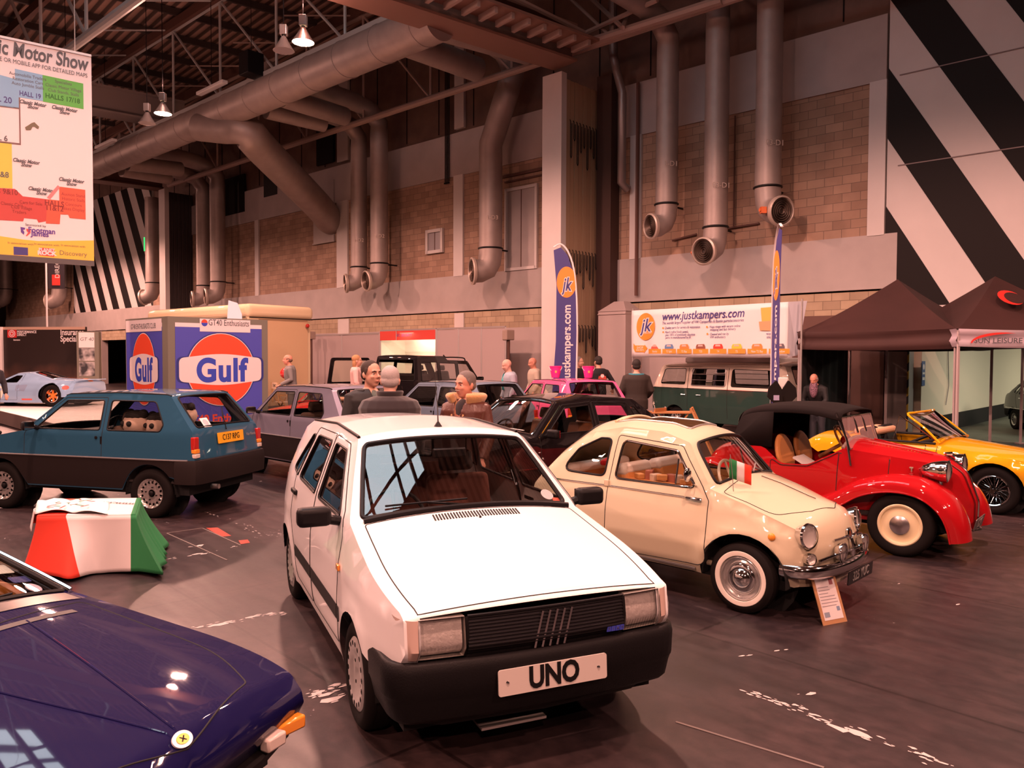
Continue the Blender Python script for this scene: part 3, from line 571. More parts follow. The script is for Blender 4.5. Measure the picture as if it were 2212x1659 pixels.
# ---------------------------------------------------------------- car body tools
class Car:
    """shell = two side surfaces y=Y(x,z) and one surface running over the car from nose to tail"""
    def __init__(s, name, label, q, sil, Y, crown, roll, bottom, group=None, cat='car'):
        s.root = thing(name, label, cat, (q[0], q[1], 0), q[2], group)
        P = fillet([(k[1], k[2], k[3] if len(k) > 3 else 0) for k in sil], closed=False, n=5)
        P = resample(P, 0.04, closed=False); s.C = P
        a = np.array(P); s.Ca = a; d = np.hypot(*(a[1:]-a[:-1]).T); s.us = np.concatenate([[0], np.cumsum(d)])
        s.key = {}
        for k in sil: s.key[k[0]] = float(s.us[np.argmin(np.hypot(a[:, 0]-k[1], a[:, 1]-k[2]))])
        s.Yf = Y; s.cr = [(s.key[k], b, p) for k, b, p in crown]; s.rl = [(s.key[k], r) for k, r in roll]
        s.bottom = bottom      # (x, z) from rear bottom to front bottom incl. arches
        s.outline = P+list(bottom)
    def U(s, k, o=0.0): return s.key[k]+o
    def mix(s, a, b, t): return s.key[a]*(1-t)+s.key[b]*t
    def cxz(s, u): return (float(np.interp(u, s.us, s.Ca[:, 0])), float(np.interp(u, s.us, s.Ca[:, 1])))
    def Y(s, x, z):
        A, B = s.Ca[:-1], s.Ca[1:]; p = np.array([x, z]); d = B-A; L2 = (d**2).sum(1)+1e-12
        t = np.clip(((p-A)*d).sum(1)/L2, 0, 1); q = A+d*t[:, None]; D = np.hypot(*(q-p).T); i = int(np.argmin(D)); dist = D[i]
        u = s.us[i]+t[i]*math.sqrt(L2[i]); r = float(np.interp(u, [k[0] for k in s.rl], [k[1] for k in s.rl]))
        y = s.Yf(x, z)
        if dist < r: y -= r*(1-math.sqrt(max(0, 1-(1-dist/r)**2)))*0.8
        return max(0.02, y)
    def pt(s, ch, a, b):
        if ch == 'O':
            x, z = s.cxz(a); e = 0.03; x0, z0 = s.cxz(a-e); x1, z1 = s.cxz(a+e); tx, tz = x1-x0, z1-z0; L = math.hypot(tx, tz) or 1
            am = float(np.interp(a, [k[0] for k in s.cr], [k[1] for k in s.cr])); p = float(np.interp(a, [k[0] for k in s.cr], [k[2] for k in s.cr]))
            w = am*(1-min(1, abs(b))**p); return Vector((x+tz/L*w, b*s.Y(x, z), z-tx/L*w))
        y = s.Y(a, b); return Vector((a, y if ch == 'L' else -y, b))
    def nrm(s, ch, a, b):
        e = 0.012
        if ch == 'O': b = max(-0.97, min(0.97, b))
        n = (s.pt(ch, a+e, b)-s.pt(ch, a-e, b)).cross(s.pt(ch, a, b+e)-s.pt(ch, a, b-e))
        if n.length < 1e-9: return Vector((0, 0, 1))
        n.normalize()
        if ch == 'L' and n.y < 0 or ch == 'R' and n.y > 0: n = -n
        if ch == 'O':
            x, z = s.cxz(a); x0, z0 = s.cxz(a-.03); x1, z1 = s.cxz(a+.03)
            if n.x*(z1-z0)-n.z*(x1-x0) < 0: n = -n
        return n
    def P(s, ch, a, b, off=0.0):
        p = s.pt(ch, a, b); return p+s.nrm(ch, a, b)*off if off else p
    def panel(s, name, ch, poly, m, holes=(), h=0.055, off=0.0, parent=None, smooth=60, mb=None):
        k = 0.7 if ch == 'O' else 1.0
        if ch == 'O':
            q = []
            n = len(poly)
            for i in range(n):
                a, b = poly[i], poly[(i+1) % n]; q.append(a)
                if abs(a[1]) > .999 and abs(b[1]) > .999 and a[1]*b[1] > 0:
                    c = [u for u in s.us if min(a[0], b[0])+1e-4 < u < max(a[0], b[0])-1e-4]; c = sorted(c, reverse=a[0] > b[0]); q += [(u, a[1]) for u in c]
            poly = [(p[0], p[1]*k) for p in q]; holes = [[(p[0], p[1]*k) for p in hl] for hl in holes]
        o = resample(poly, h); hs = [resample(hl, h) for hl in holes]
        V, F = cdt(o, hs, h)
        b = mb or MB(); b.add([s.P(ch, v[0], v[1]/k, off) for v in V], F)
        if mb is not None: return
        me = b.mesh(name, fix=False); uv = [(v[0], v[1]/k) for v in V]; N = [s.nrm(ch, *p) for p in uv]
        if sum(me.polygons[i].normal.dot(N[F[i][0]]) for i in range(min(20, len(F)))) < 0: me.flip_normals()
        o = obj(name, me, m, parent or s.root, 180)
        me.normals_split_custom_set_from_vertices([tuple(n) for n in N]); return o
    def line(s, name, ch, pts, r=0.0045, m=None, off=0.0, closed=True, parent=None, n=6, h=0.05, mb=None):
        q = resample(pts, h, closed); b = mb or MB()
        P3 = [s.P(ch, p[0], p[1], off) for p in q]
        b.tube(P3, r, n, closed=closed)
        if mb is None: return b.build(name, m or SEAM, parent or s.root)
    def both(s, fn):
        for ch in 'LR': fn(ch)
def scale_poly(poly, d):                          # shrink a polygon by about d
    a = np.array(poly); c = a.mean(0); v = a-c; L = np.hypot(*v.T)[:, None]; return [tuple(p) for p in c+v*(1-d/np.maximum(L, d*2))]
def arch(cx, cz, r, x_back, z_low, n=14, zl2=None):      # arch cut, running from rear to front along the sill
    a0 = PI-math.asin(max(-1, min(1, (z_low-cz)/r))); a1 = math.asin(max(-1, min(1, ((zl2 if zl2 is not None else z_low)-cz)/r)))
    return [(cx+r*math.cos(a0+(a1-a0)*i/n), cz+r*math.sin(a0+(a1-a0)*i/n)) for i in range(n+1)]
def arch_fn(cx, cz, r, flare, w=0.07):
    def f(x, z):
        d = math.hypot(x-cx, z-cz)-r; return flare*math.exp(-(d/w)**2) if z > cz-0.1 else 0
    return f
def well(car, cx, cz, r, y_out, depth=0.3, a=(0, PI)):    # dark inner wheel housing
    b = MB()
    for sg in (1, -1):
        y1 = sg*y_out; y0 = sg*(y_out-depth); n = 14
        vs = []
        for i in range(n+1):
            t = -.08+(PI+.16)*i/n; vs += [(cx+r*math.cos(t), y1, cz+r*math.sin(t)), (cx+r*math.cos(t), y0, cz+r*math.sin(t))]
        fs = [(2*i, 2*i+1, 2*i+3, 2*i+2) for i in range(n)]; b.add(vs, fs)
        b.add([(cx+r*math.cos(2*PI*i/24), y0, cz+r*math.sin(2*PI*i/24)) for i in range(24)], [tuple(range(24))])
    return b
def under(car, x0, x1, z, w, arches, name='underbody', hi=None):
    b = well(car, *arches[0]) if arches else MB()
    for a in arches[1:]:
        c = well(car, *a); b.add(c.v, c.f)
    hi = hi or z+0.12
    b.box(((x0+x1)/2, 0, (z+hi)/2), (x1-x0, w*2, hi-z))
    return b.build(name, DARK, car.root, smooth=0)

def slot_disc(mbd, R, r_in, dish, slots, h=0.03):
    """face of a wheel in the xz plane, outward +y; dish(r)->y ; slots = polygons"""
    out = ell(0, 0, R, n=40); hs = list(slots)
    if r_in > 0: hs.append(ell(0, 0, r_in, n=20))
    V, F = cdt(out, hs, h); mbd.add([(x, dish(math.hypot(x, z)), z) for x, z in V], F)
def interp(tab):
    xs = [t[0] for t in tab]; ys = [t[1] for t in tab]; return lambda r: float(np.interp(r, xs, ys))
WHEELS = {}
def wheel_proto(kind, R, w, rim):                # outward +y, centre at origin
    key = (kind, R, w)
    if key in WHEELS: return WHEELS[key]
    h = w/2; s = R-rim; parts = []
    b = MB(); b.lathe([(rim-0.005, -h*.8), (rim+s*.25, -h*.98), (rim+s*.6, -h), (R-0.022, -h*.9), (R-.004, -h*.7), (R, -h*.45), (R, h*.45), (R-.004, h*.7), (R-0.022, h*.9), (rim+s*.6, h), (rim+s*.25, h*.98), (rim-0.005, h*.8)], 40, 'Y')
    if kind != 'far':
        for k in (-.5, 0, .5): b.lathe([(R+.001, h*k*.8-.004), (R+.0015, h*k*.8-.004), (R+.0015, h*k*.8+.004), (R+.001, h*k*.8+.004)], 40, 'Y')
    tyre = b.mesh('tyre'); b = MB()
    def ring(r0, r1, a, b_): return [(r0*math.cos(a), r0*math.sin(a)), (r1*math.cos(a), r1*math.sin(a)), (r1*math.cos(b_), r1*math.sin(b_)), (r0*math.cos(b_), r0*math.sin(b_))]
    def slots(n, r0, r1, f=.5, off=0): return [[p for p in fillet([(x, y, .012) for x, y in ring(r0, r1, 2*PI*(i+off)/n, 2*PI*(i+off+f)/n)], n=3)] for i in range(n)]
    bk = MB(); bk.lathe([(0.001, h*.1), (rim*.98, h*.1)], 24, 'Y'); bk.lathe([(rim*.98, h*.1), (rim, h*.8)], 24, 'Y')
    back = ('wheel_drum', bk.mesh('drum'), BLACK)
    if kind == 'uno':
        slot_disc(b, rim, 0.0, interp([(0, h*.62), (.05, h*.62), (.055, h*.75), (.10, h*.8), (.125, h*.98), (rim-.012, h*1.0), (rim, h*.86)]), slots(18, rim*.76, rim*.90, .5)+[ell(.075*math.cos(a), .075*math.sin(a), .011, n=8) for a in (0, PI/2, PI, 3*PI/2)], .022)
        parts = [('wheel_cover', b.mesh('cover'), mat('silver_cover', (.62, .60, .59), .3, .7)), back]
    elif kind == 'panda':
        slot_disc(b, rim, 0.045, interp([(0, h*.55), (.06, h*.55), (.07, h*.65), (.095, h*.68), (.11, h*.45), (rim*.66, h*.62), (rim*.8, h*.68), (rim*.88, h*.3), (rim*.9, h*.85), (rim, h*.9)]), slots(16, rim*.66, rim*.83, .52), .022)
        b2 = MB(); b2.lathe([(0.001, h*.9), (.02, h*.88), (.028, h*.8), (.03, h*.4)], 16, 'Y')
        for a in range(4): b2.lathe([(0.001, h*.82), (.009, h*.82), (.010, h*.5)], 6, 'Y', o=(.075*math.cos(a*PI/2+.6), 0, .075*math.sin(a*PI/2+.6)))
        parts = [('rim', b.mesh('rim'), mat('bright_rim', (.72, .70, .68), .22, .85)), ('wheel_hub', b2.mesh('hub'), BLACK), back]
    elif kind == 'fiat500':
        t = MB(); t.lathe([(rim+.002, h*.83), (rim+.006, h*.995), (rim+s*.22, h*1.03), (rim+s*.40, h*1.03), (rim+s*.43, h*.99)], 48, 'Y')
        b.lathe([(rim, h*.86), (rim-.006, h*.95), (rim-.014, h*.9), (rim-.018, h*.62), (rim-.03, h*.52), (rim-.045, h*.62), (rim-.055, h*.55)], 48, 'Y')
        c = MB(); c.lathe([(rim-.052, h*.55), (rim-.056, h*.66), (.085, h*.82), (.072, h*.78), (.068, h*.86), (.05, h*1.12), (.022, h*1.34), (.012, h*1.36), (.001, h*1.36)], 40, 'Y')
        parts = [('whitewall_band', t.mesh('ww'), mat('whitewall', (.8, .74, .66), .6)), ('rim', b.mesh('rim'), mat('bright_rim', (.72, .70, .68), .22, .85)), ('hubcap', c.mesh('cap'), CHROME)]
    elif kind == 'red':
        b.lathe([(rim+.004, h*.84), (rim-.006, h*.92), (rim-.02, h*.86), (rim-.03, h*.62), (rim*.78, h*.55), (rim*.6, h*.68), (rim*.45, h*.8)], 48, 'Y')
        c = MB(); c.lathe([(rim*.46, h*.8), (rim*.45, h*.95), (rim*.3, h*1.12), (rim*.12, h*1.2), (.001, h*1.22)], 40, 'Y')
        parts = [('rim', b.mesh('rim'), mat('cream_rim', (.82, .70, .45), .3, coat=1)), ('hubcap', c.mesh('cap'), mat('dull_chrome', (.6, .57, .58), .25, 1.0))]
    elif kind == 'wire':
        b.lathe([(rim+.003, h*.8), (rim-.008, h*.92), (rim-.02, h*.8), (rim-.025, 0)], 40, 'Y')
        c = MB(); c.lathe([(.001, h*1.0), (.03, h*1.0), (.045, h*.7), (.05, -.02), (.05, -.05)], 16, 'Y'); c.box((0, h*1.05, 0), (.14, .015, .02)); c.box((0, h*1.05, 0), (.02, .015, .14))
        for i in range(36):
            a = 2*PI*i/36; d = .35*(1 if i % 2 else -1); c.tube([(.045*math.cos(a+d), h*.6 if i % 2 else -.03, .045*math.sin(a+d)), ((rim-.022)*math.cos(a), h*.15, (rim-.022)*math.sin(a))], .0022, 4)
        parts = [('rim', b.mesh('rim'), CHROME), ('wire_spokes', c.mesh('sp'), CHROME)]
    elif kind == 'gt40':
        b.lathe([(rim+.003, h*.85), (rim-.01, h*.9), (rim-.03, h*.2), (rim-.05, h*.1)], 40, 'Y')
        c = MB()
        for i in range(6):
            a = 2*PI*i/6; c.bar((.03*math.cos(a), h*.35, .03*math.sin(a)), ((rim-.03)*math.cos(a), h*.25, (rim-.03)*math.sin(a)), .06, .03, up=(0, 1, 0))
        c.lathe([(.001, h*.6), (.05, h*.55), (.06, h*.2)], 12, 'Y')
        parts = [('rim', b.mesh('rim'), CHROME), ('spokes', c.mesh('sp'), mat('orange_spokes', (.85, .22, .04), .4)), back]
    else:
        slot_disc(b, rim, 0.0, interp([(0, h*.8), (.06, h*.8), (.08, h*.55), (rim*.6, h*.6), (rim*.9, h*.7), (rim, h*.9)]), slots(10 if kind == 'van' else 12, rim*.6, rim*.82, .5), .03)
        parts = [('rim', b.mesh('rim'), STEEL), back]
    WHEELS[key] = (tyre, parts)
    for me in [tyre]+[p[1] for p in parts]:
        me.polygons.foreach_set('use_smooth', [True]*len(me.polygons)); me.set_sharp_from_angle(angle=math.radians(40))
    tyre.materials.append(RUBBER)
    for p in parts: p[1].materials.append(p[2])
    return WHEELS[key]
def wheels(car, kind, R, w, rim, spots, steer=0.0):
    tyre, parts = wheel_proto(kind, R, w, rim)
    for i, (x, y) in enumerate(spots):
        o = bpy.data.objects.new('wheel', tyre); COL.objects.link(o); o.parent = car.root; o.location = (x, y, R)
        o.rotation_euler = (0, random.uniform(0, 6), (0 if y > 0 else PI)+(steer if i < 2 else 0))
        for nm, me, m in parts:
            c = bpy.data.objects.new(nm, me); COL.objects.link(c); c.parent = o
def seat(root, x, y, z, m, w=0.48, hb=0.62, rec=0.25, head=True, hm=None, name='front_seat'):
    b = MB()
    def rb(c, d, R=None): b.box(c, d, R=R)
    R = Matrix.Rotation(-rec, 3, 'Y')
    b.box((x, y, z+.02), (.5, w, .16), R=Matrix.Rotation(-.12, 3, 'Y'))
    b.box(Vector((x-.24, y, z+.05))+R@Vector((0, 0, hb/2)), (.13, w*.95, hb), R=R)
    o = b.build(name, m, root, bevel=.045, seg=3)
    if head:
        c = MB(); c.box(Vector((x-.24, y, z+.05))+R@Vector((0, 0, hb+.10)), (.09, .26, .15), R=R); c.build('headrest', hm or m, o, bevel=.035, seg=3)
def steering(root, x, y, z, r=.19, tilt=1.1, m=None, parent=None):
    b = MB(); R = Matrix.Rotation(tilt, 3, 'Y'); c = Vector((x, y, z))
    b.tube([c+R@Vector((r*math.cos(t), r*math.sin(t), 0)) for t in [2*PI*i/32 for i in range(32)]], .013, 8, closed=True)
    for a in (0.3, PI-.3, -PI/2): b.tube([c, c+R@Vector((r*math.sin(a)*1.0, r*math.cos(a), 0))], .012, 6)
    b.ball(c, .045, 10, 6); b.tube([c, c+R@Vector((0, 0, -.35))], .02, 8)
    b.build('steering_wheel', m or BLACK, parent or root)
def number_plate(root, s, F, w=.52, h=.111, col=(.80, .78, .76), size=.1, tm=None, name='number_plate', bold=.004, width=1.0, shear=0):
    b = MB(); b.prism(rrect(-w/2, -h/2, w/2, h/2, .012), 0, .008, F)
    p = b.build(name, mat('plate_%d_%d' % (int(col[0]*99), int(col[2]*99)), col, .35), root)
    text_on('plate_lettering', s, F, 0, 0, size, tm or BLACK, p, off=.010, bold=bold, width=width, thick=.001)
    return p
def mirror(root, p, sg, m=None, size=(.09, .19, .11)):
    b = MB(); b.box((p[0]+.01, p[1]+sg*.15, p[2]+.02), size); o = b.build('door_mirror', m or BLACK, root, bevel=.03, seg=3)
    b = MB(); b.tube([(p[0], p[1]-sg*.01, p[2]-.02), (p[0]+.01, p[1]+sg*.07, p[2])], .028, 8); b.build('mirror_arm', m or BLACK, o)
    b = MB(); b.box((p[0]+.01-size[0]/2-.002, p[1]+sg*.15, p[2]+.02), (.004, size[1]*.86, size[2]*.8)); b.build('mirror_glass', CHROME, o)
def wiper(root, a, pivot, b_, m=None):
    b = MB(); b.tube([pivot, (Vector(pivot)*.4+Vector(b_)*.3+Vector(a)*.3)], .007, 6); b.tube([a, b_], .006, 6); b.tube([pivot, (Vector(a)+Vector(b_))/2], .007, 6)
    b.build('wiper', m or BLACK, root)


def shell(c, body_m, doors, windows, hood, ws, rg, glass=GLASS, seal=BLACK, sr=.009, h=.06, hole=None, hoodname='bonnet', gutter=None, handle=None, seal_m=None, extra=None):
    """doors [(outline, window or None)], windows = fixed side windows, hood/ws/rg = outlines in (u, v)"""
    out = {}
    for ch in 'RL':
        c.panel('side_panel', ch, c.outline, body_m, [d[0] for d in doors]+list(windows), h=h)
        for i, (d, w) in enumerate(doors):
            o = c.panel('front_door' if i == 0 else 'rear_door', ch, d, body_m, [w] if w else [], h=h); out[ch+str(i)] = o
            c.line('door_gap', ch, d, .0035, SEAM, off=-.0005, parent=o)
            if w:
                c.panel('door_window', ch, w, glass, off=-.008, h=.12, parent=o); c.line('window_seal', ch, w, sr, seal_m or seal, off=-.001, parent=o)
            if handle:
                sg = 1 if ch == 'L' else -1; x, z = handle[i][:2]; b = MB(); b.box((x, sg*(c.Y(x, z)+.010), z), (.14, .026, .03)); b.build('door_handle', handle[i][2], o, bevel=.009)
        for w in windows:
            c.panel('side_window', ch, w, glass, off=-.006, h=.12); c.line('window_seal', ch, w, sr, seal_m or seal, off=-.001)
        if gutter:
            sg = 1 if ch == 'L' else -1; b = MB(); b.tube([c.P('O', u, sg*.985, .005) for u in np.linspace(gutter[0], gutter[1], 24)], .009, 8); b.build('roof_gutter', gutter[2], c.root)
    hs = [x for x in (hood, ws, rg)+(tuple(hole) if hole else ()) if x]
    c.panel('body_shell', 'O', [(0, -1), (c.us[-1], -1), (c.us[-1], 1), (0, 1)], body_m, hs, h=h)
    if hood: out['hood'] = c.panel(hoodname, 'O', hood, body_m, h=h*.85); c.line('bonnet_gap', 'O', hood, .0035, SEAM, off=-.0005, parent=out['hood'])
    if ws: c.panel('windscreen', 'O', ws, glass, off=-.004, h=.08); c.line('windscreen_seal', 'O', ws, sr*1.35, seal_m or seal, off=.001)
    if rg: c.panel('rear_window', 'O', rg, glass, off=-.004, h=.08); c.line('rear_window_seal', 'O', rg, sr*1.2, seal_m or seal, off=.001)
    return out
def Q(u0, u1, v0, v1=None, r=.05):               # trapezium in (u, v), symmetric
    v1 = v1 or v0; return fillet([(u0, -v0, r), (u1, -v1, r), (u1, v1, r), (u0, v0, r)])
def cabin(root, x0, x1, w, zf, m, seats, seat_z, dash_x, dash_z, sm, wheel=None, hb=.58, rear=None, head=True, sw=.48):
    b = MB(); b.box(((x0+x1)/2, 0, zf), (abs(x1-x0), w*2, .03)); b.box((dash_x, 0, dash_z), (.26, w*1.85, .15)); b.build('dashboard', m, root, bevel=.03)
    for x, y in seats: seat(root, x, y, seat_z, sm, sw, hb, .28, head=head)
    if rear: seat(root, rear, 0, seat_z, sm, w*1.7, hb*.9, .32, head=False, name='rear_seat')
    if wheel: steering(root, *wheel)

def hazy(name, col, f=.38):
    m = bpy.data.materials.new(name); m.use_nodes = True; nt = m.node_tree; nt.nodes.clear(); o = nt.nodes.new('ShaderNodeOutputMaterial'); t = nt.nodes.new('ShaderNodeBsdfTransparent'); g = nt.nodes.new('ShaderNodeBsdfDiffuse'); mx = nt.nodes.new('ShaderNodeMixShader'); mx.inputs[0].default_value = f
    g.inputs[0].default_value = col+(1,); nt.links.new(t.outputs[0], mx.inputs[1]); nt.links.new(g.outputs[0], mx.inputs[2]); nt.links.new(mx.outputs[0], o.inputs[0]); return m
# ================================================================ white five door hatchback
def build_uno():
    q = (-0.105, 4.295, -1.156)
    sil = [('fb', .60, .50), ('nose', .675, .60, .0), ('hl', .655, .748, .02), ('hood', .60, .765), ('sc', -.36, .975, .03), ('rf', -.87, 1.395, .10), ('rm', -1.6, 1.425), ('rr', -2.52, 1.385, .12), ('bl', -2.80, .95, .05), ('tb', -2.86, .60), ('rb', -2.78, .32)]
    fl = [arch_fn(0, .275, .31, .012), arch_fn(-2.36, .275, .31, .012)]
    sec = interp([(.2, .735), (.35, .765), (.55, .777), (.75, .772), (.92, .745), (1.0, .728), (1.2, .655), (1.43, .565)])
    def Y(x, z):
        k = 0
        if x > .1: k = .065*((x-.1)/.55)**2
        if x < -2.3: k = .05*((-2.3-x)/.55)**2
        return sec(z)-k+sum(f(x, z) for f in fl)
    lo = .22
    bottom = [(-2.70, .33)]+arch(-2.36, .275, .32, 0, lo+.05, zl2=lo)+[(-1.2, lo)]+arch(0, .275, .315, 0, lo, zl2=.42)[:-1]+[(.36, .45), (.59, .50)]
    c = Car('white_hatchback', 'white five door hatchback with black bumpers and UNO number plate, in the middle foreground', q, sil, Y,
            [('fb', .06, 2), ('hl', .045, 2), ('hood', .022, 2.2), ('sc', .06, 2.2), ('rf', .05, 2.4), ('rr', .05, 2.4), ('bl', .06, 3), ('rb', .06, 3)],
            [('fb', .02), ('hl', .02), ('hood', .03), ('sc', .035), ('rf', .045), ('rr', .05), ('bl', .05), ('rb', .03)], bottom)
    W = paint('white_paint', (.86, .84, .85), .3)
    # side openings in (x, z)
    fd = fillet([(-.40, .30, .05), (-.36, .90, .05), (-.455, 1.03, .02), (-.875, 1.365, .05), (-1.30, 1.385, .04), (-1.25, .28, .05)])
    rd = fillet([(-1.262, .28, .05), (-1.312, 1.385, .04), (-1.93, 1.38, .06), (-2.16, 1.02, .05), (-2.14, .70, .10), (-1.98, .52, .1), (-1.93, .28, .05)])
    fw = fillet([(-.50, .985, .02), (-.90, 1.325, .05), (-1.235, 1.335, .03), (-1.205, .985, .03)])
    rw = fillet([(-1.345, .99, .03), (-1.375, 1.335, .03), (-1.86, 1.33, .05), (-2.02, 1.005, .04)])
    qw = fillet([(-2.10, 1.01, .02), (-1.95, 1.325, .03), (-2.05, 1.32, .04), (-2.33, 1.04, .04)])
    for ch in 'RL':
        c.panel('side_panel', ch, c.outline, W, [fd, rd, qw] if ch == 'R' else [fd, rd, qw])
        d1 = c.panel('front_door', ch, fd, W, [fw]); d2 = c.panel('rear_door', ch, rd, W, [rw])
        for d, w_ in ((d1, fw), (d2, rw)):
            c.panel('door_window', ch, w_, GLASS, off=-.010, parent=d); c.line('window_seal', ch, w_, .009, BLACK, off=-.002, parent=d)
        c.panel('quarter_window', ch, qw, GLASSD, off=-.004); c.line('window_seal', ch, qw, .008, BLACK)
        for p in (fd, rd): c.line('door_gap', ch, p, .0035, SEAM, off=-.0005)
        # rub strip along the doors
        sg = 1 if ch == 'L' else -1
        for x0, x1 in ((-.33, -.385), (-.40, -1.245), (-1.265, -1.935)):
            b = MB(); b.sweep([(x, sg*c.Y(x, .485), .485) for x in np.linspace(x0, x1, 8)], [(-.005, -.04), (.018, -.035), (.022, 0), (.018, .035), (-.005, .04)] if sg < 0 else [(.005, .04), (-.018, .035), (-.022, 0), (-.018, -.035), (.005, -.04)])
            b.build('rub_strip', BLACK, d1 if x0 == -.40 else (d2 if x0 < -1 else c.root))
        for x, dd in ((-1.13, d1), (-2.06, d2)):
            b = MB(); b.box((x, sg*(c.Y(x, .90)+.012), .895), (.17, .028, .036)); b.build('door_handle', BLACK, dd, bevel=.01)
        b = MB(); b.box((-.375+.03, sg*(c.Y(-.34, .75)+.006), .745), (.06, .014, .035)); b.build('side_indicator', AMBER, c.root, bevel=.005)
        b = MB(); b.tube([c.P('O', u, sg*.985, .006) for u in np.linspace(c.U('rf', .02), c.U('rr', -.05), 30)], .010, 8); b.build('roof_gutter', BLACK, c.root)
        mirror(c.root, c.P(ch, -.50, .985), sg)
    # top
    Uh, Us, Uf, Ur, Ub = c.U('hl', .012), c.U('sc', .0), c.U('rf', -.02), c.U('rr', .02), c.U('bl')
    hood = fillet([(Uh, -.90, 0), (Us-.055, -.90, .03), (Us-.055, .90, .03), (Uh, .90, 0)])
    ws = fillet([(Us+.015, -.905, .05), (Uf-.035, -.93, .05), (Uf-.035, .93, .05), (Us+.015, .905, .05)])
    rg = fillet([(Ur+.03, -.88, .05), (Ub-.06, -.86, .05), (Ub-.06, .86, .05), (Ur+.03, .88, .05)])
    U0, U1 = 0.0, c.us[-1]
    nz = [(.052, -.895), (c.U('hl', -.006), -.895), (c.U('hl', -.006), .895), (.052, .895)]
    c.panel('body_shell', 'O', [(U0, -1), (U1, -1), (U1, 1), (U0, 1)], W, [hood, ws, rg, nz])
    hp = c.panel('bonnet', 'O', hood, W, h=.045); c.line('bonnet_gap', 'O', hood, .0035, SEAM, off=-.0005, parent=hp)
    n = 30; b = MB()                                # air slots
    for i in range(n):
        v = -.36+.72*i/(n-1); b.tube([c.P('O', Us-.155, v-.006, .0006), c.P('O', Us-.085, v+.0, .0006)], .005, 6)
    b.build('air_slots', SEAM, hp)
    b = MB(); b.ball(c.P('O', Us-.17, 0, .003), .008, 8, 6); b.build('washer_jet', BLACK, hp)
    c.panel('windscreen', 'O', ws, GLASS, off=-.004, h=.07); c.line('windscreen_seal', 'O', ws, .014, BLACK, off=.001)
    c.panel('rear_window', 'O', rg, GLASSD, off=-.004); c.line('rear_window_seal', 'O', rg, .012, BLACK)
    b = MB(); b.tube([c.P('O', Us-.035, v, .004) for v in np.linspace(-.9, .9, 20)], .024, 8, sx=.5); b.build('scuttle_panel', BLACK, c.root)
    wiper(c.root, c.P('O', Us+.075, -.72, .012), c.P('O', Us-.03, .02, .012), c.P('O', Us+.06, .0-.02, .016))
    b = MB(); a = c.P('O', Uf+.10, 0, 0); b.lathe([(.028, 0), (.02, .012), (.008, .03), (.001, .035)], 12, o=a); b.tube([a+Vector((0, 0, .02)), a+Vector((-.10, .03, .11)), a+Vector((-.24, .06, .30))], [.006, .004, .0015], 6); b.build('roof_aerial', BLACK, c.root)
    # sticker, tax disc in the corner of the screen
    for (u, v, w_, hh, col, nm) in ((.10, .80, .085, .085, (.75, .74, .8), 'disc'), (.06, .86, .05, .03, (.75, .15, .1), 'red')):
        b = MB(); ctr = c.P('O', Us+u, v, -.012); t1 = (c.P('O', Us+u, v+.02)-c.P('O', Us+u, v-.02)).normalized(); t2 = (c.P('O', Us+u+.02, v)-c.P('O', Us+u-.02, v)).normalized(); F = frame(ctr, t1, t2)
        b.prism(ell(0, 0, w_/2) if nm == 'disc' else rrect(-w_/2, -hh/2, w_/2, hh/2, .004), -.002, 0, F); b.build('windscreen_sticker', mat('sticker_'+nm, col, .6), c.root, smooth=0)
    # front face
    X = lambda y, z: c.P('O', float(np.interp(z, [.50, .60, .765], [U0, c.U('nose'), c.U('hl')])), y/.715).x
    b = MB()
    for z in np.linspace(.578, .728, 11):
        b.tube([(X(y, z)+.004, y, z) for y in np.linspace(-.405, .405, 15)], .0042, 6)
    for y in (-.408, .408): b.tube([(X(y, z)+.004, y, z) for z in (.555, .65, .738)], .008, 6)
    for z in (.556, .740): b.tube([(X(y, z)+.004, y, z) for y in np.linspace(-.405, .405, 15)], .008, 6)
    g = b.build('grille', BLACK, c.root)
    b = MB(); b.grid(lambda s, t: (X(-.405+.81*s, .556+.184*t)-.0+.0015, -.405+.81*s, .556+.184*t), 16, 4); b.build('grille_backing', mat('grille_dark', (.02, .018, .025), .6), g)
    b = MB()
    for i in range(5):
        y = .095-.012-.038*i+.005; b.bar((X(y, .725)+.022, y+.018, .732), (X(y, .57)+.022, y-.018, .560), .010, .012, up=(1, 0, 0))
    b.build('grille_badge_bars', CHROME, g)
    F = frame((X(.35, .59)+.012, .35, .592), (0, 1, 0), (0, 0, 1)); F2 = F
    b = MB(); 
    for i in range(4): b.prism([(-.047+i*.024, -.012), (-.026+i*.024, -.012), (-.022+i*.024, .012), (-.043+i*.024, .012)], 0, .005, F)
    bd = b.build('maker_badge', mat('badge_blue', (.05, .07, .45), .3), c.root)
    for i, L_ in enumerate('FIAT'): text_on('badge_letter', L_, F, -.035+i*.0245, 0, .02, CHROME, bd, off=.006, thick=.0006)
    for sg in (1, -1):
        lz0, lz1 = .560, .742
        b = MB(); b.grid(lambda s, t: (X(sg*(.418+.21*s), lz0+(lz1-lz0)*t)-.022, sg*(.425+.20*s), lz0+.01+(lz1-lz0-.02)*t), 8, 6); bk = b.build('headlamp', mat('ribbed_bowl', (.80, .74, .70), .3, .25, bump=(40, .6)), c.root)
        b = MB()
        for t in (0, 1): b.grid(lambda s, r: (X(sg*(.418+.21*s), lz0+(lz1-lz0)*t)+.006-.06*r, sg*(.418+.21*s), lz0+(lz1-lz0)*t), 6, 1)
        for s_ in (0, 1): b.grid(lambda t, r: (X(sg*(.418+.21*s_), lz0+(lz1-lz0)*t)+.006-.06*r, sg*(.418+.21*s_), lz0+(lz1-lz0)*t), 4, 1)
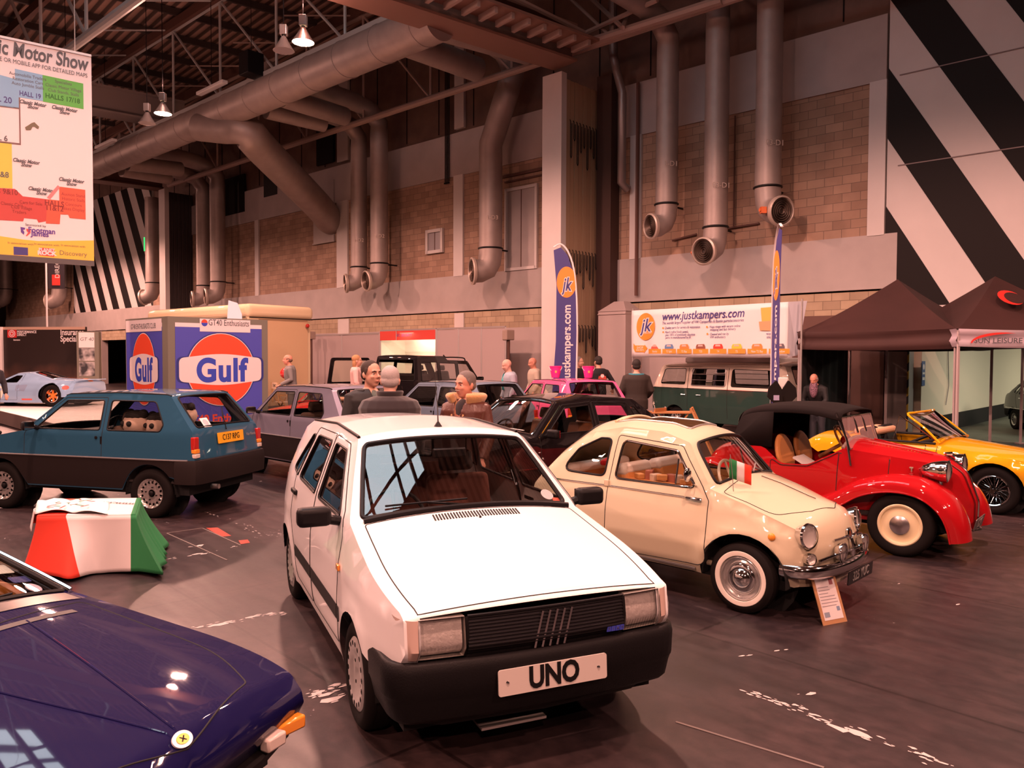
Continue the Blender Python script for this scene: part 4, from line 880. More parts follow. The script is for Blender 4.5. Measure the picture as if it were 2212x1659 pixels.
        b.build('headlamp_housing', mat('lamp_trim', (.6, .55, .5), .4, .6), bk)
        b = MB(); n = 26
        b.grid(lambda s, t: (X(sg*(.418+.21*s), lz0+(lz1-lz0)*t)+.012+.0015*math.cos(s*PI*2*13), sg*(.418+.21*s), lz0+(lz1-lz0)*t), 52, 3); b.build('headlamp_lens', LENS, bk, smooth=30)
        # corner indicator wraps on to the wing
        b = MB()
        def cor(s, t):
            z = lz0+(lz1-lz0)*t; y0 = .632; x0 = X(sg*y0, z)+.010
            ang = s*PI/2; return (x0-.075*(1-math.cos(ang))-.055*s*s, sg*(y0+.082*math.sin(ang)), z+.004*s)
        b.grid(cor, 10, 4); b.build('corner_indicator', mat('clear_amber', (.62, .46, .40), .2, coat=1), c.root)
    # bumpers
    def bumper(x_end, x_face, z0, z1, z2, yw, name, sgn, wrap):
        path = []
        ys = np.linspace(-1, 1, 23)
        pts = [(wrap, -yw, 0), (x_face-sgn*.16, -yw, 0)]
        pts += [(x_face-sgn*.16*(1-math.sin(a)), -yw+.13*(1-math.cos(a)), 0) for a in np.linspace(0, PI/2, 6)[1:-1]]
        pts += [(x_face+sgn*.045*(1-(y/(yw-.13))**2), y, 0) for y in np.linspace(-yw+.13, yw-.13, 9)]
        pts += [(p[0], -p[1], 0) for p in pts[:6][::-1]]
        prof = [(-.10, z1-.035), (-.045, z1-.004), (-.02, z1), (-.005, z1-.012), (.004, z1-.05), (.0, z2), (-.006, z2-.01), (-.012, z2-.03), (-.03, z0+.02), (-.05, z0), (-.10, z0)]
        k = 1 if sgn > 0 else -1
        b = MB(); b.sweep(pts if sgn > 0 else pts, [(a*k, z) for a, z in prof] if True else 0); return b.build(name, mat('bumper_black', (.010, .009, .010), .45, spec=.12, bump=(120, .15)), c.root, smooth=50)
    fbp = bumper(.3, .700, .27, .555, .40, .765, 'front_bumper', 1, .315)
    b = MB(); b.sweep([(.40, -.67, 0), (.55, -.62, 0), (.63, -.5, 0), (.66, 0, 0), (.63, .5, 0), (.55, .62, 0), (.40, .67, 0)], [(-.03, .22), (.0, .235), (.01, .29), (-.03, .29)]); b.build('front_spoiler', BLACK, fbp)
    bumper(-2.6, -2.90, .27, .56, .40, .745, 'rear_bumper', -1, -2.68)
    F = frame((.753, 0, .435), (0, 1, 0), (-.06, 0, 1)); number_plate(c.root, 'UNO', F, .56, .118, (.66, .60, .56), .135, bold=.005, width=.84)
    b = MB()
    for y in (-.235, .235): b.lathe([(.009, 0), (.006, .004), (.001, .005)], 8, o=F@Vector((y, 0, .008)), R=F.to_3x3())
    b.build('plate_screws', CHROME, fbp)
    b = MB(); b.box((.50, -.12, .15), (.16, .34, .012)); b.build('under_tray', STEEL, c.root)
    for sg in (1, -1):                             # tail lamps
        b = MB(); b.box((-2.83, sg*.64, .82), (.05, .12, .22)); b.build('tail_lamp', REDL, c.root, bevel=.01)
    under(c, -2.75, .55, .20, .66, [(0, .275, .325, .735, .28), (-2.36, .275, .325, .735, .28)], hi=.38)
    b = MB(); b.box((.18, 0, .52), (.75, 1.0, .3)); b.build('engine_bay', DARK, c.root)
    wheels(c, 'uno', .277, .155, .185, [(0, .685), (0, -.685), (-2.36, .67), (-2.36, -.67)], steer=.0)
    brown = mat('brown_cloth', (.16, .055, .04), .9)
    dk = mat('dark_trim', (.03, .022, .022), .7)
    for y in (.35, -.35): seat(c.root, -1.15, y, .45, brown, .50, .56, .3, hm=dk)
    seat(c.root, -1.98, 0, .45, brown, 1.15, .55, .35, head=False, name='rear_seat')
    b = MB(); b.box((-.48, 0, .84), (.30, 1.28, .16)); b.box((-.62, -.33, .86), (.22, .42, .16)); b.box((-1.2, 0, .36), (2.6, 1.36, .04)); b.build('dashboard', dk, c.root, bevel=.03)
    steering(c.root, -.74, -.34, .90)
    b = MB(); b.box((-.72, .0, 1.30), (.03, .22, .06)); b.build('rear_view_mirror', BLACK, c.root, bevel=.01)
    return c
build_uno()
# ================================================================ small boxy hatchbacks (one blue, two silver, one pink)
def panda(name, label, q, col, detail=0, h=.07, clad=True, metal=.0):
    sil = [('fb', .56, .50), ('nose', .60, .66), ('hood', .55, .82, .05), ('sc', -.32, .985, .03), ('rf', -.88, 1.43, .10), ('rm', -1.6, 1.455), ('rr', -2.34, 1.44, .10), ('bl', -2.70, 1.02, .04), ('tb', -2.75, .70), ('rb', -2.70, .45)]
    sec = interp([(.3, .70), (.45, .715), (.7, .725), (.99, .705), (1.03, .69), (1.45, .575)])
    def Y(x, z):
        k = .05*max(0, (x-.1)/.5)**2+.03*max(0, (-2.3-x)/.45)**2
        return sec(z)-k
    lo = .32
    bottom = [(-2.60, .45)]+arch(-2.16, .29, .345, 0, .45)[1:]+[(-1.78, lo), (-.40, lo)]+arch(0, .29, .345, 0, .45)[1:]+[(.5, .45)]
    c = Car(name, label, q, sil, Y, [('fb', .03, 2), ('hood', .03, 2.2), ('sc', .03, 2.2), ('rf', .03, 2.4), ('rr', .03, 2.4), ('bl', .035, 3), ('rb', .03, 3)],
            [('fb', .02), ('hood', .03), ('sc', .03), ('rf', .03), ('rr', .035), ('bl', .035), ('rb', .02)], bottom)
    B = paint('paint_'+name+str(int(col[0]*1000)), col, .32, metal)
    fd = fillet([(-.38, .35, .04), (-.36, .95, .03), (-.42, 1.03, .01), (-.90, 1.395, .04), (-1.50, 1.405, .02), (-1.50, .35, .04)])
    fw = fillet([(-.52, 1.02, .02), (-.92, 1.36, .04), (-1.455, 1.37, .03), (-1.455, 1.02, .03)])
    qw = fillet([(-1.56, 1.02, .03), (-1.56, 1.37, .04), (-2.18, 1.365, .08), (-2.33, 1.10, .05), (-2.30, 1.02, .05)])
    Us, Uf, Ur, Ub = c.U('sc'), c.U('rf'), c.U('rr'), c.U('bl')
    W = shell(c, B, [(fd, fw)], [qw], Q(c.U('hood', .02), Us-.06, .88, r=.02), Q(Us+.02, Uf-.03, .90, .92), Q(Ur+.05, Ub-.04, .86, .84), h=h, gutter=(Uf-.02, Ur+.02, BLACK))
    cl = mat('dark_cladding', (.018, .013, .013), .5, spec=.15)
    if clad:
        for ch in 'RL':
            band = [(p[0], p[1]) for p in bottom[:1]]; top = .69
            poly = [(-2.70, .46)]+[p for p in bottom if p[0] > -2.6 and p[0] < .5 and p[1] < .56]+[(.52, .46), (.56, top), (-2.72, top)]
            poly = [(-2.70, .46)]+arch(-2.16, .29, .35, 0, .46)[1:]+[(-1.78, lo+.02), (-.40, lo+.02)]+arch(0, .29, .35, 0, .46)[1:]+[(.50, .46), (.54, top), (-2.72, top)]
            c.panel('side_cladding', ch, poly, cl, off=.007, h=.09)
            sg = 1 if ch == 'L' else -1; b = MB(); b.tube([(x, sg*(c.Y(x, .695)+.006), .695) for x in np.linspace(.50, -2.68, 20)], .010, 6); b.build('cladding_trim', mat('trim_grey', (.35, .33, .33), .35, .6), c.root)
    for sg in (1, -1):
        b = MB(); b.sweep([(.50, sg*.69, 0), (.60, sg*.64, 0), (.66, sg*.5, 0), (.68, 0, 0)], [(-.03, .42), (.03, .42), (.04, .60), (.02, .66), (-.03, .66)] if 1 else 0); b.build('front_bumper', cl, c.root)
        b = MB(); b.box((-2.725, sg*.635, .88), (.06, .085, .17)); l = b.build('tail_lamp', REDL, c.root, bevel=.012)
        b = MB(); b.box((-2.735, sg*.635, .80), (.06, .087, .05)); b.build('rear_indicator', AMBER, l, bevel=.008)
        b = MB(); b.box((-2.742, sg*.635, .745), (.055, .087, .05)); b.build('reversing_lamp', mat('clear_lamp', (.7, .6, .55), .2, coat=1), l, bevel=.008)
        b = MB(); b.box((.60, sg*.5, .72), (.05, .2, .13)); b.build('headlamp', STEEL, c.root, bevel=.01)
    b = MB(); pts = [(-2.52, -.715, 0), (-2.70, -.715, 0), (-2.765, -.69, 0), (-2.795, -.60, 0), (-2.815, 0, 0), (-2.795, .60, 0), (-2.765, .69, 0), (-2.70, .715, 0), (-2.52, .715, 0)]
    b.sweep(pts, [(-.02, .40), (.025, .42), (.03, .63), (.012, .695), (-.02, .70)][::1] if True else 0)
    b2 = MB(); b2.sweep(pts[::-1], [(-.05, .40), (.02, .42), (.03, .62), (.012, .69), (-.05, .70)]); b2.build('rear_bumper', cl, c.root, smooth=40)
    mirror(c.root, c.P('L', -.55, 1.04), 1, size=(.06, .16, .11)); mirror(c.root, c.P('R', -.55, 1.04), -1, size=(.06, .16, .11))
    for ch in 'LR':
        sg = 1 if ch == 'L' else -1; b = MB(); b.lathe([(.018, 0), (.018, .01), (.001, .012)], 10, 'Y', o=(-1.42, sg*c.Y(-1.42, .93), .93)); b.box((-1.49, sg*c.Y(-1.49, .9), .90), (.02, .012, .09)); b.build('door_handle', BLACK, W[ch+'0'])
    under(c, -2.65, .52, .28, .64, [(0, .29, .35, .69, .26), (-2.16, .29, .35, .69, .26)], hi=.44)
    wheels(c, 'panda', .29, .15, .175, [(0, .63), (0, -.63), (-2.16, .63), (-2.16, -.63)])
    dk = mat('dark_trim', (.03, .022, .022), .7)
    cabin(c.root, -.3, -2.5, .66, .42, dk, [(-1.2, .33), (-1.2, -.33)], .52, -.50, .86, mat('tan_cloth', (.10, .06, .045), .9), (-.74, -.33, .93), rear=-2.0, hb=.5)
    wiper(c.root, c.P('O', Ub-.12, -.0, .01), c.P('O', Ub+.02, .1, .012), c.P('O', Ub-.30, -.25, .01))
    return c, W
def plush(root_loc, s, label, rz):
    t = thing('plush_toy', label, 'soft toy', root_loc, rz, 'plush toys in the back of the blue car')
    cream = mat('plush_cream', (.72, .52, .42), .95, sheen=.3); blk = mat('plush_black', (.02, .016, .016), .95)
    b = MB(); b.ball((0, 0, .12*s), (.14*s, .15*s, .15*s), 16, 12); b.build('body', cream, t, 180)
    b = MB(); b.ball((0, 0, .36*s), (.14*s, .15*s, .13*s), 16, 12); hd = b.build('head', cream, t, 180)
    b = MB()
    for y in (1, -1): b.ball((0, y*.11*s, .47*s), .05*s, 10, 8)
    b.ball((.0, 0, .44*s), (.12*s, .13*s, .07*s), 12, 8); b.build('ears', blk, hd, 180)
    for y in (1, -1):
        b = MB(); b.tube([(.03*s, y*.12*s, .22*s), (.10*s, y*.15*s, .10*s), (.16*s, y*.10*s, .06*s)], [.05*s, .055*s, .04*s], 8); b.build('arm', blk, t, 180)
        b = MB(); b.ball((.125*s, y*.05*s, .37*s), .03*s, 8, 6); b.build('eye_patch', blk, hd, 180)
P1 = (-6.145, 10.40, 2.883)
cp, W = panda('blue_hatchback', 'boxy blue three door hatchback with dark lower cladding and yellow C137 RPG plate', P1, (.022, .085, .15), 1, h=.06)
F = frame((-2.765, 0, .93), (0, -1, 0), (.07, 0, 1)); F = frame(cp.P('O', cp.U('bl', .115), 0, .012), (0, -1, 0), (.1, 0, 1))
number_plate(cp.root, 'C137 RPG', F, .52, .13, (.80, .42, .02), .10, bold=.0005, width=.80)
F = frame(cp.P('O', cp.U('bl', -.045), .56, .0), (0, -1, 0), (.6, 0, .8)); b = MB(); b.prism(rrect(-.07, -.02, .07, .11, .006), .004, .006, F); st = b.build('window_sticker', WHITE, cp.root); flat_on('sticker_roundel', [ell(0, .045, .045)], F, mat('sticker_grey', (.45, .45, .5), .6), st, off=.0065)
text_on('model_script', 'Fiat Panda', frame(cp.P('O', cp.U('bl', .12), -.68, .006), (0, -1, 0), (.1, 0, 1)), 0, 0, .05, STEEL, cp.root, shear=.3, thick=.001)
b = MB(); b.tube([(-2.30, .25, .32), (-2.75, .22, .33)], .03, 10); b.build('exhaust_pipe', STEEL, cp.root)
b = MB(); b.box((.52, .74, .80), (.1, .05, .05)); b.build('front_indicator', AMBER, cp.root, bevel=.01)
b = MB(); b.tube([cp.P('L', .10, .80, .002), cp.P('L', .14, .80, .002)], .018, 8); b.build('wing_repeater', AMBER, cp.root)
Mp = Matrix.Translation((P1[0], P1[1], 0))@Matrix.Rotation(P1[2], 4, 'Z')
for i, (x, y, z, s_, lb) in enumerate([(-1.72, .38, .66, 1.15, 'cream and black soft toy bear nearest the side rear window of the blue hatchback'), (-2.02, .36, .66, 1.1, 'cream and black soft toy bear at the tail end of the blue hatchback side window'), (-2.28, .22, .82, 1.0, 'soft toy bear with pale belly seen through the tailgate glass of the blue hatchback')]):
    w = Mp@Vector((x, y, z)); plush(w, s_, lb, P1[2]+1.3)
c2, W2 = panda('silver_hatchback', 'boxy silver hatchback with dark lower cladding, parked behind the bonnet side of the blue one', (-3.93, 13.35, 2.385), (.24, .23, .30), metal=.5, h=.08)
c2.root['label'] = 'boxy silver hatchback with dark lower cladding, between the blue hatchback and the white one'
b = MB(); b.tube([(-.10, -.55, .95), (.0, -.55, 1.35)], .003, 5); b.build('wing_aerial', BLACK, c2.root)
c3, W3 = panda('silver_hatchback', 'boxy pale blue silver hatchback behind the man in the sheepskin collar jacket', (-1.95, 15.6, 2.355), (.20, .26, .34), metal=.5, h=.09)
c4, W4 = panda('pink_hatchback', 'bright pink hatchback carrying two pink buckets on its roof', (.616, 17.45, 1.97), (.85, .12, .30), clad=False, h=.09)
# ================================================================ cream 500
def build_500():
    q = (2.152, 6.285, -.761)
    sil = [('fb', .38, .24), ('n1', .425, .50, .1), ('n2', .385, .64, .1), ('h1', .20, .715, .2), ('h2', -.02, .80), ('sc', -.30, .885, .03), ('rf', -.57, 1.215, .08), ('r1', -.85, 1.285, .1), ('r2', -1.25, 1.30, .3), ('r3', -1.62, 1.225, .3), ('q1', -1.95, .99, .3), ('q2', -2.20, .74, .2), ('tb', -2.28, .5), ('rb', -2.22, .30)]
    sec = interp([(.22, .60), (.30, .635), (.45, .66), (.6, .655), (.75, .632), (.86, .60), (.92, .578), (1.10, .515), (1.30, .425)])
    fl = [arch_fn(0, .26, .34, .022, .06), arch_fn(-1.84, .26, .32, .018, .06)]
    def Y(x, z):
        k = 0
        if x > -.35: k = .105*((x+.35)/.75)**2
        if x < -1.5: k = .13*((-1.5-x)/.8)**2
        return sec(z)-k+sum(f(x, z) for f in fl)
    lo = .235
    bottom = [(-2.15, .31)]+arch(-1.84, .26, .315, 0, .30, zl2=lo)[1:]+[(-1.0, lo)]+arch(0, .26, .335, 0, lo, zl2=.25)+[(.36, .24)]
    c = Car('cream_small_car', 'small rounded cream car with whitewall tyres and open roof, right of the white hatchback', q, sil, Y,
            [('fb', .13, 2), ('n2', .14, 2), ('h1', .115, 2), ('sc', .085, 2), ('rf', .085, 2), ('r2', .08, 2), ('q1', .11, 2), ('rb', .13, 2)],
            [('fb', .06), ('n2', .10), ('h1', .09), ('h2', .07), ('sc', .04), ('rf', .06), ('r2', .08), ('q1', .12), ('rb', .08)], bottom)
    B = paint('cream_paint', (.64, .56, .40), .3)
    door = fillet([(-.285, .30, .10), (-.285, .80, .03), (-.355, .90, .03), (-.60, 1.19, .06), (-1.245, 1.235, .03), (-1.25, .275, .04)])
    win = fillet([(-.41, .885, .03), (-.635, 1.15, .06), (-1.18, 1.195, .05), (-1.195, .88, .05)])
    qw = fillet([(-1.305, .885, .05), (-1.305, 1.20, .05), (-1.43, 1.195, .06), (-1.64, 1.09, .1), (-1.80, .89, .07)])
    Us, Uf = c.U('sc'), c.U('rf')
    hood = fillet([(c.U('h1', -.13), -.50, .2), (c.U('h1', .02), -.93, .12), (Us-.09, -.955, .05), (Us-.035, 0, .5), (Us-.09, .955, .05), (c.U('h1', .02), .93, .12), (c.U('h1', -.13), .50, .2), (c.U('h1', -.175), 0, .5)])
    ws = Q(Us+.015, Uf-.02, .87, .88, r=.08)
    roof = Q(Uf+.14, c.U('r3', -.18), .55, .60, r=.06)
    rg = Q(c.U('r3', .06), c.U('q1', -.10), .66, .62, r=.06)
    o = shell(c, B, [(door, win)], [qw], hood, ws, rg, h=.045, seal=BLACK, hole=[roof], sr=.010)
    # open canvas roof: rim, liner, folded canvas
    b = MB(); b.tube([c.P('O', p[0], p[1], .004) for p in resample(roof, .04)], .009, 8, closed=True); b.build('roof_opening_rim', STEEL, c.root)
    b = MB()
    for k in range(3): b.tube([c.P('O', c.U('r3', -.24)+k*.035, v, .008) for v in np.linspace(-.60, .60, 14)], .014, 8)
    b.build('folded_canvas_roof', mat('canvas_cream', (.62, .52, .34), .85), c.root)
    for ch in 'RL':
        sg = 1 if ch == 'L' else -1; dr = o[ch+'0']
        def strip(nm, x0, x1, z0, z1, r, m, par, n=16, off=.002): 
            b = MB(); b.tube([c.P(ch, x0+(x1-x0)*t, z0+(z1-z0)*t, off) for t in np.linspace(0, 1, n)], r, 6); return b.build(nm, m, par)
        strip('chrome_strip', -.50, -1.24, .805, .81, .007, CHROME, dr); strip('chrome_strip', -1.265, -2.05, .81, .80, .007, CHROME, c.root)
        b = MB(); b.tube([c.P(ch, -.335, .80, .018), c.P(ch, -.36, .80, .026), c.P(ch, -.47, .803, .024), c.P(ch, -.49, .803, .004)], [.010, .014, .010, .008], 8); b.build('door_handle', CHROME, dr)
        strip('sill_strip', -.38, -1.48, .262, .262, .014, mat('sill_metal', (.30, .28, .27), .35, .8), c.root)
        b = MB(); b.tube([c.P(ch, -.60, .895, .0), c.P(ch, -.615, 1.09, .0)], .008, 6); b.build('quarter_light_bar', CHROME, dr)
        c.line('window_trim', ch, win, .006, CHROME, off=.007, parent=dr)
        for z in (.83, .42): 
            b = MB(); p = c.P(ch, -1.26, z, .008); b.box(p, (.05, .02, .06)); b.build('door_hinge', B, c.root, bevel=.008)
        b = MB(); p = c.P(ch, .22, .60, .0); n_ = c.nrm(ch, .22, .60); b.ball(p, (.03, .02, .03), 12, 8); b.build('side_indicator', AMBER, c.root)
        # door mirror, chrome, round
        if ch == 'R':
            p = c.P(ch, -.42, .90, 0); b = MB(); b.tube([p, p+Vector((.03, sg*.07, .03)), p+Vector((0, sg*.11, .09))], .008, 6); b.ball(p+Vector((0, sg*.12, .10)), (.02, .055, .055)); b.build('door_mirror', CHROME, dr)
    # lamps and nose
    def lamp(y, z, R_, nm, dirn=None, depth=.05, ring=.012):
        x = c.P('O', float(np.interp(z, [.30, .50, .63, .72], [0, c.U('n1'), c.U('n2'), c.U('h1')])), y/.56).x
        d = Vector(dirn or (.93, .35*np.sign(y), .06)).normalized(); F = frame((x, y, z), Vector((0, 0, 1)).cross(d), d.cross(Vector((0, 0, 1)).cross(d)))
        b = MB(); R3 = F.to_3x3(); b.lathe([(R_*.9, -depth), (R_+.004, -.01), (R_+ring, .012), (R_+ring*.6, .028), (R_, .026)], 28, o=(x, y, z), R=R3); h = b.build(nm, CHROME, c.root); b = MB(); b.lathe([(R_, .018), (R_*.7, .004), (R_*.3, -.002), (.001, -.004)], 24, o=(x, y, z), R=R3); b.build('lamp_bowl', BOWL, h); b = MB(); b.lathe([(R_, .024), (R_*.8, .04), (R_*.4, .05), (.001, .053)], 24, o=(x, y, z), R=R3); b.build('lamp_lens', LENS, h); return h
    for s_ in (1, -1):
        lamp(s_*.455, .615, .084, 'headlamp', (.95, .22*s_, .10)); lamp(s_*.475, .455, .040, 'side_lamp', (.9, .4*s_, .05), ring=.006)
        # auxiliary spot lamps on the bumper
        b = MB(); p = Vector((.585, s_*.215, .485)); R3 = Matrix.Rotation(PI/2, 3, 'Y'); b.lathe([(.001, -.06), (.03, -.055), (.06, -.03), (.070, .0), (.070, .014), (.060, .012)], 24, o=p, R=R3); b.tube([p, p+Vector((0, 0, -.09))], .008, 6)
        h = b.build('spot_lamp', CHROME, c.root); b = MB(); b.lathe([(.06, .004), (.001, -.004)], 20, o=p, R=R3); b.build('lamp_bowl', BOWL, h); b = MB(); b.lathe([(.062, .008), (.03, .018), (.001, .02)], 20, o=p, R=R3); b.build('lamp_lens', LENS, h)
    xn = c.P('O', c.U('n1', .03), 0).x
    b = MB(); b.lathe([(.045, 0), (.045, .012), (.032, .018), (.03, .010), (.001, .010)], 24, o=(xn-.005, 0, .585), R=Matrix.Rotation(PI/2-.15, 3, 'Y'))
    for s_ in (1, -1): b.sweep([(xn-.02, s_*.235, .565), (xn+.0, s_*.12, .568), (xn+.008, s_*.04, .57)], [(-.004, -.010), (.004, -.004), (.004, .008), (-.004, .010)])
    b.tube([(xn+.01, 0, .55), (xn+.024, 0, .50), (xn+.028, 0, .44), (xn+.02, 0, .40)], [.018, .024, .020, .008], 10); b.build('nose_emblem', CHROME, c.root)
    b = MB(); b.lathe([(.026, 0), (.001, .004)], 20, o=(xn+.008, 0, .585), R=Matrix.Rotation(PI/2-.15, 3, 'Y')); b.build('emblem_enamel', mat('enamel_red', (.20, .05, .02), .2, coat=1), c.root)
    b = MB(); b.tube([c.P('O', u, 0, .003) for u in np.linspace(c.U('h1', -.05), Us-.12, 18)], .007, 6); b.build('bonnet_strip', CHROME, o['hood'])
    # bumper, over-rider bar, plate
    def bump(pts, nm): 
        b = MB(); b.sweep(pts, [(-.012, .315), (.008, .32), (.022, .345), (.027, .375), (.018, .405), (.0, .415), (-.012, .41)]); return b.build(nm, CHROME, c.root, 50)
    P2 = [(.28, -.585, 0), (.42, -.56, 0), (.50, -.47, 0), (.555, -.30, 0), (.585, 0, 0), (.555, .30, 0), (.50, .47, 0), (.42, .56, 0), (.28, .585, 0)]
    fb_ = bump([tuple(p) for p in catmull(P2, 3)], 'front_bumper')
    b = MB(); b.tube([tuple(p) for p in catmull([(.50, -.42, .44), (.57, -.25, .475), (.60, 0, .48), (.57, .25, .475), (.50, .42, .44)], 4)], .011, 8); b.build('bumper_rail', CHROME, fb_)
    bump([tuple(p) for p in catmull([(-2.15, .55, 0), (-2.34, .42, 0), (-2.44, 0, 0), (-2.34, -.42, 0), (-2.15, -.55, 0)], 4)], 'rear_bumper')
    F = frame((.575, .17, .255), (0, 1, 0), (.06, 0, 1)); number_plate(c.root, '325 YUC', F, .50, .10, (.02, .02, .022), .10, tm=mat('plate_silver', (.6, .58, .56), .3, .6), bold=.001, width=.88)
    for s_ in (0, 1): wiper(c.root, c.P('O', Us+.03, .10+.5*s_-.55, .018), c.P('O', Us-.03, .28+.5*s_-.45, .012), c.P('O', Us+.10, .10-.3+.5*s_, .016), STEEL)
    wheels(c, 'fiat500', .26, .13, .165, [(0, .585), (0, -.585), (-1.84, .585), (-1.84, -.585)])
    under(c, -2.15, .30, .20, .52, [(0, .26, .34, .62, .24), (-1.84, .26, .32, .62, .24)], hi=.34)
    tan = mat('tan_leather', (.62, .26, .08), .5); wt_ = mat('white_leather', (.78, .70, .62), .5); ol = mat('olive_trim', (.20, .15, .07), .7)
    b = MB(); b.box((-1.0, 0, .30), (1.7, 1.1, .04)); b.box((-.36, 0, .80), (.10, 1.02, .05)); b.build('dashboard', B, c.root, bevel=.02)
    for y in (.27, -.27):
        seat(c.root, -.88, y, .42, tan, .44, .50, .25, head=False)
        b = MB(); R = Matrix.Rotation(-.25, 3, 'Y'); b.box(Vector((-1.12, y, .47))+R@Vector((0, 0, .47)), (.14, .43, .12), R=R); b.build('seat_top', wt_, c.root, bevel=.04)
    seat(c.root, -1.52, 0, .46, tan, 1.02, .36, .3, head=False, name='rear_seat'); b = MB(); b.box((-1.86, 0, .87), (.14, 1.0, .10)); b.build('seat_top', wt_, c.root, bevel=.04)
    b = MB(); b.box((-1.62, -.12, .935), (.10, .22, .05), rz=.4); b.build('red_cloth', mat('red_cloth', (.65, .02, .03), .8), c.root, bevel=.02)
    tk = [mat('trinket%d' % i, cc, .5) for i, cc in enumerate(((.55, .28, .10), (.60, .50, .40), (.35, .12, .08)))]
    for i in range(7): b = MB(); b.box((-.62-.075*i, -.40+.02*(i % 3), .89+.012*(i % 2)), (.06, .09, .045+.02*(i % 3)), rz=i*.7); b.build('parcel_shelf_box', tk[i % 3], c.root, bevel=.006)
    b = MB(); b.box((-.85, -.40, .86), (.62, .16, .012)); b.build('parcel_shelf', tan, c.root)
    steering(c.root, -.56, .27, .83, .19, 1.15, mat('cream_wheel', (.7, .6, .45), .4))
    return c
c5 = build_500()
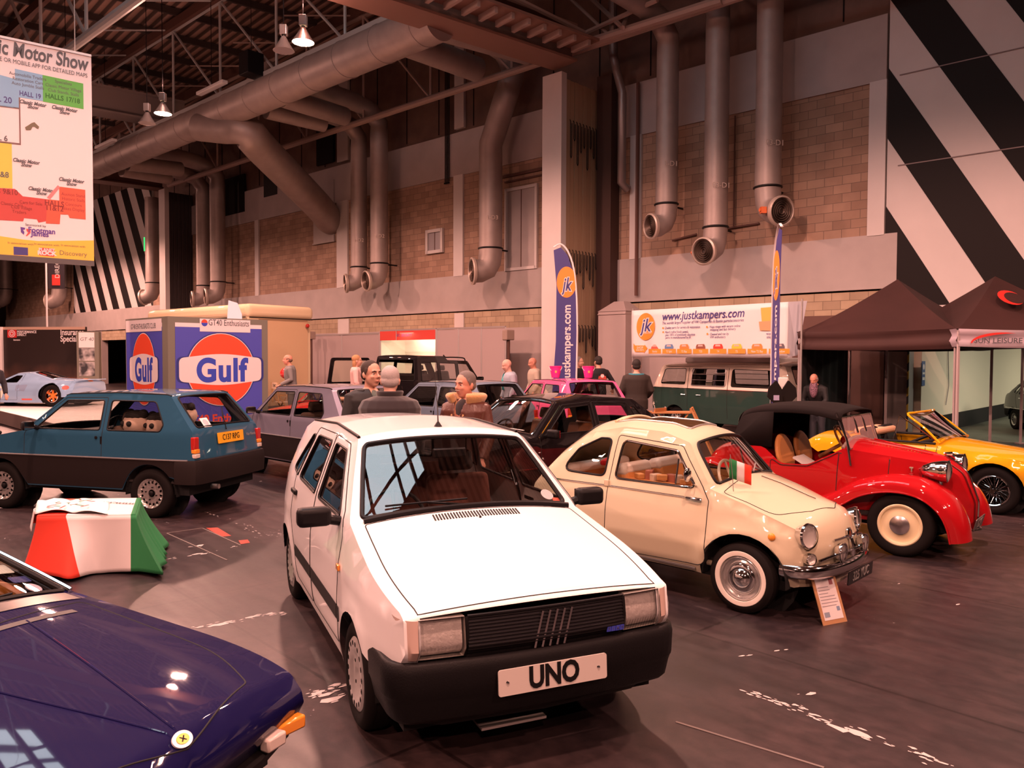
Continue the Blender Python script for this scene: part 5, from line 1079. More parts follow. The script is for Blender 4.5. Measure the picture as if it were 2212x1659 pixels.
# ================================================================ red pre-war roadster
def build_red():
    q = (4.16, 8.02, -.705)
    sil = [('fb', .50, .24), ('g1', .50, .5, .1), ('g2', .40, .76, .12), ('gt', .24, .865, .10), ('h1', -.2, .93), ('cw', -.60, .985, .02), ('d0', -.68, .93, .06), ('d1', -.92, .80, .15), ('d2', -1.20, .79, .15), ('d3', -1.38, .93, .1), ('rd', -1.60, 1.0, .08), ('rr', -2.1, .82, .2), ('rb', -2.25, .35)]
    def Y(x, z):
        w = float(np.interp(x, [-2.3, -2.0, -1.6, -1.1, -.6, -.2, .24, .45, .55], [.36, .50, .60, .62, .56, .44, .27, .16, .10]))
        return w-.05*max(0, (z-.6)/.4)**2-.03*max(0, (.5-z)/.3)**2
    bottom = [(-2.15, .33), (-1.9, .28), (.40, .28)]
    c = Car('red_roadster', 'red pre-war roadster with black soft top, cream wheels and chrome headlamps', q, sil, Y,
            [('fb', .03, 2), ('g2', .05, 2), ('gt', .07, 2), ('h1', .075, 2), ('cw', .085, 2), ('rd', .06, 2), ('rb', .08, 2)],
            [('fb', .03), ('gt', .05), ('h1', .05), ('cw', .05), ('d0', .02), ('d3', .02), ('rr', .1)], bottom)
    R_ = paint('red_paint', (.40, .006, .010), .3)
    door = fillet([(-.64, .34, .04), (-.62, .95, .01), (-.70, .90, .05), (-.92, .785, .12), (-1.20, .775, .1), (-1.31, .84, .03), (-1.30, .34, .06)])
    for ch in 'LR':
        c.panel('side_panel', ch, c.outline, R_, [], h=.06); c.line('door_gap', ch, door[:], .004, SEAM, off=-.001)
        c.line('bonnet_gap', ch, [(-.18, .50), (-.17, .90)], .004, SEAM, closed=False, off=-.001); c.line('bonnet_gap', ch, [(.10, .50), (.12, .86)], .004, SEAM, closed=False, off=-.001)
    cwU = c.U('cw')
    c.panel('bonnet', 'O', [(c.U('g2', .02), -1), (cwU, -1), (cwU, 1), (c.U('g2', .02), 1)], R_, h=.05)
    c.panel('nose', 'O', [(0, -1), (c.U('g2', .02), -1), (c.U('g2', .02), 1), (0, 1)], R_, h=.05)
    c.panel('tail_deck', 'O', [(c.U('rd', -.06), -1), (c.us[-1], -1), (c.us[-1], 1), (c.U('rd', -.06), 1)], R_, h=.07)
    b = MB(); b.tube([c.P('O', u, 0, .006) for u in np.linspace(.0, c.U('gt', .02), 24)], .011, 8); b.build('nose_strip', CHROME, c.root)
    for s_ in (1, -1):
        b = MB(); b.tube([c.P('O', u, s_*.62, .004) for u in np.linspace(.05, c.U('gt', -.05), 20)], .008, 6); b.build('grille_edge', mat('dark_red', (.12, .003, .004), .4), c.root)
        b = MB(); b.tube([c.P('O', u, s_*.35, .003) for u in np.linspace(c.U('gt', .1), cwU-.12, 20)], .007, 6); b.build('bonnet_bead', R_, c.root)
        b = MB()
        for u in np.linspace(c.U('gt', .2), cwU-.2, 16): b.ball(c.P('O', u, s_*.42, .004), .006, 6, 4)
        b.build('rivets', mat('brass', (.7, .45, .15), .25, 1), c.root)
    b = MB(); p = c.P('O', c.U('gt', -.01), 0, .02); b.tube([p+Vector((.05, 0, -.02)), p+Vector((0, 0, .02)), p+Vector((-.06, 0, .022))], [.018, .026, .012], 8); b.box(p+Vector((-.0, 0, .02)), (.05, .12, .012)); b.build('mascot', CHROME, c.root)
    b = MB(); b.tube([c.P('O', cwU, v, .0) for v in np.linspace(-1, 1, 24)], .018, 8); b.build('cowl_beading', mat('beading', (.30, .22, .2), .4), c.root)
    # wings
    for s_ in (1, -1):
        path = catmull([(-.98, .32), (-.78, .36), (-.56, .46), (-.36, .585), (-.08, .655), (.18, .625), (.36, .50), (.44, .35), (.47, .20)], 4)
        def wing(a, t, path=path):
            k = a*(len(path)-1); i = min(int(k), len(path)-2); f = k-i; p = path[i]*(1-f)+path[i+1]*f; d = (path[i+1]-path[i]).normalized(); n = Vector((-d.y, d.x)); n = n if n.y > 0 or n.x > 0 else -n
            wo = .72-.05*max(0, a-.8)*5*.5; wi = float(np.interp(a, [0, .3, .7, 1], [.50, .38, .20, .34])); ang = t*PI
            y = (wo+wi)/2+(wo-wi)/2*(-math.cos(ang)); h = .15*math.sin(ang)**.6 if 0 < t < 1 else 0
            return Vector((p.x+n.x*(h-.03), s_*y, p.y+n.y*(h-.03)))
        b = MB(); b.grid(wing, 40, 14)
        for t in (0., 1.): b.tube([wing(a, t) for a in np.linspace(0, 1, 40)], .010, 6)
        w = b.build('front_wing', R_, c.root, 80)
        b = MB(); b.box((-1.35, s_*.62, .32), (.95, .20, .03)); b.build('running_board', R_, c.root, bevel=.01)
        path2 = catmull([(-1.55, .30), (-1.62, .55), (-1.85, .74), (-2.10, .74), (-2.32, .58), (-2.42, .32)], 4)
        b = MB(); b.grid(lambda a, t: Vector((lambda p: (p.x, s_*(.55-.16*math.cos(t*PI)), p.y+.06*math.sin(t*PI)-.03))(path2[min(int(a*(len(path2)-1)), len(path2)-1)])), len(path2)-1, 10); b.build('rear_wing', R_, c.root, 80)
        # headlamp shells
        b = MB(); p = Vector((.32, s_*.36, .82)); R3 = Matrix.Rotation(PI/2, 3, 'Y')
        b.lathe([(.001, -.23), (.05, -.19), (.085, -.11), (.105, -.02), (.107, .02), (.112, .03), (.097, .036)], 28, o=p, R=R3); b.tube([p+Vector((-.05, 0, -.05)), p+Vector((-.04, -s_*.01, -.14))], .02, 8)
        hl = b.build('headlamp', CHROME, c.root); b = MB(); b.lathe([(.098, .028), (.001, .01)], 24, o=p, R=R3); b.build('lamp_bowl', BOWL, hl); b = MB(); b.lathe([(.10, .034), (.05, .055), (.001, .062)], 24, o=p, R=R3); b.build('lamp_lens', LENS, hl)
        b = MB(); b.ball((.475, s_*.60, .33), (.03, .022, .03)); b.tube([(.45, s_*.6, .30), (.47, s_*.6, .26)], .012, 6); b.build('side_lamp', CHROME, w)
    for s_ in (-1,): b = MB(); p = c.P('R', .02, .80, .01); b.box(p, (.012, .02, .07)); b.box(p+Vector((0, -.01, .03)), (.035, .02, .012)); b.box(p+Vector((0, -.01, -.03)), (.035, .02, .012)); b.build('bonnet_catch', CHROME, c.root)
    # windscreen, soft top
    fr = [(-.52, -.50, .98), (-.62, -.50, 1.30), (-.62, .50, 1.30), (-.52, .50, .98)]
    b = MB(); b.add(fr, [(0, 1, 2, 3)]); g = b.build('windscreen', hazy('hazy_glass', (.50, .36, .36)), c.root, 0)
    b = MB(); b.tube(fr, .009, 8, closed=True); b.tube([(-.50, -.53, .82), (-.545, -.53, 1.08), (-.66, -.52, 1.345)], .011, 8); b.tube([(-.50, .53, .82), (-.66, .52, 1.345)], .011, 8); b.build('windscreen_frame', CHROME, c.root)
    for y in (-.1, .18): b = MB(); b.tube([(-.645, y, 1.32), (-.60, y, 1.24), (-.565, y, 1.12)], [.006, .012, .012], 8); b.build('wiper', CHROME, c.root)
    blk = mat('soft_top', (.007, .004, .004), .9, spec=.2)
    top = catmull([(-.60, 1.33), (-.9, 1.385), (-1.3, 1.385), (-1.62, 1.33), (-1.72, 1.18), (-1.78, 1.0)], 4)
    b = MB(); b.grid(lambda a, t: Vector((lambda p: (p.x, (2*t-1)*.55, p.y+.035*(1-(2*t-1)**2)-(.06 if abs(2*t-1) > .97 else 0)))(top[min(int(a*(len(top)-1)+.5), len(top)-1)])), len(top)-1, 18)
    for s_ in (1, -1):
        k = [p for p in top if p.x < -1.25]; b.add([(p.x, s_*.55, p.y-.05) for p in k]+[(-1.32, s_*.55, .95)], [tuple(range(len(k)+1))])
    o = b.build('soft_top', blk, c.root, 50); sd = o.modifiers.new('s', 'SOLIDIFY'); sd.thickness = .012
    tan = mat('tan_leather', (.62, .26, .08), .5)
    for y in (.27, -.27):
        b = MB(); b.lathe([(.001, -.03), (.20, -.03), (.23, 0), (.20, .03), (.001, .03)], 24, o=(-1.28, y, .86), R=Matrix.Rotation(PI/2-.25, 3, 'Y')); b.box((-1.05, y, .60), (.46, .44, .14)); b.build('seat', tan, c.root, bevel=.02)
    b = MB(); b.box((-1.1, 0, .36), (1.6, 1.05, .04)); b.box((-.62, 0, .86), (.04, 1.02, .16)); b.build('dashboard', mat('dark_trim', (.03, .022, .022), .7), c.root)
    b = MB(); b.box((-.98, -.28, .76), (.34, .30, .02), R=Matrix.Rotation(.5, 3, 'Y')); b.build('folder', mat('grey_paper', (.6, .55, .53), .7), c.root)
    steering(c.root, -.80, .27, .98, .20, 1.0, mat('bone_wheel', (.45, .2, .08), .4))
    b = MB(); b.ball((-.81, .27, .99), .055, 10, 8); b.build('horn_push', R_, c.root)
    F = frame((.545, .03, .30), (0, 1, 0), (.25, 0, 1)); number_plate(c.root, 'GSK', F, .42, .12, (.10, .09, .085), .12, tm=mat('plate_silver', (.6, .58, .56), .3, .6), bold=.0, name='number_plate')
    b = MB(); b.tube([(.50, -.2, .24), (.57, 0, .24), (.50, .25, .24)], .012, 8); b.build('plate_bracket', CHROME, c.root)
    wheels(c, 'red', .305, .15, .20, [(0, .60), (0, -.60), (-1.95, .60), (-1.95, -.60)], steer=0)
    b = MB(); b.box((-.9, 0, .28), (2.5, .7, .12)); b.build('underbody', DARK, c.root)
build_red()
# ================================================================ yellow spider
def build_yellow():
    q = (6.375, 10.08, -.782)
    sil = [('fb', .70, .36), ('n', .76, .50, .05), ('n2', .70, .60, .05), ('h1', .3, .675, .1), ('sc', -.62, .795, .0), ('c0', -.72, .80), ('c1', -1.55, .80), ('rd', -1.65, .80), ('r2', -2.3, .77, .08), ('tb', -2.5, .64), ('rb', -2.45, .35)]
    fl = [arch_fn(0, .29, .35, .02)]
    def Y(x, z):
        w = float(np.interp(z, [.2, .35, .55, .7, .85], [.64, .69, .72, .70, .63])); k = .10*max(0, (x-.0)/.75)**2+.10*max(0, (-1.9-x)/.6)**2
        return w-k+sum(f(x, z) for f in fl)
    bottom = [(-2.4, .36)]+arch(-2.03, .29, .33, 0, .34, zl2=.22)+[(-1.0, .22)]+arch(0, .29, .345, 0, .22, zl2=.36)+[(.6, .36)]
    c = Car('yellow_sports_car', 'open yellow two-seat sports car with wire wheels behind the red roadster', q, sil, Y,
            [('fb', .08, 2), ('h1', .07, 2), ('sc', .06, 2), ('rd', .05, 2), ('rb', .08, 2)], [('fb', .05), ('h1', .10), ('sc', .06), ('rd', .05), ('tb', .06)], bottom)
    B = paint('yellow_paint', (.72, .36, .008), .3)
    door = fillet([(-.74, .30, .05), (-.78, .79, .01), (-1.52, .79, .01), (-1.52, .30, .05)])
    for ch in 'LR': c.panel('side_panel', ch, c.outline, B, h=.07); c.line('door_gap', ch, door, .004, SEAM, off=-.001); c.line('bonnet_gap', ch, [(-.66, .25), (-.64, .78)], .004, SEAM, closed=False)
    c.panel('bonnet', 'O', [(0, -1), (c.U('sc', -.02), -1), (c.U('sc', -.02), 1), (0, 1)], B, h=.07)
    c.panel('scuttle', 'O', [(c.U('sc', -.02), -1), (c.U('c0', .02), -1), (c.U('c0', .02), 1), (c.U('sc', -.02), 1)], B, h=.06)
    c.panel('rear_deck', 'O', [(c.U('rd'), -1), (c.us[-1], -1), (c.us[-1], 1), (c.U('rd'), 1)], B, h=.08)
    fr = [(-.62, -.60, .84), (-.70, -.58, .88), (-1.02, -.52, 1.17), (-1.02, .52, 1.17), (-.70, .58, .88), (-.62, .60, .84)]
    pts = [tuple(p) for p in catmull([(-.62, -.62, .82), (-.82, -.57, 1.0), (-1.04, -.53, 1.16), (-1.0, -.40, 1.185), (-.97, 0, 1.19), (-1.0, .40, 1.185), (-1.04, .53, 1.16), (-.82, .57, 1.0), (-.62, .62, .82)], 4)]
    b = MB(); b.tube(pts, .015, 8); b.tube([(-.62, v*.6, .84+.04*(1-v*v)) for v in np.linspace(-1, 1, 12)], .016, 8); b.build('windscreen_frame', B, c.root)
    b = MB(); b.grid(lambda s, t: Vector((-.60-.02*(2*s-1)**2-.40*t+.05*(1-(2*s-1)**2)*(1-t), (2*s-1)*(.58-.06*t), .84+.04*(1-(2*s-1)**2)*(1-t)+.33*t)), 10, 4); b.build('windscreen', GLASS, c.root, 180)
    for s_ in (1, -1):
        b = MB(); b.tube([(-.66, s_*.60, .84), (-1.14, s_*.545, 1.15), (-1.20, s_*.60, .83)], .009, 6); b.build('quarter_light', CHROME, c.root)
        b = MB(); b.tube([(-.66, s_*.655, .815), (-1.58, s_*.655, .815)], .016, 8); b.build('door_capping', BLACK, c.root)
        b = MB(); b.tube([(.60, s_*.60, .47), (.35, s_*.70, .47)], .022, 8); b.build('corner_bumper', CHROME, c.root)
    b = MB(); b.tube([c.P('R', -.84, .70, .004), c.P('R', -.86, .70, .025), c.P('R', -1.0, .70, .022)], .010, 8); b.build('door_handle', CHROME, c.root)
    b = MB(); b.box((-1.2, 0, .36), (1.2, 1.1, .04)); b.box((-.82, 0, .76), (.12, 1.15, .14)); b.box((-1.62, 0, .70), (.12, 1.15, .24)); b.build('cockpit_trim', BLACK, c.root, bevel=.02)
    for y in (.3, -.3): seat(c.root, -1.25, y, .42, BLACK, .44, .50, .3, head=False)
    b = MB(); b.box((-1.68, .1, .88), (.32, .8, .10)); b.build('folded_hood', mat('tan_hood', (.62, .36, .22), .8), c.root, bevel=.04)
    b = MB(); b.tube([c.P('O', c.U('rd', .22), v, .01) for v in np.linspace(-.8, .8, 12)], .01, 6); b.build('deck_rail', CHROME, c.root)
    steering(c.root, -.98, .3, .86, .19, 1.1)
    wheels(c, 'wire', .29, .155, .19, [(0, .62), (0, -.62), (-2.03, .62), (-2.03, -.62)])
    under(c, -2.4, .6, .20, .5, [(0, .29, .35, .67, .26), (-2.03, .29, .34, .67, .26)], hi=.34)
build_yellow()
# ================================================================ dark blue wedge coupe, near left
def build_coupe():
    q = (-1.81, 2.875, -.35)
    sil = [('fb', .66, .30), ('n1', .775, .47, .02), ('n2', .765, .52, .03), ('n3', .70, .575, .05), ('h1', .45, .62), ('sc', -.56, .775, .02), ('rf', -1.20, 1.09, .10), ('rr', -2.0, 1.10, .2), ('re', -2.9, .82, .1), ('rb', -3.0, .4)]
    def Y(x, z):
        w = float(np.interp(z, [.2, .4, .6, .78, .86, 1.1], [.74, .79, .785, .745, .70, .55])); return w-.11*max(0, (x-.1)/.65)**2.5
    bottom = [(-2.9, .3)]+arch(-2.3, .29, .33, 0, .30, zl2=.2)+[(-1, .2)]+arch(0, .29, .33, 0, .2, zl2=.30)+[(.5, .30)]
    c = Car('dark_blue_coupe', 'glossy dark blue wedge-shaped coupe cut off by the bottom left corner', q, sil, Y,
            [('fb', .03, 2), ('n1', .035, 2), ('n3', .05, 1.8), ('h1', .055, 1.8), ('sc', .09, 2), ('rf', .07, 2.2), ('rb', .05, 2)],
            [('fb', .02), ('n1', .02), ('n3', .04), ('h1', .05), ('sc', .05), ('rf', .05), ('rb', .05)], bottom)
    B = paint('deep_blue_paint', (.005, .004, .046), .22)
    Us, Uf = c.U('sc'), c.U('rf')
    u1 = c.U('n3')
    hood = fillet([(u1+.06, -.66, .02), (u1-.045, 0, .02), (u1+.06, .66, .05), (u1+.32, .80, .6), (Us-.16, .86, .05), (Us-.23, 0, .3), (Us-.16, -.86, .05), (u1+.32, -.80, .6)])
    win = fillet([(-.86, .83, .02), (-1.28, 1.04, .04), (-1.95, 1.05, .04), (-1.9, .84, .03)])
    o = shell(c, B, [(fillet([(-.62, .30, .03), (-.66, .80, .01), (-1.26, 1.07, .03), (-2.02, 1.075, .02), (-2.0, .30, .03)]), win)], [], hood, Q(Us+.01, Uf-.03, .93, .93, r=.03), Q(c.U('rr', .1), c.U('re', -.2), .8, .8), h=.05, sr=.010)
    # bright screen surround, cowl, louvre, creases, badge
    for sg in (1, -1): b = MB(); b.tube([c.P('O', u, sg*.965, .008) for u in np.linspace(Us, Uf, 16)], .015, 8); b.build('screen_pillar_trim', CHROME, c.root)
    b = MB(); b.grid(lambda s, t: c.P('O', Us-.12+.10*s, (2*t-1)*.90, .003), 3, 24); b.build('cowl_panel', mat('cowl_grey', (.10, .085, .08), .3, .3), c.root)
    b = MB(); b.grid(lambda s, t: c.P('O', Us-.215-.06*(1-abs(2*t-1)*.0)+.035*s-.0, (2*t-1)*.68, .0025), 2, 24); b.build('air_intake', mat('mesh_grey', (.06, .055, .055), .6), o['hood'])
    for sg in (1, -1): b = MB(); b.tube([c.P('O', u, v, -.002) for u, v in zip(np.linspace(u1-.03, Us-.25, 20), sg*np.linspace(.01, .36, 20))], .0065, 8); b.build('bonnet_crease', B, o['hood'])
    F = frame(c.P('O', c.U('n2', .065), 0, .002), (0, 1, 0), (c.P('O', c.U('n3'), 0)-c.P('O', c.U('n2', .02), 0)))
    b = MB(); b.prism(ell(0, 0, .042, .030, 28), 0, .006, F); bd = b.build('nose_badge', mat('badge_white', (.75, .74, .8), .2, coat=1), c.root)
    flat_on('badge_centre', [ell(0, 0, .026, .018, 20)], F, mat('badge_yellow', (.85, .55, .03), .3), bd, off=.0065)
    flat_on('badge_figure', [[(-.012, -.008), (-.004, .0), (-.012, .009), (-.008, .010), (0, .003), (.008, .010), (.012, .008), (.004, 0), (.012, -.009), (.008, -.010), (0, -.004), (-.008, -.010)]], F, BLACK, bd, off=.0085, thick=.0006)
    for sg in (1, -1):
        b = MB(); b.box((.765, sg*.56, .41), (.05, .14, .055), rz=-sg*.25); b.build('front_indicator', AMBER, c.root, bevel=.01)
        b = MB(); b.box((.78, sg*.44, .405), (.05, .10, .055), rz=-sg*.12); b.build('side_light', mat('clear_lamp', (.7, .6, .55), .2, coat=1), c.root, bevel=.01)
    b = MB(); b.sweep([(.60, -.70, 0), (.72, -.62, 0), (.78, -.35, 0), (.79, 0, 0), (.78, .35, 0), (.72, .62, 0), (.60, .70, 0)], [(-.04, .32), (.0, .33), (.012, .37), (-.04, .38)]); b.build('front_bumper', BLACK, c.root)
    b = MB(); b.tube([(.80, .16, .30), (.84, .16, .33), (.80, .16, .36)], .012, 8); b.build('towing_eye', CHROME, c.root)
    wiper(c.root, c.P('O', Us+.03, .55, .014), c.P('O', Us-.05, .25, .012), c.P('O', Us+.03, -.25, .014))
    # stickers in the corner of the screen
    for k, (du, v, w_, h_, col) in enumerate([(.27, .80, .12, .075, (.62, .66, .62)), (.17, .82, .10, .05, (.03, .04, .20)), (.09, .815, .075, .075, (.62, .58, .72))]):
        a = c.P('O', Us+du, v, -.014); t1 = (c.P('O', Us+du, v+.02)-c.P('O', Us+du, v-.02)); t2 = (c.P('O', Us+du+.02, v)-c.P('O', Us+du-.02, v)); F = frame(a, t1, t2); b = MB()
        b.prism(ell(0, 0, w_/2, h_/2) if k == 2 else rrect(-w_/2, -h_/2, w_/2, h_/2, .008), -.002, 0, F); b.build('windscreen_sticker', mat('stk%d' % k, col, .6), c.root, smooth=0)
    mu = mat('mustard_leather', (.46, .20, .03), .5, noise=(3, .2))
    b = MB(); b.box((-.95, 0, .62), (.50, 1.36, .22)); b.box((-1.5, 0, .30), (1.9, 1.4, .04)); b.box((-2.1, 0, .6), (.1, 1.3, .6)); b.build('dashboard', mu, c.root, bevel=.04)
    for s_ in (1, -1): b = MB(); b.box((-1.35, s_*.66, .58), (1.0, .05, .42)); b.build('door_trim', mu, c.root, bevel=.02)
    for y in (.36, -.36): seat(c.root, -1.65, y, .30, mu, .5, .6, .4, head=False)
    b = MB()
    for k in range(7): b.tube([(-.72-.0, -.60+.2*k, .735), (-1.18, -.60+.2*k, .735)], .004, 5)
    b.build('dash_stitching', mat('stitch', (.30, .12, .02), .7), c.root)
    steering(c.root, -1.25, -.36, .76, .18, 1.0)
    wheels(c, 'uno', .29, .17, .175, [(0, .66), (0, -.66), (-2.3, .66), (-2.3, -.66)])
    under(c, -2.9, .6, .18, .64, [(0, .29, .33, .74, .26), (-2.3, .29, .33, .74, .26)], hi=.33)
    b = MB(); b.box((.1, 0, .45), (.9, 1.0, .12)); b.build('luggage_bay', DARK, c.root)
build_coupe()
# ================================================================ black saloon
def build_black():
    q = (-.50, 9.70, -2.413)
    sil = [('fb', .66, .36), ('n', .70, .60), ('h0', .64, .78, .03), ('sc', -.42, .945, .02), ('rf', -.93, 1.335, .10), ('rm', -1.6, 1.375, .3), ('rr', -2.42, 1.33, .15), ('bl', -2.95, .98, .06), ('tr', -3.12, .94, .03), ('tb', -3.16, .6), ('rb', -3.1, .36)]
    sec = interp([(.2, .74), (.4, .78), (.6, .79), (.85, .765), (.95, .735), (1.38, .58)])
    def Y(x, z): return sec(z)-.05*max(0, (x-.1)/.55)**2-.05*max(0, (-2.6-x)/.55)**2
    bottom = [(-3.0, .36)]+arch(-2.45, .28, .33, 0, .33, zl2=.22)+[(-1.2, .22)]+arch(0, .28, .33, 0, .22, zl2=.36)+[(.55, .36)]
    c = Car('black_saloon', 'black saloon with chrome framed windscreen, between the white and the cream car', q, sil, Y,
            [('fb', .04, 2), ('h0', .03, 2), ('sc', .05, 2.2), ('rf', .045, 2.3), ('rr', .045, 2.3), ('bl', .04, 2.5), ('rb', .04, 2)], [('fb', .02), ('h0', .03), ('sc', .03), ('rf', .06), ('rr', .06), ('bl', .04), ('rb', .02)], bottom)
    B = paint('black_paint', (.008, .006, .007), .3)
    fd = fillet([(-.46, .30, .04), (-.46, .93, .01), (-.97, 1.305, .03), (-1.50, 1.33, .02), (-1.50, .30, .04)]); rd = fillet([(-1.515, .30, .04), (-1.515, 1.33, .02), (-2.20, 1.30, .05), (-2.42, .98, .05), (-2.22, .60, .1), (-2.1, .30, .05)])
    fw = fillet([(-.60, .965, .02), (-1.0, 1.265, .03), (-1.45, 1.29, .02), (-1.45, .965, .02)]); rw = fillet([(-1.57, .965, .02), (-1.57, 1.285, .02), (-2.10, 1.265, .04), (-2.26, .97, .03)])
    qw = fillet([(-2.38, .985, .02), (-2.25, 1.25, .03), (-2.36, 1.23, .03), (-2.56, 1.0, .03)])
    Us, Uf, Ur, Ub = c.U('sc'), c.U('rf'), c.U('rr'), c.U('bl')
    o = shell(c, B, [(fd, fw), (rd, rw)], [qw], Q(c.U('h0', .02), Us-.06, .9, r=.02), Q(Us+.02, Uf-.03, .90, .92), Q(Ur+.05, Ub-.04, .85, .83), h=.07, gutter=(Uf, Ur, CHROME), sr=.008, handle=[(-1.40, .86, CHROME), (-2.08, .86, CHROME)])
    c.line('windscreen_chrome', 'O', Q(Us+.005, Uf-.015, .915, .935), .013, CHROME, off=.010)
    for ch in 'LR':
        sg = 1 if ch == 'L' else -1
        b = MB(); b.tube([c.P(ch, x, z, .006) for x, z in zip(np.linspace(-.44, -.93, 12), np.linspace(.935, 1.30, 12))], .009, 6); b.build('pillar_chrome', CHROME, c.root)
        b = MB(); b.tube([c.P(ch, x, .58, .004) for x in np.linspace(.45, -2.9, 24)], .010, 6); b.build('side_moulding', CHROME, c.root)
        mirror(c.root, c.P(ch, -.56, .965), sg, size=(.08, .17, .11))
    wiper(c.root, c.P('O', Us+.05, .7, .014), c.P('O', Us-.03, .2, .012), c.P('O', Us+.05, .02, .014), STEEL)
    wiper(c.root, c.P('O', Us+.05, -.1, .014), c.P('O', Us-.03, -.5, .012), c.P('O', Us+.05, -.75, .014), STEEL)
    dk = mat('dark_trim', (.03, .022, .022), .7)
    cabin(c.root, -.4, -2.6, .68, .38, dk, [(-1.25, .36), (-1.25, -.36)], .48, -.60, .84, mat('brown_vinyl', (.20, .075, .03), .55), (-.82, -.36, .90), rear=-2.1, hb=.52)
    b = MB(); b.box((-.45, .25, .955), (.12, .3, .01)); b.build('dashboard_papers', WHITE, c.root)
    for s_ in (1, -1): b = MB(); b.box((.69, s_*.55, .66), (.04, .30, .15)); b.build('headlamp', STEEL, c.root, bevel=.01)
    b = MB(); b.sweep([(.4, -.79, 0), (.68, -.76, 0), (.76, -.6, 0), (.80, 0, 0), (.76, .6, 0), (.68, .76, 0), (.4, .79, 0)], [(-.02, .42), (.02, .43), (.03, .50), (.0, .54), (-.02, .54)]); b.build('front_bumper', CHROME, c.root)
    wheels(c, 'plain', .28, .16, .17, [(0, .68), (0, -.68), (-2.45, .68), (-2.45, -.68)])
    under(c, -3.0, .55, .2, .62, [(0, .28, .335, .75, .26), (-2.45, .28, .335, .75, .26)], hi=.38)
build_black()
# ================================================================ racing car on the white stage
def build_gt():
    q = (-16.05, 24.55, 3.03)
    sil = [('fb', .85, .16), ('n', .92, .35, .05), ('h1', .3, .62, .3), ('f0', 0, .66), ('sc', -.45, .70, .1), ('rf', -1.05, .99, .12), ('rr', -1.45, 1.0, .2), ('d1', -2.2, .80, .2), ('d2', -2.95, .78, .05), ('tb', -3.1, .72, .02), ('rb', -3.05, .30)]
    fl = [arch_fn(0, .32, .36, .04, .12), arch_fn(-2.41, .34, .38, .06, .14)]
    def Y(x, z): return float(np.interp(z, [.1, .3, .5, .68, .75, 1.0], [.80, .84, .84, .78, .68, .50]))-.1*max(0, x/.9)**2+sum(f(x, z) for f in fl)
    bottom = [(-3.0, .3)]+arch(-2.41, .34, .37, 0, .30, zl2=.12)+[(-1, .12)]+arch(0, .32, .35, 0, .12)+[(.7, .14)]
    c = Car('racing_car', 'low pale blue and orange racing car on the white stage at left', q, sil, Y,
            [('fb', .1, 2), ('h1', .08, 2), ('sc', .12, 2), ('rf', .04, 2), ('d1', .05, 2), ('rb', .04, 2)], [('fb', .05), ('h1', .14), ('sc', .1), ('rf', .08), ('d1', .18), ('d2', .1), ('rb', .03)], bottom)
    c.root.location.z = .372
    B = paint('gulf_blue_paint', (.27, .42, .62), .3); O = mat('race_orange', (.85, .2, .03), .4, coat=1)
    win = fillet([(-.72, .72, .02), (-1.1, .92, .04), (-1.30, .93, .03), (-1.22, .72, .03)]); dr = fillet([(-.5, .2, .04), (-.45, .66, .03), (-1.02, .97, .03), (-1.35, .975, .03), (-1.30, .2, .04)])
    Us, Uf = c.U('sc'), c.U('rf')
    shell(c, B, [(dr, win)], [], None, Q(Us, Uf-.04, .85, .9), Q(c.U('rr', .05), c.U('d1', -.05), .70, .80), h=.09, glass=GLASSD, sr=.006)
    c.panel('centre_stripe', 'O', [(c.U('n'), -.16), (Us-.05, -.16), (Us-.05, .16), (c.U('n'), .16)], O, off=.004, h=.1)
    c.panel('centre_stripe', 'O', [(Uf, -.2), (c.U('rr', .02), -.2), (c.U('rr', .02), .2), (Uf, .2)], O, off=.004, h=.1)
    c.panel('centre_stripe', 'O', [(c.U('d1'), -.17), (c.U('tb'), -.17), (c.U('tb'), .17), (c.U('d1'), .17)], O, off=.004, h=.1)
    pal = mat('roundel_cream', (.80, .72, .62), .4)
    c.panel('door_roundel', 'L', ell(-.62, .42, .24, .24, 28), pal, off=.004, h=.12); c.panel('door_roundel', 'R', ell(-.62, .42, .24, .24, 28), pal, off=.004, h=.12)
    c.panel('side_duct', 'L', fillet([(-1.25, .48, .03), (-1.25, .64, .02), (-1.62, .66, .02), (-1.55, .46, .03)]), mat('duct_blue', (.22, .30, .45), .6), off=.002, h=.1)
    rd = mat('decal_red', (.75, .10, .08), .5)
    for x, z, w_, h_ in ((-1.62, .22, .34, .045), (-.15, .26, .18, .04)): c.panel('decal', 'L', [(x-w_/2, z-h_/2), (x+w_/2, z-h_/2), (x+w_/2, z+h_/2), (x-w_/2, z+h_/2)], rd, off=.004, h=.1)
    c.panel('decal', 'L', ell(-2.88, .58, .10, .06, 20), rd, off=.006, h=.1)
    b = MB(); b.box((-3.1, 0, .80), (.10, 1.4, .03)); b.build('tail_lip', B, c.root, bevel=.01)
    b = MB(); b.box((-3.02, 0, .48), (.10, 1.3, .34)); b.build('tail_mesh', BLACK, c.root)
    wheels(c, 'gt40', .33, .26, .20, [(0, .68), (0, -.68), (-2.41, .70), (-2.41, -.70)])
    under(c, -3.0, .8, .10, .62, [(0, .32, .36, .78, .3), (-2.41, .34, .38, .80, .34)], hi=.28)
    b = MB(); b.box((-1.1, 0, .45), (1.3, 1.1, .5)); b.build('cabin_dark', BLACK, c.root)
build_gt()
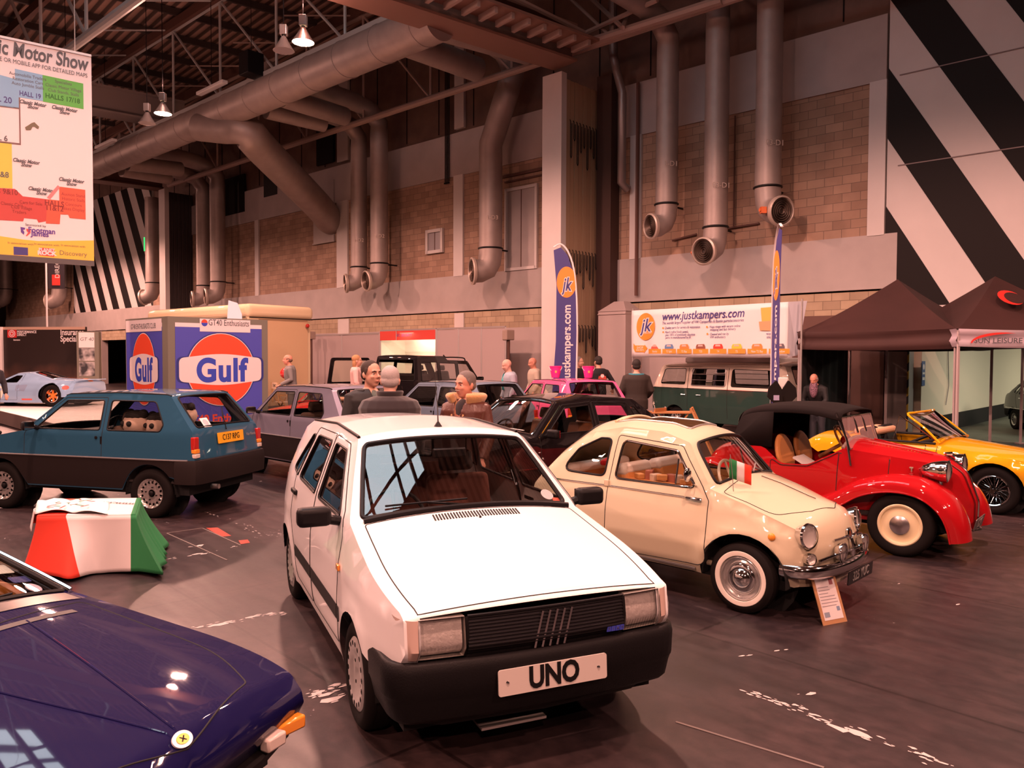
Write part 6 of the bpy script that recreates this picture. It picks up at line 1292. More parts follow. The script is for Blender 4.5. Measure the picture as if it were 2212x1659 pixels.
# ================================================================ tall black off-roader, tailgate open
def build_disco():
    px = at_y(903, 775, 21.5); a = math.radians(57); h = Vector((math.cos(a), math.sin(a))); l = Vector((-h.y, h.x)); o_ = Vector((px.x, px.y))-h*(-3.35)-l*(-.80)
    sil = [('fb', .70, .5), ('n', .75, .75), ('h0', .68, 1.08, .03), ('sc', -.50, 1.18, .02), ('rf', -1.0, 1.78, .08), ('s0', -1.95, 1.80, .0), ('s1', -2.10, 1.93, .04), ('rr', -3.30, 1.93, .06), ('bl', -3.40, 1.20), ('rb', -3.42, .5)]
    sec = interp([(.4, .86), (1.1, .88), (1.3, .86), (1.95, .76)])
    c = Car('black_off_roader', 'tall black off-road car with its tailgate swung open, before the red-fascia booth', (o_.x, o_.y, a), sil, lambda x, z: sec(z)-.04*max(0, (x-.2)/.5)**2,
            [('fb', .03, 2), ('h0', .03, 2), ('sc', .04, 2.5), ('rf', .03, 3), ('rr', .03, 3), ('bl', .03, 3), ('rb', .02, 3)], [('fb', .02), ('sc', .03), ('rf', .04), ('rr', .05), ('rb', .03)],
            [(-3.3, .5)]+arch(-2.54, .38, .45, 0, .42)+arch(0, .38, .45, 0, .42)+[(.6, .5)])
    B = paint('black_paint', (.008, .006, .007), .3)
    w1 = fillet([(-.78, 1.24, .03), (-1.12, 1.70, .04), (-1.55, 1.72, .03), (-1.55, 1.24, .03)]); w2 = fillet([(-1.68, 1.24, .03), (-1.68, 1.72, .03), (-2.40, 1.74, .03), (-2.40, 1.24, .03)]); w3 = fillet([(-2.52, 1.24, .03), (-2.52, 1.76, .03), (-3.22, 1.76, .04), (-3.26, 1.24, .03)])
    Us, Uf, Ur, Ub = c.U('sc'), c.U('rf'), c.U('rr'), c.U('bl')
    shell(c, B, [], [w1, w2, w3], Q(c.U('h0', .03), Us-.05, .9), Q(Us+.02, Uf-.03, .92), Q(Ur+.10, Ub-.05, .86), h=.10, gutter=(Uf, c.U('s0'), BLACK))
    b = MB()
    for s_ in (1, -1): b.tube(catmull([(-1.05, s_*.70, 1.80), (-1.15, s_*.70, 1.88), (-1.7, s_*.70, 1.90), (-2.0, s_*.70, 1.90), (-2.1, s_*.70, 1.96)], 4), .018, 8)
    b.build('roof_rail', BLACK, c.root)
    b = MB(); R = Matrix.Rotation(math.radians(-100), 3, 'Z'); hg = Vector((-3.44, .80, 0))
    fr = MB()
    def T(v): return R@Vector((0, -v.x, v.y))+hg+R@Vector((v.z, 0, 0))
    fr.prism(fillet([(0, .5, .03), (1.5, .5, .03), (1.5, 1.2, .03), (1.38, 1.88, .1), (.12, 1.88, .1), (0, 1.2, .03)]), 0, .03, T); tg = fr.build('tailgate', B, c.root, smooth=0)
    gl = MB(); gl.prism(fillet([(.12, 1.22, .03), (1.38, 1.22, .03), (1.28, 1.8, .06), (.22, 1.8, .06)]), -.012, .042, T); gl.build('tailgate_window', mat('pale_glass', (.42, .36, .30), .15, coat=1), tg, smooth=0)
    b = MB(); b.lathe([(.001, -.10), (.30, -.10), (.36, -.04), (.36, .04), (.30, .10), (.12, .10), (.1, .06), (.001, .06)], 28, 'Z'); me = b.mesh('sp'); me.transform(Matrix.Translation(hg+R@Vector((-.12, -.75, 1.0)))@R.to_4x4()@Matrix.Rotation(PI/2, 4, 'Y')); obj('spare_wheel', me, RUBBER, tg)
    for ch in 'LR': mirror(c.root, c.P(ch, -.70, 1.25), 1 if ch == 'L' else -1)
    wheels(c, 'plain', .38, .22, .21, [(0, .74), (0, -.74), (-2.54, .74), (-2.54, -.74)])
    under(c, -3.3, .6, .35, .7, [(0, .38, .45, .84, .3), (-2.54, .38, .45, .84, .3)], hi=.6)
    dk = mat('dark_trim', (.03, .022, .022), .7)
    cabin(c.root, -.5, -3.2, .78, .75, dk, [(-1.4, .4), (-1.4, -.4)], .85, -.75, 1.12, dk, rear=-2.3, hb=.62)
build_disco()
# ================================================================ green and white camper van
def build_bus():
    A_ = at_y(1400, 800, 21.0); B_ = at_y(1707, 800, 17.4); d = Vector((A_.x-B_.x, A_.y-B_.y)); L = d.length; d.normalize(); a = math.atan2(d.y, d.x); l = Vector((-d.y, d.x)); o_ = Vector((A_.x, A_.y))-d*.95-l*.86
    sil = [('fb', .80, .40), ('n', .90, .70, .1), ('sc', .86, 1.18, .03), ('rf', .56, 1.72, .10), ('rm', -1.0, 1.80), ('rr', -3.15, 1.76, .15), ('bl', -3.35, 1.25, .05), ('rb', -3.32, .40)]
    sec = interp([(.3, .82), (.7, .86), (1.15, .86), (1.25, .84), (1.80, .76)])
    c = Car('camper_van', 'dark green and cream camper van with louvred side windows under the white banner', (o_.x, o_.y, a), sil, lambda x, z: sec(z)-.10*max(0, (x-.4)/.5)**2-.08*max(0, (-2.9-x)/.45)**2,
            [('fb', .08, 2), ('sc', .08, 2), ('rf', .07, 2), ('rr', .07, 2), ('rb', .07, 2)], [('fb', .05), ('sc', .06), ('rf', .10), ('rr', .12), ('rb', .06)],
            [(-3.2, .38)]+arch(-2.4, .33, .38, 0, .32)+arch(0, .33, .38, 0, .32)+[(.75, .38)], cat='van')
    G = paint('green_paint', (.025, .055, .045), .4); Wc = paint('cream_white_paint', (.78, .70, .60), .35)
    # cream upper body, green lower body skins
    w1 = fillet([(.50, 1.24, .05), (.38, 1.62, .08), (-.34, 1.64, .06), (-.34, 1.24, .05)]); w2 = fillet([(-.55, 1.22, .05), (-.55, 1.64, .05), (-1.62, 1.64, .05), (-1.62, 1.22, .05)]); w3 = fillet([(-1.80, 1.22, .05), (-1.80, 1.64, .08), (-2.92, 1.62, .10), (-2.95, 1.22, .08)])
    Us, Uf, Ur, Ub = c.U('sc'), c.U('rf'), c.U('rr'), c.U('bl')
    shell(c, Wc, [], [w1, w2, w3], None, Q(Us+.04, Uf-.05, .90), Q(Ur+.08, Ub-.05, .75), h=.10)
    for ch in 'LR':
        poly = [p for p in c.bottom]; poly = [(-3.34, .42)]+poly+[(.86, .55), (.88, 1.13), (-3.35, 1.13)]
        c.panel('lower_body', ch, poly, G, off=.006, h=.12)
        c.line('waist_trim', ch, [(.84, 1.14), (-3.3, 1.14)], .010, CHROME, closed=False, off=.006)
        c.line('gutter', ch, [(.40, 1.70), (-3.1, 1.72)], .014, Wc, closed=False, off=.01)
        sg = 1 if ch == 'L' else -1
        c.line('window_frame', ch, w2, .012, STEEL, off=.012)
        for z in (1.36, 1.50): b = MB(); b.tube([c.P(ch, -.58, z, .004), c.P(ch, -1.59, z, .004)], .008, 6); b.build('window_louvre', STEEL, c.root)
        for x in (-.25, -.75): b = MB(); b.tube([c.P(ch, x, .98, .02), c.P(ch, x-.14, .98, .02)], .014, 8); b.build('door_handle', CHROME, c.root)
        for x in (-.44, -1.70): c.line('door_gap', ch, [(x, .45), (x, 1.66)], .005, SEAM, closed=False, off=.006)
    b = MB(); b.prism(fillet([(-.1, -.62, .1), (-2.7, -.62, .1), (-2.7, .62, .1), (-.1, .62, .1)]), 1.78, 1.92); b.build('raised_roof', mat('roof_grey', (.55, .52, .50), .5), c.root, bevel=.04)
    dk = mat('dark_trim', (.03, .022, .022), .7)
    b = MB(); b.box((-1.2, 0, .6), (3.8, 1.5, .05)); b.box((-2.5, 0, .95), (1.0, 1.4, .6)); b.build('cabin_fittings', dk, c.root)
    for y in (.4, -.4): seat(c.root, -.1, y, .85, dk, .48, .6, .15)
    wheels(c, 'van', .33, .17, .19, [(0, .70), (0, -.70), (-2.4, .70), (-2.4, -.70)])
    under(c, -3.2, .7, .3, .7, [(0, .33, .38, .80, .3), (-2.4, .33, .38, .80, .3)], hi=.5)
build_bus()
# ================================================================ signs, stands, tents
NAVY = mat('print_navy', (.045, .04, .20), .5); ORG = mat('print_orange', (.85, .27, .03), .5); VINYL = mat('white_vinyl', (.74, .68, .69), .55); GREYT = mat('print_grey', (.10, .10, .11), .6)
def P2(q, h=None): return Vector(q)
def quadF(TL, TR): # frame with origin at top-left, x to TR, y up
    return frame(TL, TR-TL, (0, 0, 1))
def textF(nm, s, F, x, y, size, m, par, **kw): return text_on(nm, s, F, x, y, size, m, par, off=.006, thick=.0008, **kw)
# --- large hanging banner with the hall plan
def hall_banner():
    TR = at_y(197, 121, 14.0); zb = at_y(197, 573, 14.0).z; L_ = at_y(0, 80, 13.18); d = Vector((L_.x-TR.x, L_.y-TR.y, 0)).normalized(); W_, H_ = 3.3, TR.z-zb
    t = thing('hanging_banner', 'large white hanging banner with a coloured hall plan and Classic Motor Show title', 'banner', TR)
    TLp = d*W_; F = frame(TLp, -d, (0, 0, 1)); F2 = F
    b = MB(); b.prism([(0, -H_+.06), (W_, -H_+.06), (W_, 0), (0, 0)], -.01, 0, F); sh = b.build('banner_sheet', VINYL, t, 0)
    b = MB(); b.bar(F@Vector((0, -H_+.03, 0)), F@Vector((W_, -H_+.03, 0)), .05, .09); b.build('bottom_bar', mat('bar_grey', (.09, .08, .08), .5), t, 0)
    b = MB(); b.bar(F@Vector((0, 0, 0)), F@Vector((W_, 0, 0)), .04, .04); b.build('top_bar', WHITE, t, 0)
    for x in (.4, W_-.25): b = MB(); b.tube([F@Vector((x, 0, 0)), F@Vector((x, 8.0, 0))], .008, 4); b.build('wire', STEEL, t)
    X = lambda px: W_-(197-px)/197*1.36                 # across the visible part
    def Yy(px, py): f = (197-px)/197.; top = 121-41*f; bot = 573-17*f; return -(py-top)/(bot-top)*(H_-.0)
    def poly(nm, pts, m, k=0): return flat_on(nm, [[(X(x), Yy(x, y)) for x, y in pts]], F, m, sh, off=.002+k*.002)
    blue = mat('plan_blue', (.22, .42, .62), .6); grn = mat('plan_green', (.10, .42, .07), .6); red1 = mat('plan_red', (.50, .06, .05), .6); red2 = mat('plan_orange_red', (.66, .10, .05), .6); yel = mat('plan_yellow', (.60, .55, .08), .6); yel2 = mat('footer_yellow', (.80, .50, .06), .6)
    poly('plan_area', [(-100, 132), (31, 170), (31, 148), (89, 161), (89, 217), (38, 209), (38, 233), (-100, 213)], blue); poly('plan_area', [(89, 161), (178, 180), (178, 235), (89, 218)], grn)
    poly('plan_outline', [(-100, 213), (38, 231), (38, 209), (41, 209), (41, 311), (24, 309), (-100, 295), (-100, 291), (38, 307), (38, 234), (-100, 217)], mat('outline_brown', (.20, .12, .11), .6)); poly('plan_area', [(-100, 296), (22, 307), (22, 404), (-100, 398)], yel)
    poly('plan_area', [(-100, 398), (27, 405), (43, 421), (95, 428), (95, 475), (75, 478), (72, 471), (45, 468), (43, 475), (-100, 465)], red1); poly('plan_area', [(95, 428), (121, 431), (121, 401), (179, 409), (179, 473), (143, 469), (140, 462), (123, 461), (121, 482), (91, 480)], red2, 1)
    poly('plan_arrow', [(94, 424), (118, 398), (123, 402), (101, 428)], mat('arrow_pink', (.75, .22, .22), .6), 2)
    poly('footer_band', [(-100, 490), (0, 507), (40, 514), (75, 518), (197, 519), (197, 567), (-100, 545)], yel2)
    poly('sponsor_block', [(22, 529), (52, 532), (52, 549), (22, 547)], NAVY, 1); poly('sponsor_block', [(76, 532), (108, 535), (108, 553), (76, 549)], mat('rock_red', (.70, .08, .06), .6), 1)
    def tx(s, px, py, size, m, bold=0., shear=0., width=1., al='CENTER'): return textF('lettering', s, F, X(px), Yy(px, py), size, m, sh, bold=bold, shear=shear, width=width, align=al)
    tx('Classic Motor Show', 188, 140, .33, GREYT, .008, .12, .66, 'RIGHT'); tx('REFER TO SHOWGUIDE OR MOBILE APP FOR DETAILED MAPS', 188, 164, .10, GREYT, 0, 0, .74, 'RIGHT')
    tx('HALL 19', 62, 204, .115, NAVY, .002, 0, .75); tx('HALLS 17/18', 132, 212, .115, mat('dkgreen', (.02, .14, .02), .6), .002, 0, .85); tx('HALL 20', 24, 217, .14, NAVY, .002, 0, .85, 'RIGHT'); tx('HALL 6', 14, 298, .13, GREYT, .002, 0, .85, 'RIGHT'); tx('HALLS 7&8', 15, 376, .13, GREYT, .002, 0, .85, 'RIGHT')
    dr = mat('dkred', (.22, .02, .02), .6); tx('HALLS 9&10', 33, 414, .12, dr, .002, 0, .85, 'RIGHT'); tx('HALLS', 110, 438, .13, dr, .003, 0, .8); tx('11&12', 110, 448, .13, dr, .003, 0, .8)
    for k, (s, px, py) in enumerate((('Automobilia Traders', 58, 164), ('Restoration Cars', 58, 174), ('Auto Jumble Stalls', 58, 184), ('Specialists', 134, 178), ('Classic Motor Village', 134, 189), ('Club Stands, Stalls', 134, 199), ('Auction Stand', 152, 420), ('Historic Stalls', 152, 430), ('Concours', 152, 441), ('Bikes Display', 152, 451), ('Cars for Sale', 60, 436), ('Club Village', 40, 446), ('Traders', 35, 455), ('Classic Cars', 20, 438))): tx(s, px, py, .075, GREYT if k < 6 else dr, 0, 0, .85)
    for px, py in ((67, 226), (135, 238), (51, 350), (82, 411), (148, 392)): tx('Classic Motor', px, py-4, .085, GREYT, .003, .3, .8); tx('Show', px, py+4, .085, GREYT, .003, .3, .8)
    tx('Footman', 82, 496, .125, mat('fj_purple', (.10, .04, .28), .5), .003, 0, .9); tx('James', 78, 503, .125, mat('fj_purple', (.10, .04, .28), .5), .003, 0, .9); tx('Sponsored by', 69, 484, .055, GREYT); tx('PLANET', 92, 538, .075, VINYL, .002, 0, .9); tx('ROCK', 92, 545, .09, VINYL, .005, 0, 1.1); tx('Discovery', 150, 547, .11, mat('disc_grey', (.16, .13, .08), .6), .0, 0, .95)
    for px, y_ in ((37, 523), (92, 526), (150, 530)): tx('In association with', px, y_, .05, mat('disc_grey', (.16, .13, .08), .6))
    poly('shield_mark', [(37, 487), (47, 489), (46, 493), (42, 493), (45, 498), (44, 504), (38, 498)], mat('fj_purple', (.10, .04, .28), .5), 1); poly('shield_mark', [(49, 491), (58, 492), (58, 500), (50, 507), (48, 506), (53, 499), (50, 496)], mat('fj_red', (.62, .07, .06), .5), 1)
    poly('bike_drawing', [(50, 273), (58, 268), (64, 264), (70, 262), (80, 272), (78, 277), (70, 272), (66, 272), (62, 279), (52, 279)], mat('disc_grey', (.16, .13, .08), .6), 1)
hall_banner()
# --- feather flags
def feather(name, label, p, h, w, dirx, base=None, bend=.22, wt=True):
    t = thing(name, label, 'flag', (p.x, p.y, 0)); dx = Vector(dirx).normalized(); F = frame(Vector((0, 0, 0)), dx, (0, 0, 1)); z0 = .95
    out = [(-.06, z0), (w-.05, z0), (w, z0+.02), (w*.98, h*.62), (w*.92, h*.78), (w*.78, h*.90), (w*.45, h*.975), (.06, h), (0, h*.985), (w*.08, h*.85), (.0, h*.5)]
    out = [(-.02, z0+.0), (w*.96, z0+.12), (w, h*.55), (w*.96, h*.74), (w*.84, h*.87), (w*.6, h*.96), (w*.3, h), (0, h*.985), (w*.13, h*.80), (w*.12, h*.5)]
    b = MB(); b.prism(out, -.004, .004, F); fl = b.build('flag_sail', NAVY, t, 0)
    edge = [(w*1.0, z0+.12), (w*1.03, h*.55), (w*.99, h*.745), (w*.87, h*.885), (w*.62, h*.978), (w*.3, h*1.018), (0, h*1.0)]
    b = MB(); b.tube([F@Vector((x, y, 0)) for x, y in catmull([(x, y) for x, y in edge], 3)], .022, 6, sx=.5); b.build('white_hem', VINYL, fl)
    b = MB(); b.tube([F@Vector((w*.97, .1, 0)), F@Vector((w*.97, z0+.3, 0))], .02, 8); b.lathe([(.001, .0), (.25, .0), (.25, .03), (.04, .06)], 16, o=F@Vector((w*.9, 0, 0))); b.build('pole', BLACK, t)
    for sd in (1, -1):
        G = F if sd > 0 else F@Matrix.Translation((w*1.1, 0, 0))@Matrix.Rotation(PI, 4, 'Y'); cx = w*.56
        G = frame(F@Vector((0, 0, 0)), dx, (0, 0, 1)) if sd > 0 else frame(F@Vector((w*1.12, 0, 0)), -dx, (0, 0, 1))
        flat_on('logo_disc', [ell(cx, h*.815, w*.42, w*.66)], G, ORG, fl, off=.005); text_on('logo_jk', 'jk', G, cx, h*.80, .46, VINYL, fl, off=.009, shear=.25, bold=.030, width=.62, thick=.0008); text_on('logo_jk', 'jk', G, cx, h*.80, .46, NAVY, fl, off=.0115, shear=.25, bold=.008, width=.62, thick=.0008)
        me = text_mesh('justkampers.com', .275, bold=.006, thick=.0008, align='RIGHT'); me.transform(G@Matrix.Translation((cx+.02, h*.695, .008))@Matrix.Rotation(PI/2, 4, 'Z')@Matrix.Translation((0, 0, 0))); obj('lettering', me, VINYL, fl, smooth=0)
    return t
pf = at_y(1195, 700, 19.6); feather('feather_flag', 'navy feather flag with orange disc facing us, in front of the pale partition', pf, 4.63, .58, (1, 0, 0))
pf2 = at_y(1686, 700, 12.6); feather('feather_flag', 'navy feather flag seen edge-on beside the white banner', pf2, 4.0, .62, (.12, 1, 0))
# mount with dark plates below the second flag
t = thing('flag_mount', 'black bracket plates at the foot of the edge-on feather flag', 'bracket', (pf2.x, pf2.y-.12, 0)); b = MB(); b.tube([(0, 0, 0), (0, 0, 1.3)], .03, 8); b.build('post', BLACK, t)
for s_ in (1, -1):
    b = MB(); b.prism(fillet([(0, 1.05, .02), (s_*.24, 1.30, .02), (s_*.22, 1.44, .02), (s_*.10, 1.56, .02), (0, 1.40, .02)][::s_]), -.03*s_, .0, frame((0, 0, 0), (1, 0, 0), (0, 0, 1))) ; b.build('plate', BLACK, t, 0)
b = MB(); b.box((.03, .05, 1.52), (.15, .03, .16)); b.build('clamp', WHITE, t, 0, .01); b = MB(); b.box((-.10, -.035, 1.28), (.09, .004, .08)); b.build('label_plate', mat('lilac_label', (.35, .35, .55), .5), t, 0)
# --- white banner over the camper
def kampers():
    A_ = at_y(1365, 667, 20.4); B_ = at_y(1703, 657, 17.0); W_ = (Vector((B_.x, B_.y))-Vector((A_.x, A_.y))).length; H_ = 1.20; zt = (A_.z+B_.z)/2; A_.z = zt
    t = thing('web_address_banner', 'long white banner reading www.justkampers.com above the camper van', 'banner', A_); d = Vector((B_.x-A_.x, B_.y-A_.y, 0)).normalized(); F = frame((0, 0, 0), d, (0, 0, 1))
    b = MB(); b.grid(lambda s, q: F@Vector((s*W_, -q*H_, .02*math.sin(s*17+q*5)*.5)), 40, 8); sh = b.build('banner_sheet', VINYL, t, 180); so = sh.modifiers.new('s', 'SOLIDIFY'); so.thickness = .006; so.offset = 0
    b = MB(); b.add([F@Vector(v) for v in ((W_, 0, .0), (W_, -H_, 0), (W_+.10, -H_+.05, -.22), (W_+.30, .02, -.24))], [(0, 1, 2, 3)]); b.build('folded_end', mat('vinyl_back', (.50, .50, .56), .6), t, 0)
    for x in (.02, W_+.3): b = MB(); b.tube([F@Vector((x, .05, -.03)), F@Vector((x, -zt, -.03))], .022, 8); b.build('pole', STEEL, t)
    X = lambda px: (px-30)/2040*W_; Yc = lambda py, px=0: -(py-(95-60*(px-30)/2040))/(620+60*(px-30)/2040)*H_
    def tx(s, x, y, size, m=NAVY, al='LEFT', **kw): return text_on('lettering', s, F, X(x), Yc(y, x), size, m, sh, off=.014, thick=.0006, align=al, **kw)
    def fl(nm, polys, m, o=.012): return flat_on(nm, polys, F, m, sh, off=o, thick=.001)
    fl('logo_disc', [ell(X(248), Yc(310, 248), .30, .345)], ORG); text_on('logo_jk', 'jk', F, X(248), Yc(300, 248), .46, VINYL, sh, off=.0145, shear=.25, bold=.028, width=.95, thick=.0006); text_on('logo_jk', 'jk', F, X(248), Yc(300, 248), .46, NAVY, sh, off=.0165, shear=.25, bold=.006, width=.95, thick=.0006); tx('justkampers.com', 248, 395, .055, VINYL, 'CENTER', shear=.2)
    tx('www.justkampers.com', 1030, 172, .285, NAVY, 'CENTER', shear=.2, bold=.003, width=.90); tx('The worlds largest supplier of VW Campervan & Beetle parts/accessories', 1030, 258, .098, NAVY, 'CENTER', shear=.15, width=.80)
    for s, x, y in (('Quality parts for service & restoration', 530, 332), ('Hand crafted body panels,', 535, 388), ("plus 100's of previously obsolete", 540, 425), ('parts re-manufactured by JK', 540, 460), ('Huge range with secure online', 1140, 325), ('shopping and fast delivery', 1145, 362), ('Owned and run by', 1148, 420), ('VW enthusiasts', 1148, 458)): tx(s, x, y, .085, NAVY, shear=.15, width=.80)
    for x, y in ((505, 332), (508, 386), (1108, 325), (1115, 415)): fl('bullet', [ell(X(x), Yc(y, x), .024)], ORG)
    tx('world', 1830, 420, .08, NAVY); tx('shipping', 1835, 462, .08, NAVY)
    fl('parcel_picture', [[(X(1765), Yc(100, 1765)), (X(1930), Yc(90, 1930)), (X(1925), Yc(270, 1925)), (X(1780), Yc(280, 1780))]], mat('parcel_yellow', (.75, .42, .08), .6)); fl('parcel_picture', [[(X(1745), Yc(270, 1745)), (X(1900), Yc(260, 1900)), (X(1880), Yc(385, 1880)), (X(1760), Yc(380, 1760))]], mat('parcel_tan', (.62, .32, .16), .6), .0135)
    fl('arrow', [[(X(65), Yc(530, 65)), (X(90), Yc(560, 90)), (X(235), Yc(560, 235)), (X(235), Yc(548, 235)), (X(280), Yc(600, 280)), (X(225), Yc(662, 225)), (X(220), Yc(648, 220)), (X(90), Yc(645, 90)), (X(65), Yc(600, 65))]], ORG); tx('SHOP', 165, 590, .085, VINYL, 'CENTER'); tx('OUR PARTS', 165, 622, .06, VINYL, 'CENTER', width=.8)
    cols = [(.75, .12, .08), (.12, .22, .42), (.78, .22, .05), (.25, .08, .05), (.62, .05, .03), (.70, .55, .05), (.78, .24, .05), (.12, .10, .12)]
    for k, (s, x0, x1) in enumerate((('Beetle', 297, 480), ('T2 Split', 500, 690), ('T2 Bay', 710, 905), ('T25', 928, 1130), ('T4', 1152, 1358), ('T5', 1382, 1592), ('New T2 Bay', 1618, 1840), ('Baywindow', 1865, 2095))):
        o = fl('model_tab', [[(X(x0), Yc(668, x0)), (X(x1), Yc(668, x1)), (X(x1), Yc(606, x1)), (X(x0), Yc(606, x0))]], ORG); tx(s, (x0+x1)/2, 640, .075, VINYL, 'CENTER', width=.8); xm = (x0+x1)/2; w_ = 62; m = mat('veh%d' % k, cols[k], .5)
        body = [(-w_, 605), (-w_, 575), (-w_*.8, 548), (w_*.75, 545), (w_, 580), (w_, 605)] if k else [(-w_*.9, 605), (-w_*.8, 580), (-w_*.3, 550), (w_*.2, 550), (w_*.6, 580), (w_*.9, 605)]
        fl('vehicle_picture', [[(X(xm+a), Yc(c, xm)) for a, c in body[::-1]]], m, .0135); fl('vehicle_picture_window', [[(X(xm-w_*.6), Yc(575, xm)), (X(xm+w_*.5), Yc(575, xm)), (X(xm+w_*.4), Yc(555, xm)), (X(xm-w_*.5), Yc(555, xm))]], mat('vwin', (.55, .42, .38), .5), .0155)
kampers()
# --- display boards with the petrol roundels
def gulf(F, W_, sx, par, top_txt, H_=2.2, y1=-.10, x0=.12, x1=.12, club=False):
    blue = mat('gulf_blue_print', (.06, .07, .42), .5); gor = mat('gulf_orange', (.75, .07, .025), .5); gw = mat('gulf_white', (.72, .64, .66), .5); gb = mat('gulf_letter_blue', (.03, .06, .45), .5); dbl = mat('gulf_dark_blue', (.02, .03, .20), .5)
    A0, A1 = x0, W_-x1; b = MB(); b.prism([(A0, y1-.07-H_), (A1, y1-.07-H_), (A1, y1-.07), (A0, y1-.07)], 0, .006, F); sh = b.build('poster', blue, par, 0)
    b = MB(); b.prism([(A0, y1-.07), (A1, y1-.07), (A1, y1), (A0, y1)], 0, .006, F); b.build('poster_border', gw, sh, 0)
    cx = (A0+A1)/2+(.02 if not club else 0); cy = y1-.80; R_ = .60*sx; Ry = .625
    fl = lambda nm, P, m, o: flat_on(nm, [P], F, m, sh, off=o, thick=.001)
    fl('roundel_shadow', ell(cx, cy, R_*1.06, Ry*1.05, 48), dbl, .0065); band = lambda k, o=0: [(cx+sx*x*k, cy+y*(k if abs(y) > .1 else 1)) for x, y in fillet([(-.74, -.20, .10), (0, -.29, 2.5), (.74, -.20, .10), (.74, .20, .10), (0, .29, 2.5), (-.74, .20, .10)], n=6)]
    fl('roundel_shadow', band(1.06), dbl, .0075); fl('roundel', ell(cx, cy, R_*1.02, Ry*1.02, 48), gw, .009); fl('roundel', ell(cx, cy, R_, Ry, 48), gor, .0105); fl('roundel_band', band(1.0), gw, .012)
    text_on('lettering', 'Gulf', F, cx, cy-.03, .56, gb, sh, off=.0135, bold=.022, width=.86*sx*1.02, thick=.001, space=1.08)
    if not club:
        textF('lettering', 'GT40 Enthusiasts', F, cx, cy-.86, .19, gor, sh, bold=.006); b = MB(); b.prism([(W_*.30, y1-.14), (W_*.81, y1-.14), (W_*.81, -.02), (W_*.30, -.02)], .007, .011, F); s2 = b.build('title_board', gw, par, 0)
        text_on('lettering', 'GT40 Enthusiasts', F, W_*.59, y1+.015, .15, GREYT, s2, off=.012, bold=.001, width=.70, thick=.0006); flat_on('small_roundel', [ell(W_*.345, y1+.01, .055, .06, 24)], F, gor, s2, off=.012, thick=.0006); flat_on('small_roundel', [ell(W_*.345, y1+.01, .055, .06, 24, PI, 2*PI)], F, gb, s2, off=.0128, thick=.0006)
    else:
        b = MB(); b.prism([(A0, y1-.14), (A1, y1-.14), (A1, -.03), (A0, -.03)], .007, .011, F); s2 = b.build('title_board', gw, par, 0); text_on('lettering', 'GT40 ENTHUSIASTS CLUB', F, (A0+A1)/2, -.15, .13, GREYT, s2, off=.012, bold=.001, width=.70, thick=.0006)
bg = mat('board_grey', (.16, .15, .12), .7)
C0 = at_y(362, 683, 13.2); C1 = at_y(578, 690, 14.45); zt = C0.z; d = Vector((C1.x-C0.x, C1.y-C0.y, 0)); W_ = d.length; d.normalize()
t = thing('display_board', 'grey display board with a Gulf poster, title GT40 Enthusiasts', 'display board', (C0.x, C0.y, 0)); F = frame((0, 0, zt), d, (0, 0, 1)); b = MB(); b.prism([(0, -zt), (W_, -zt), (W_, 0), (0, 0)], -.05, 0, F); b.build('board', bg, t, 0); gulf(F, W_, 1.0, t, '')
C2 = at_y(271, 688, 14.4); d2 = Vector((C0.x-C2.x, C0.y-C2.y, 0)); W2 = d2.length; d2.normalize()
t = thing('display_board', 'grey display board with a narrow-looking Gulf poster, title GT40 Enthusiasts Club', 'display board', (C2.x, C2.y, 0)); F = frame((0, 0, zt), d2, (0, 0, 1)); b = MB(); b.prism([(0, -zt), (W2-.02, -zt), (W2-.02, 0), (0, 0)], -.05, 0, F); b.build('board', bg, t, 0); gulf(F, W2, .66 if W2 < 1.7 else .8, t, '', x0=.04, x1=.22, club=True)
# --- white stage, insurance stand, photo board
P = [at_h(-60, 872, .36), at_h(0, 888, .36), at_h(75, 906, .36)]; e = (P[2]-P[1]).normalized(); P = [(-19.5, 27.6), (-20, 24.0), (P[1].x, P[1].y), (P[1].x+e.x*9.3, P[1].y+e.y*9.3), (-6.8, 19.6), (-11.4, 27.4)][::-1]
b = MB(); b.prism(P, .02, .36); o = b.build('stage', mat('stage_side', (.20, .15, .14), .6), None, 0); tag(o, 'low white-topped display stage under the pale blue racing car', 'stage'); b = MB(); b.prism(P, .361, .372); b.build('stage_top', mat('stage_white', (.74, .68, .66), .45), o, 0)
S0_, S1_ = at_y(-60, 705, 28.6), at_y(184, 706, 28.0); zt = S1_.z; d = Vector((S1_.x-S0_.x, S1_.y-S0_.y, 0)); W_ = d.length; d.normalize(); F = frame((0, 0, zt), d, (0, 0, 1))
t = thing('insurance_stand', 'dark exhibition stand with Insurance Specialists lettering behind the racing car', 'exhibition stand', (S0_.x, S0_.y, 0)); b = MB(); b.prism([(0, -zt), (W_, -zt), (W_, 0), (0, 0)], -.1, 0, F)
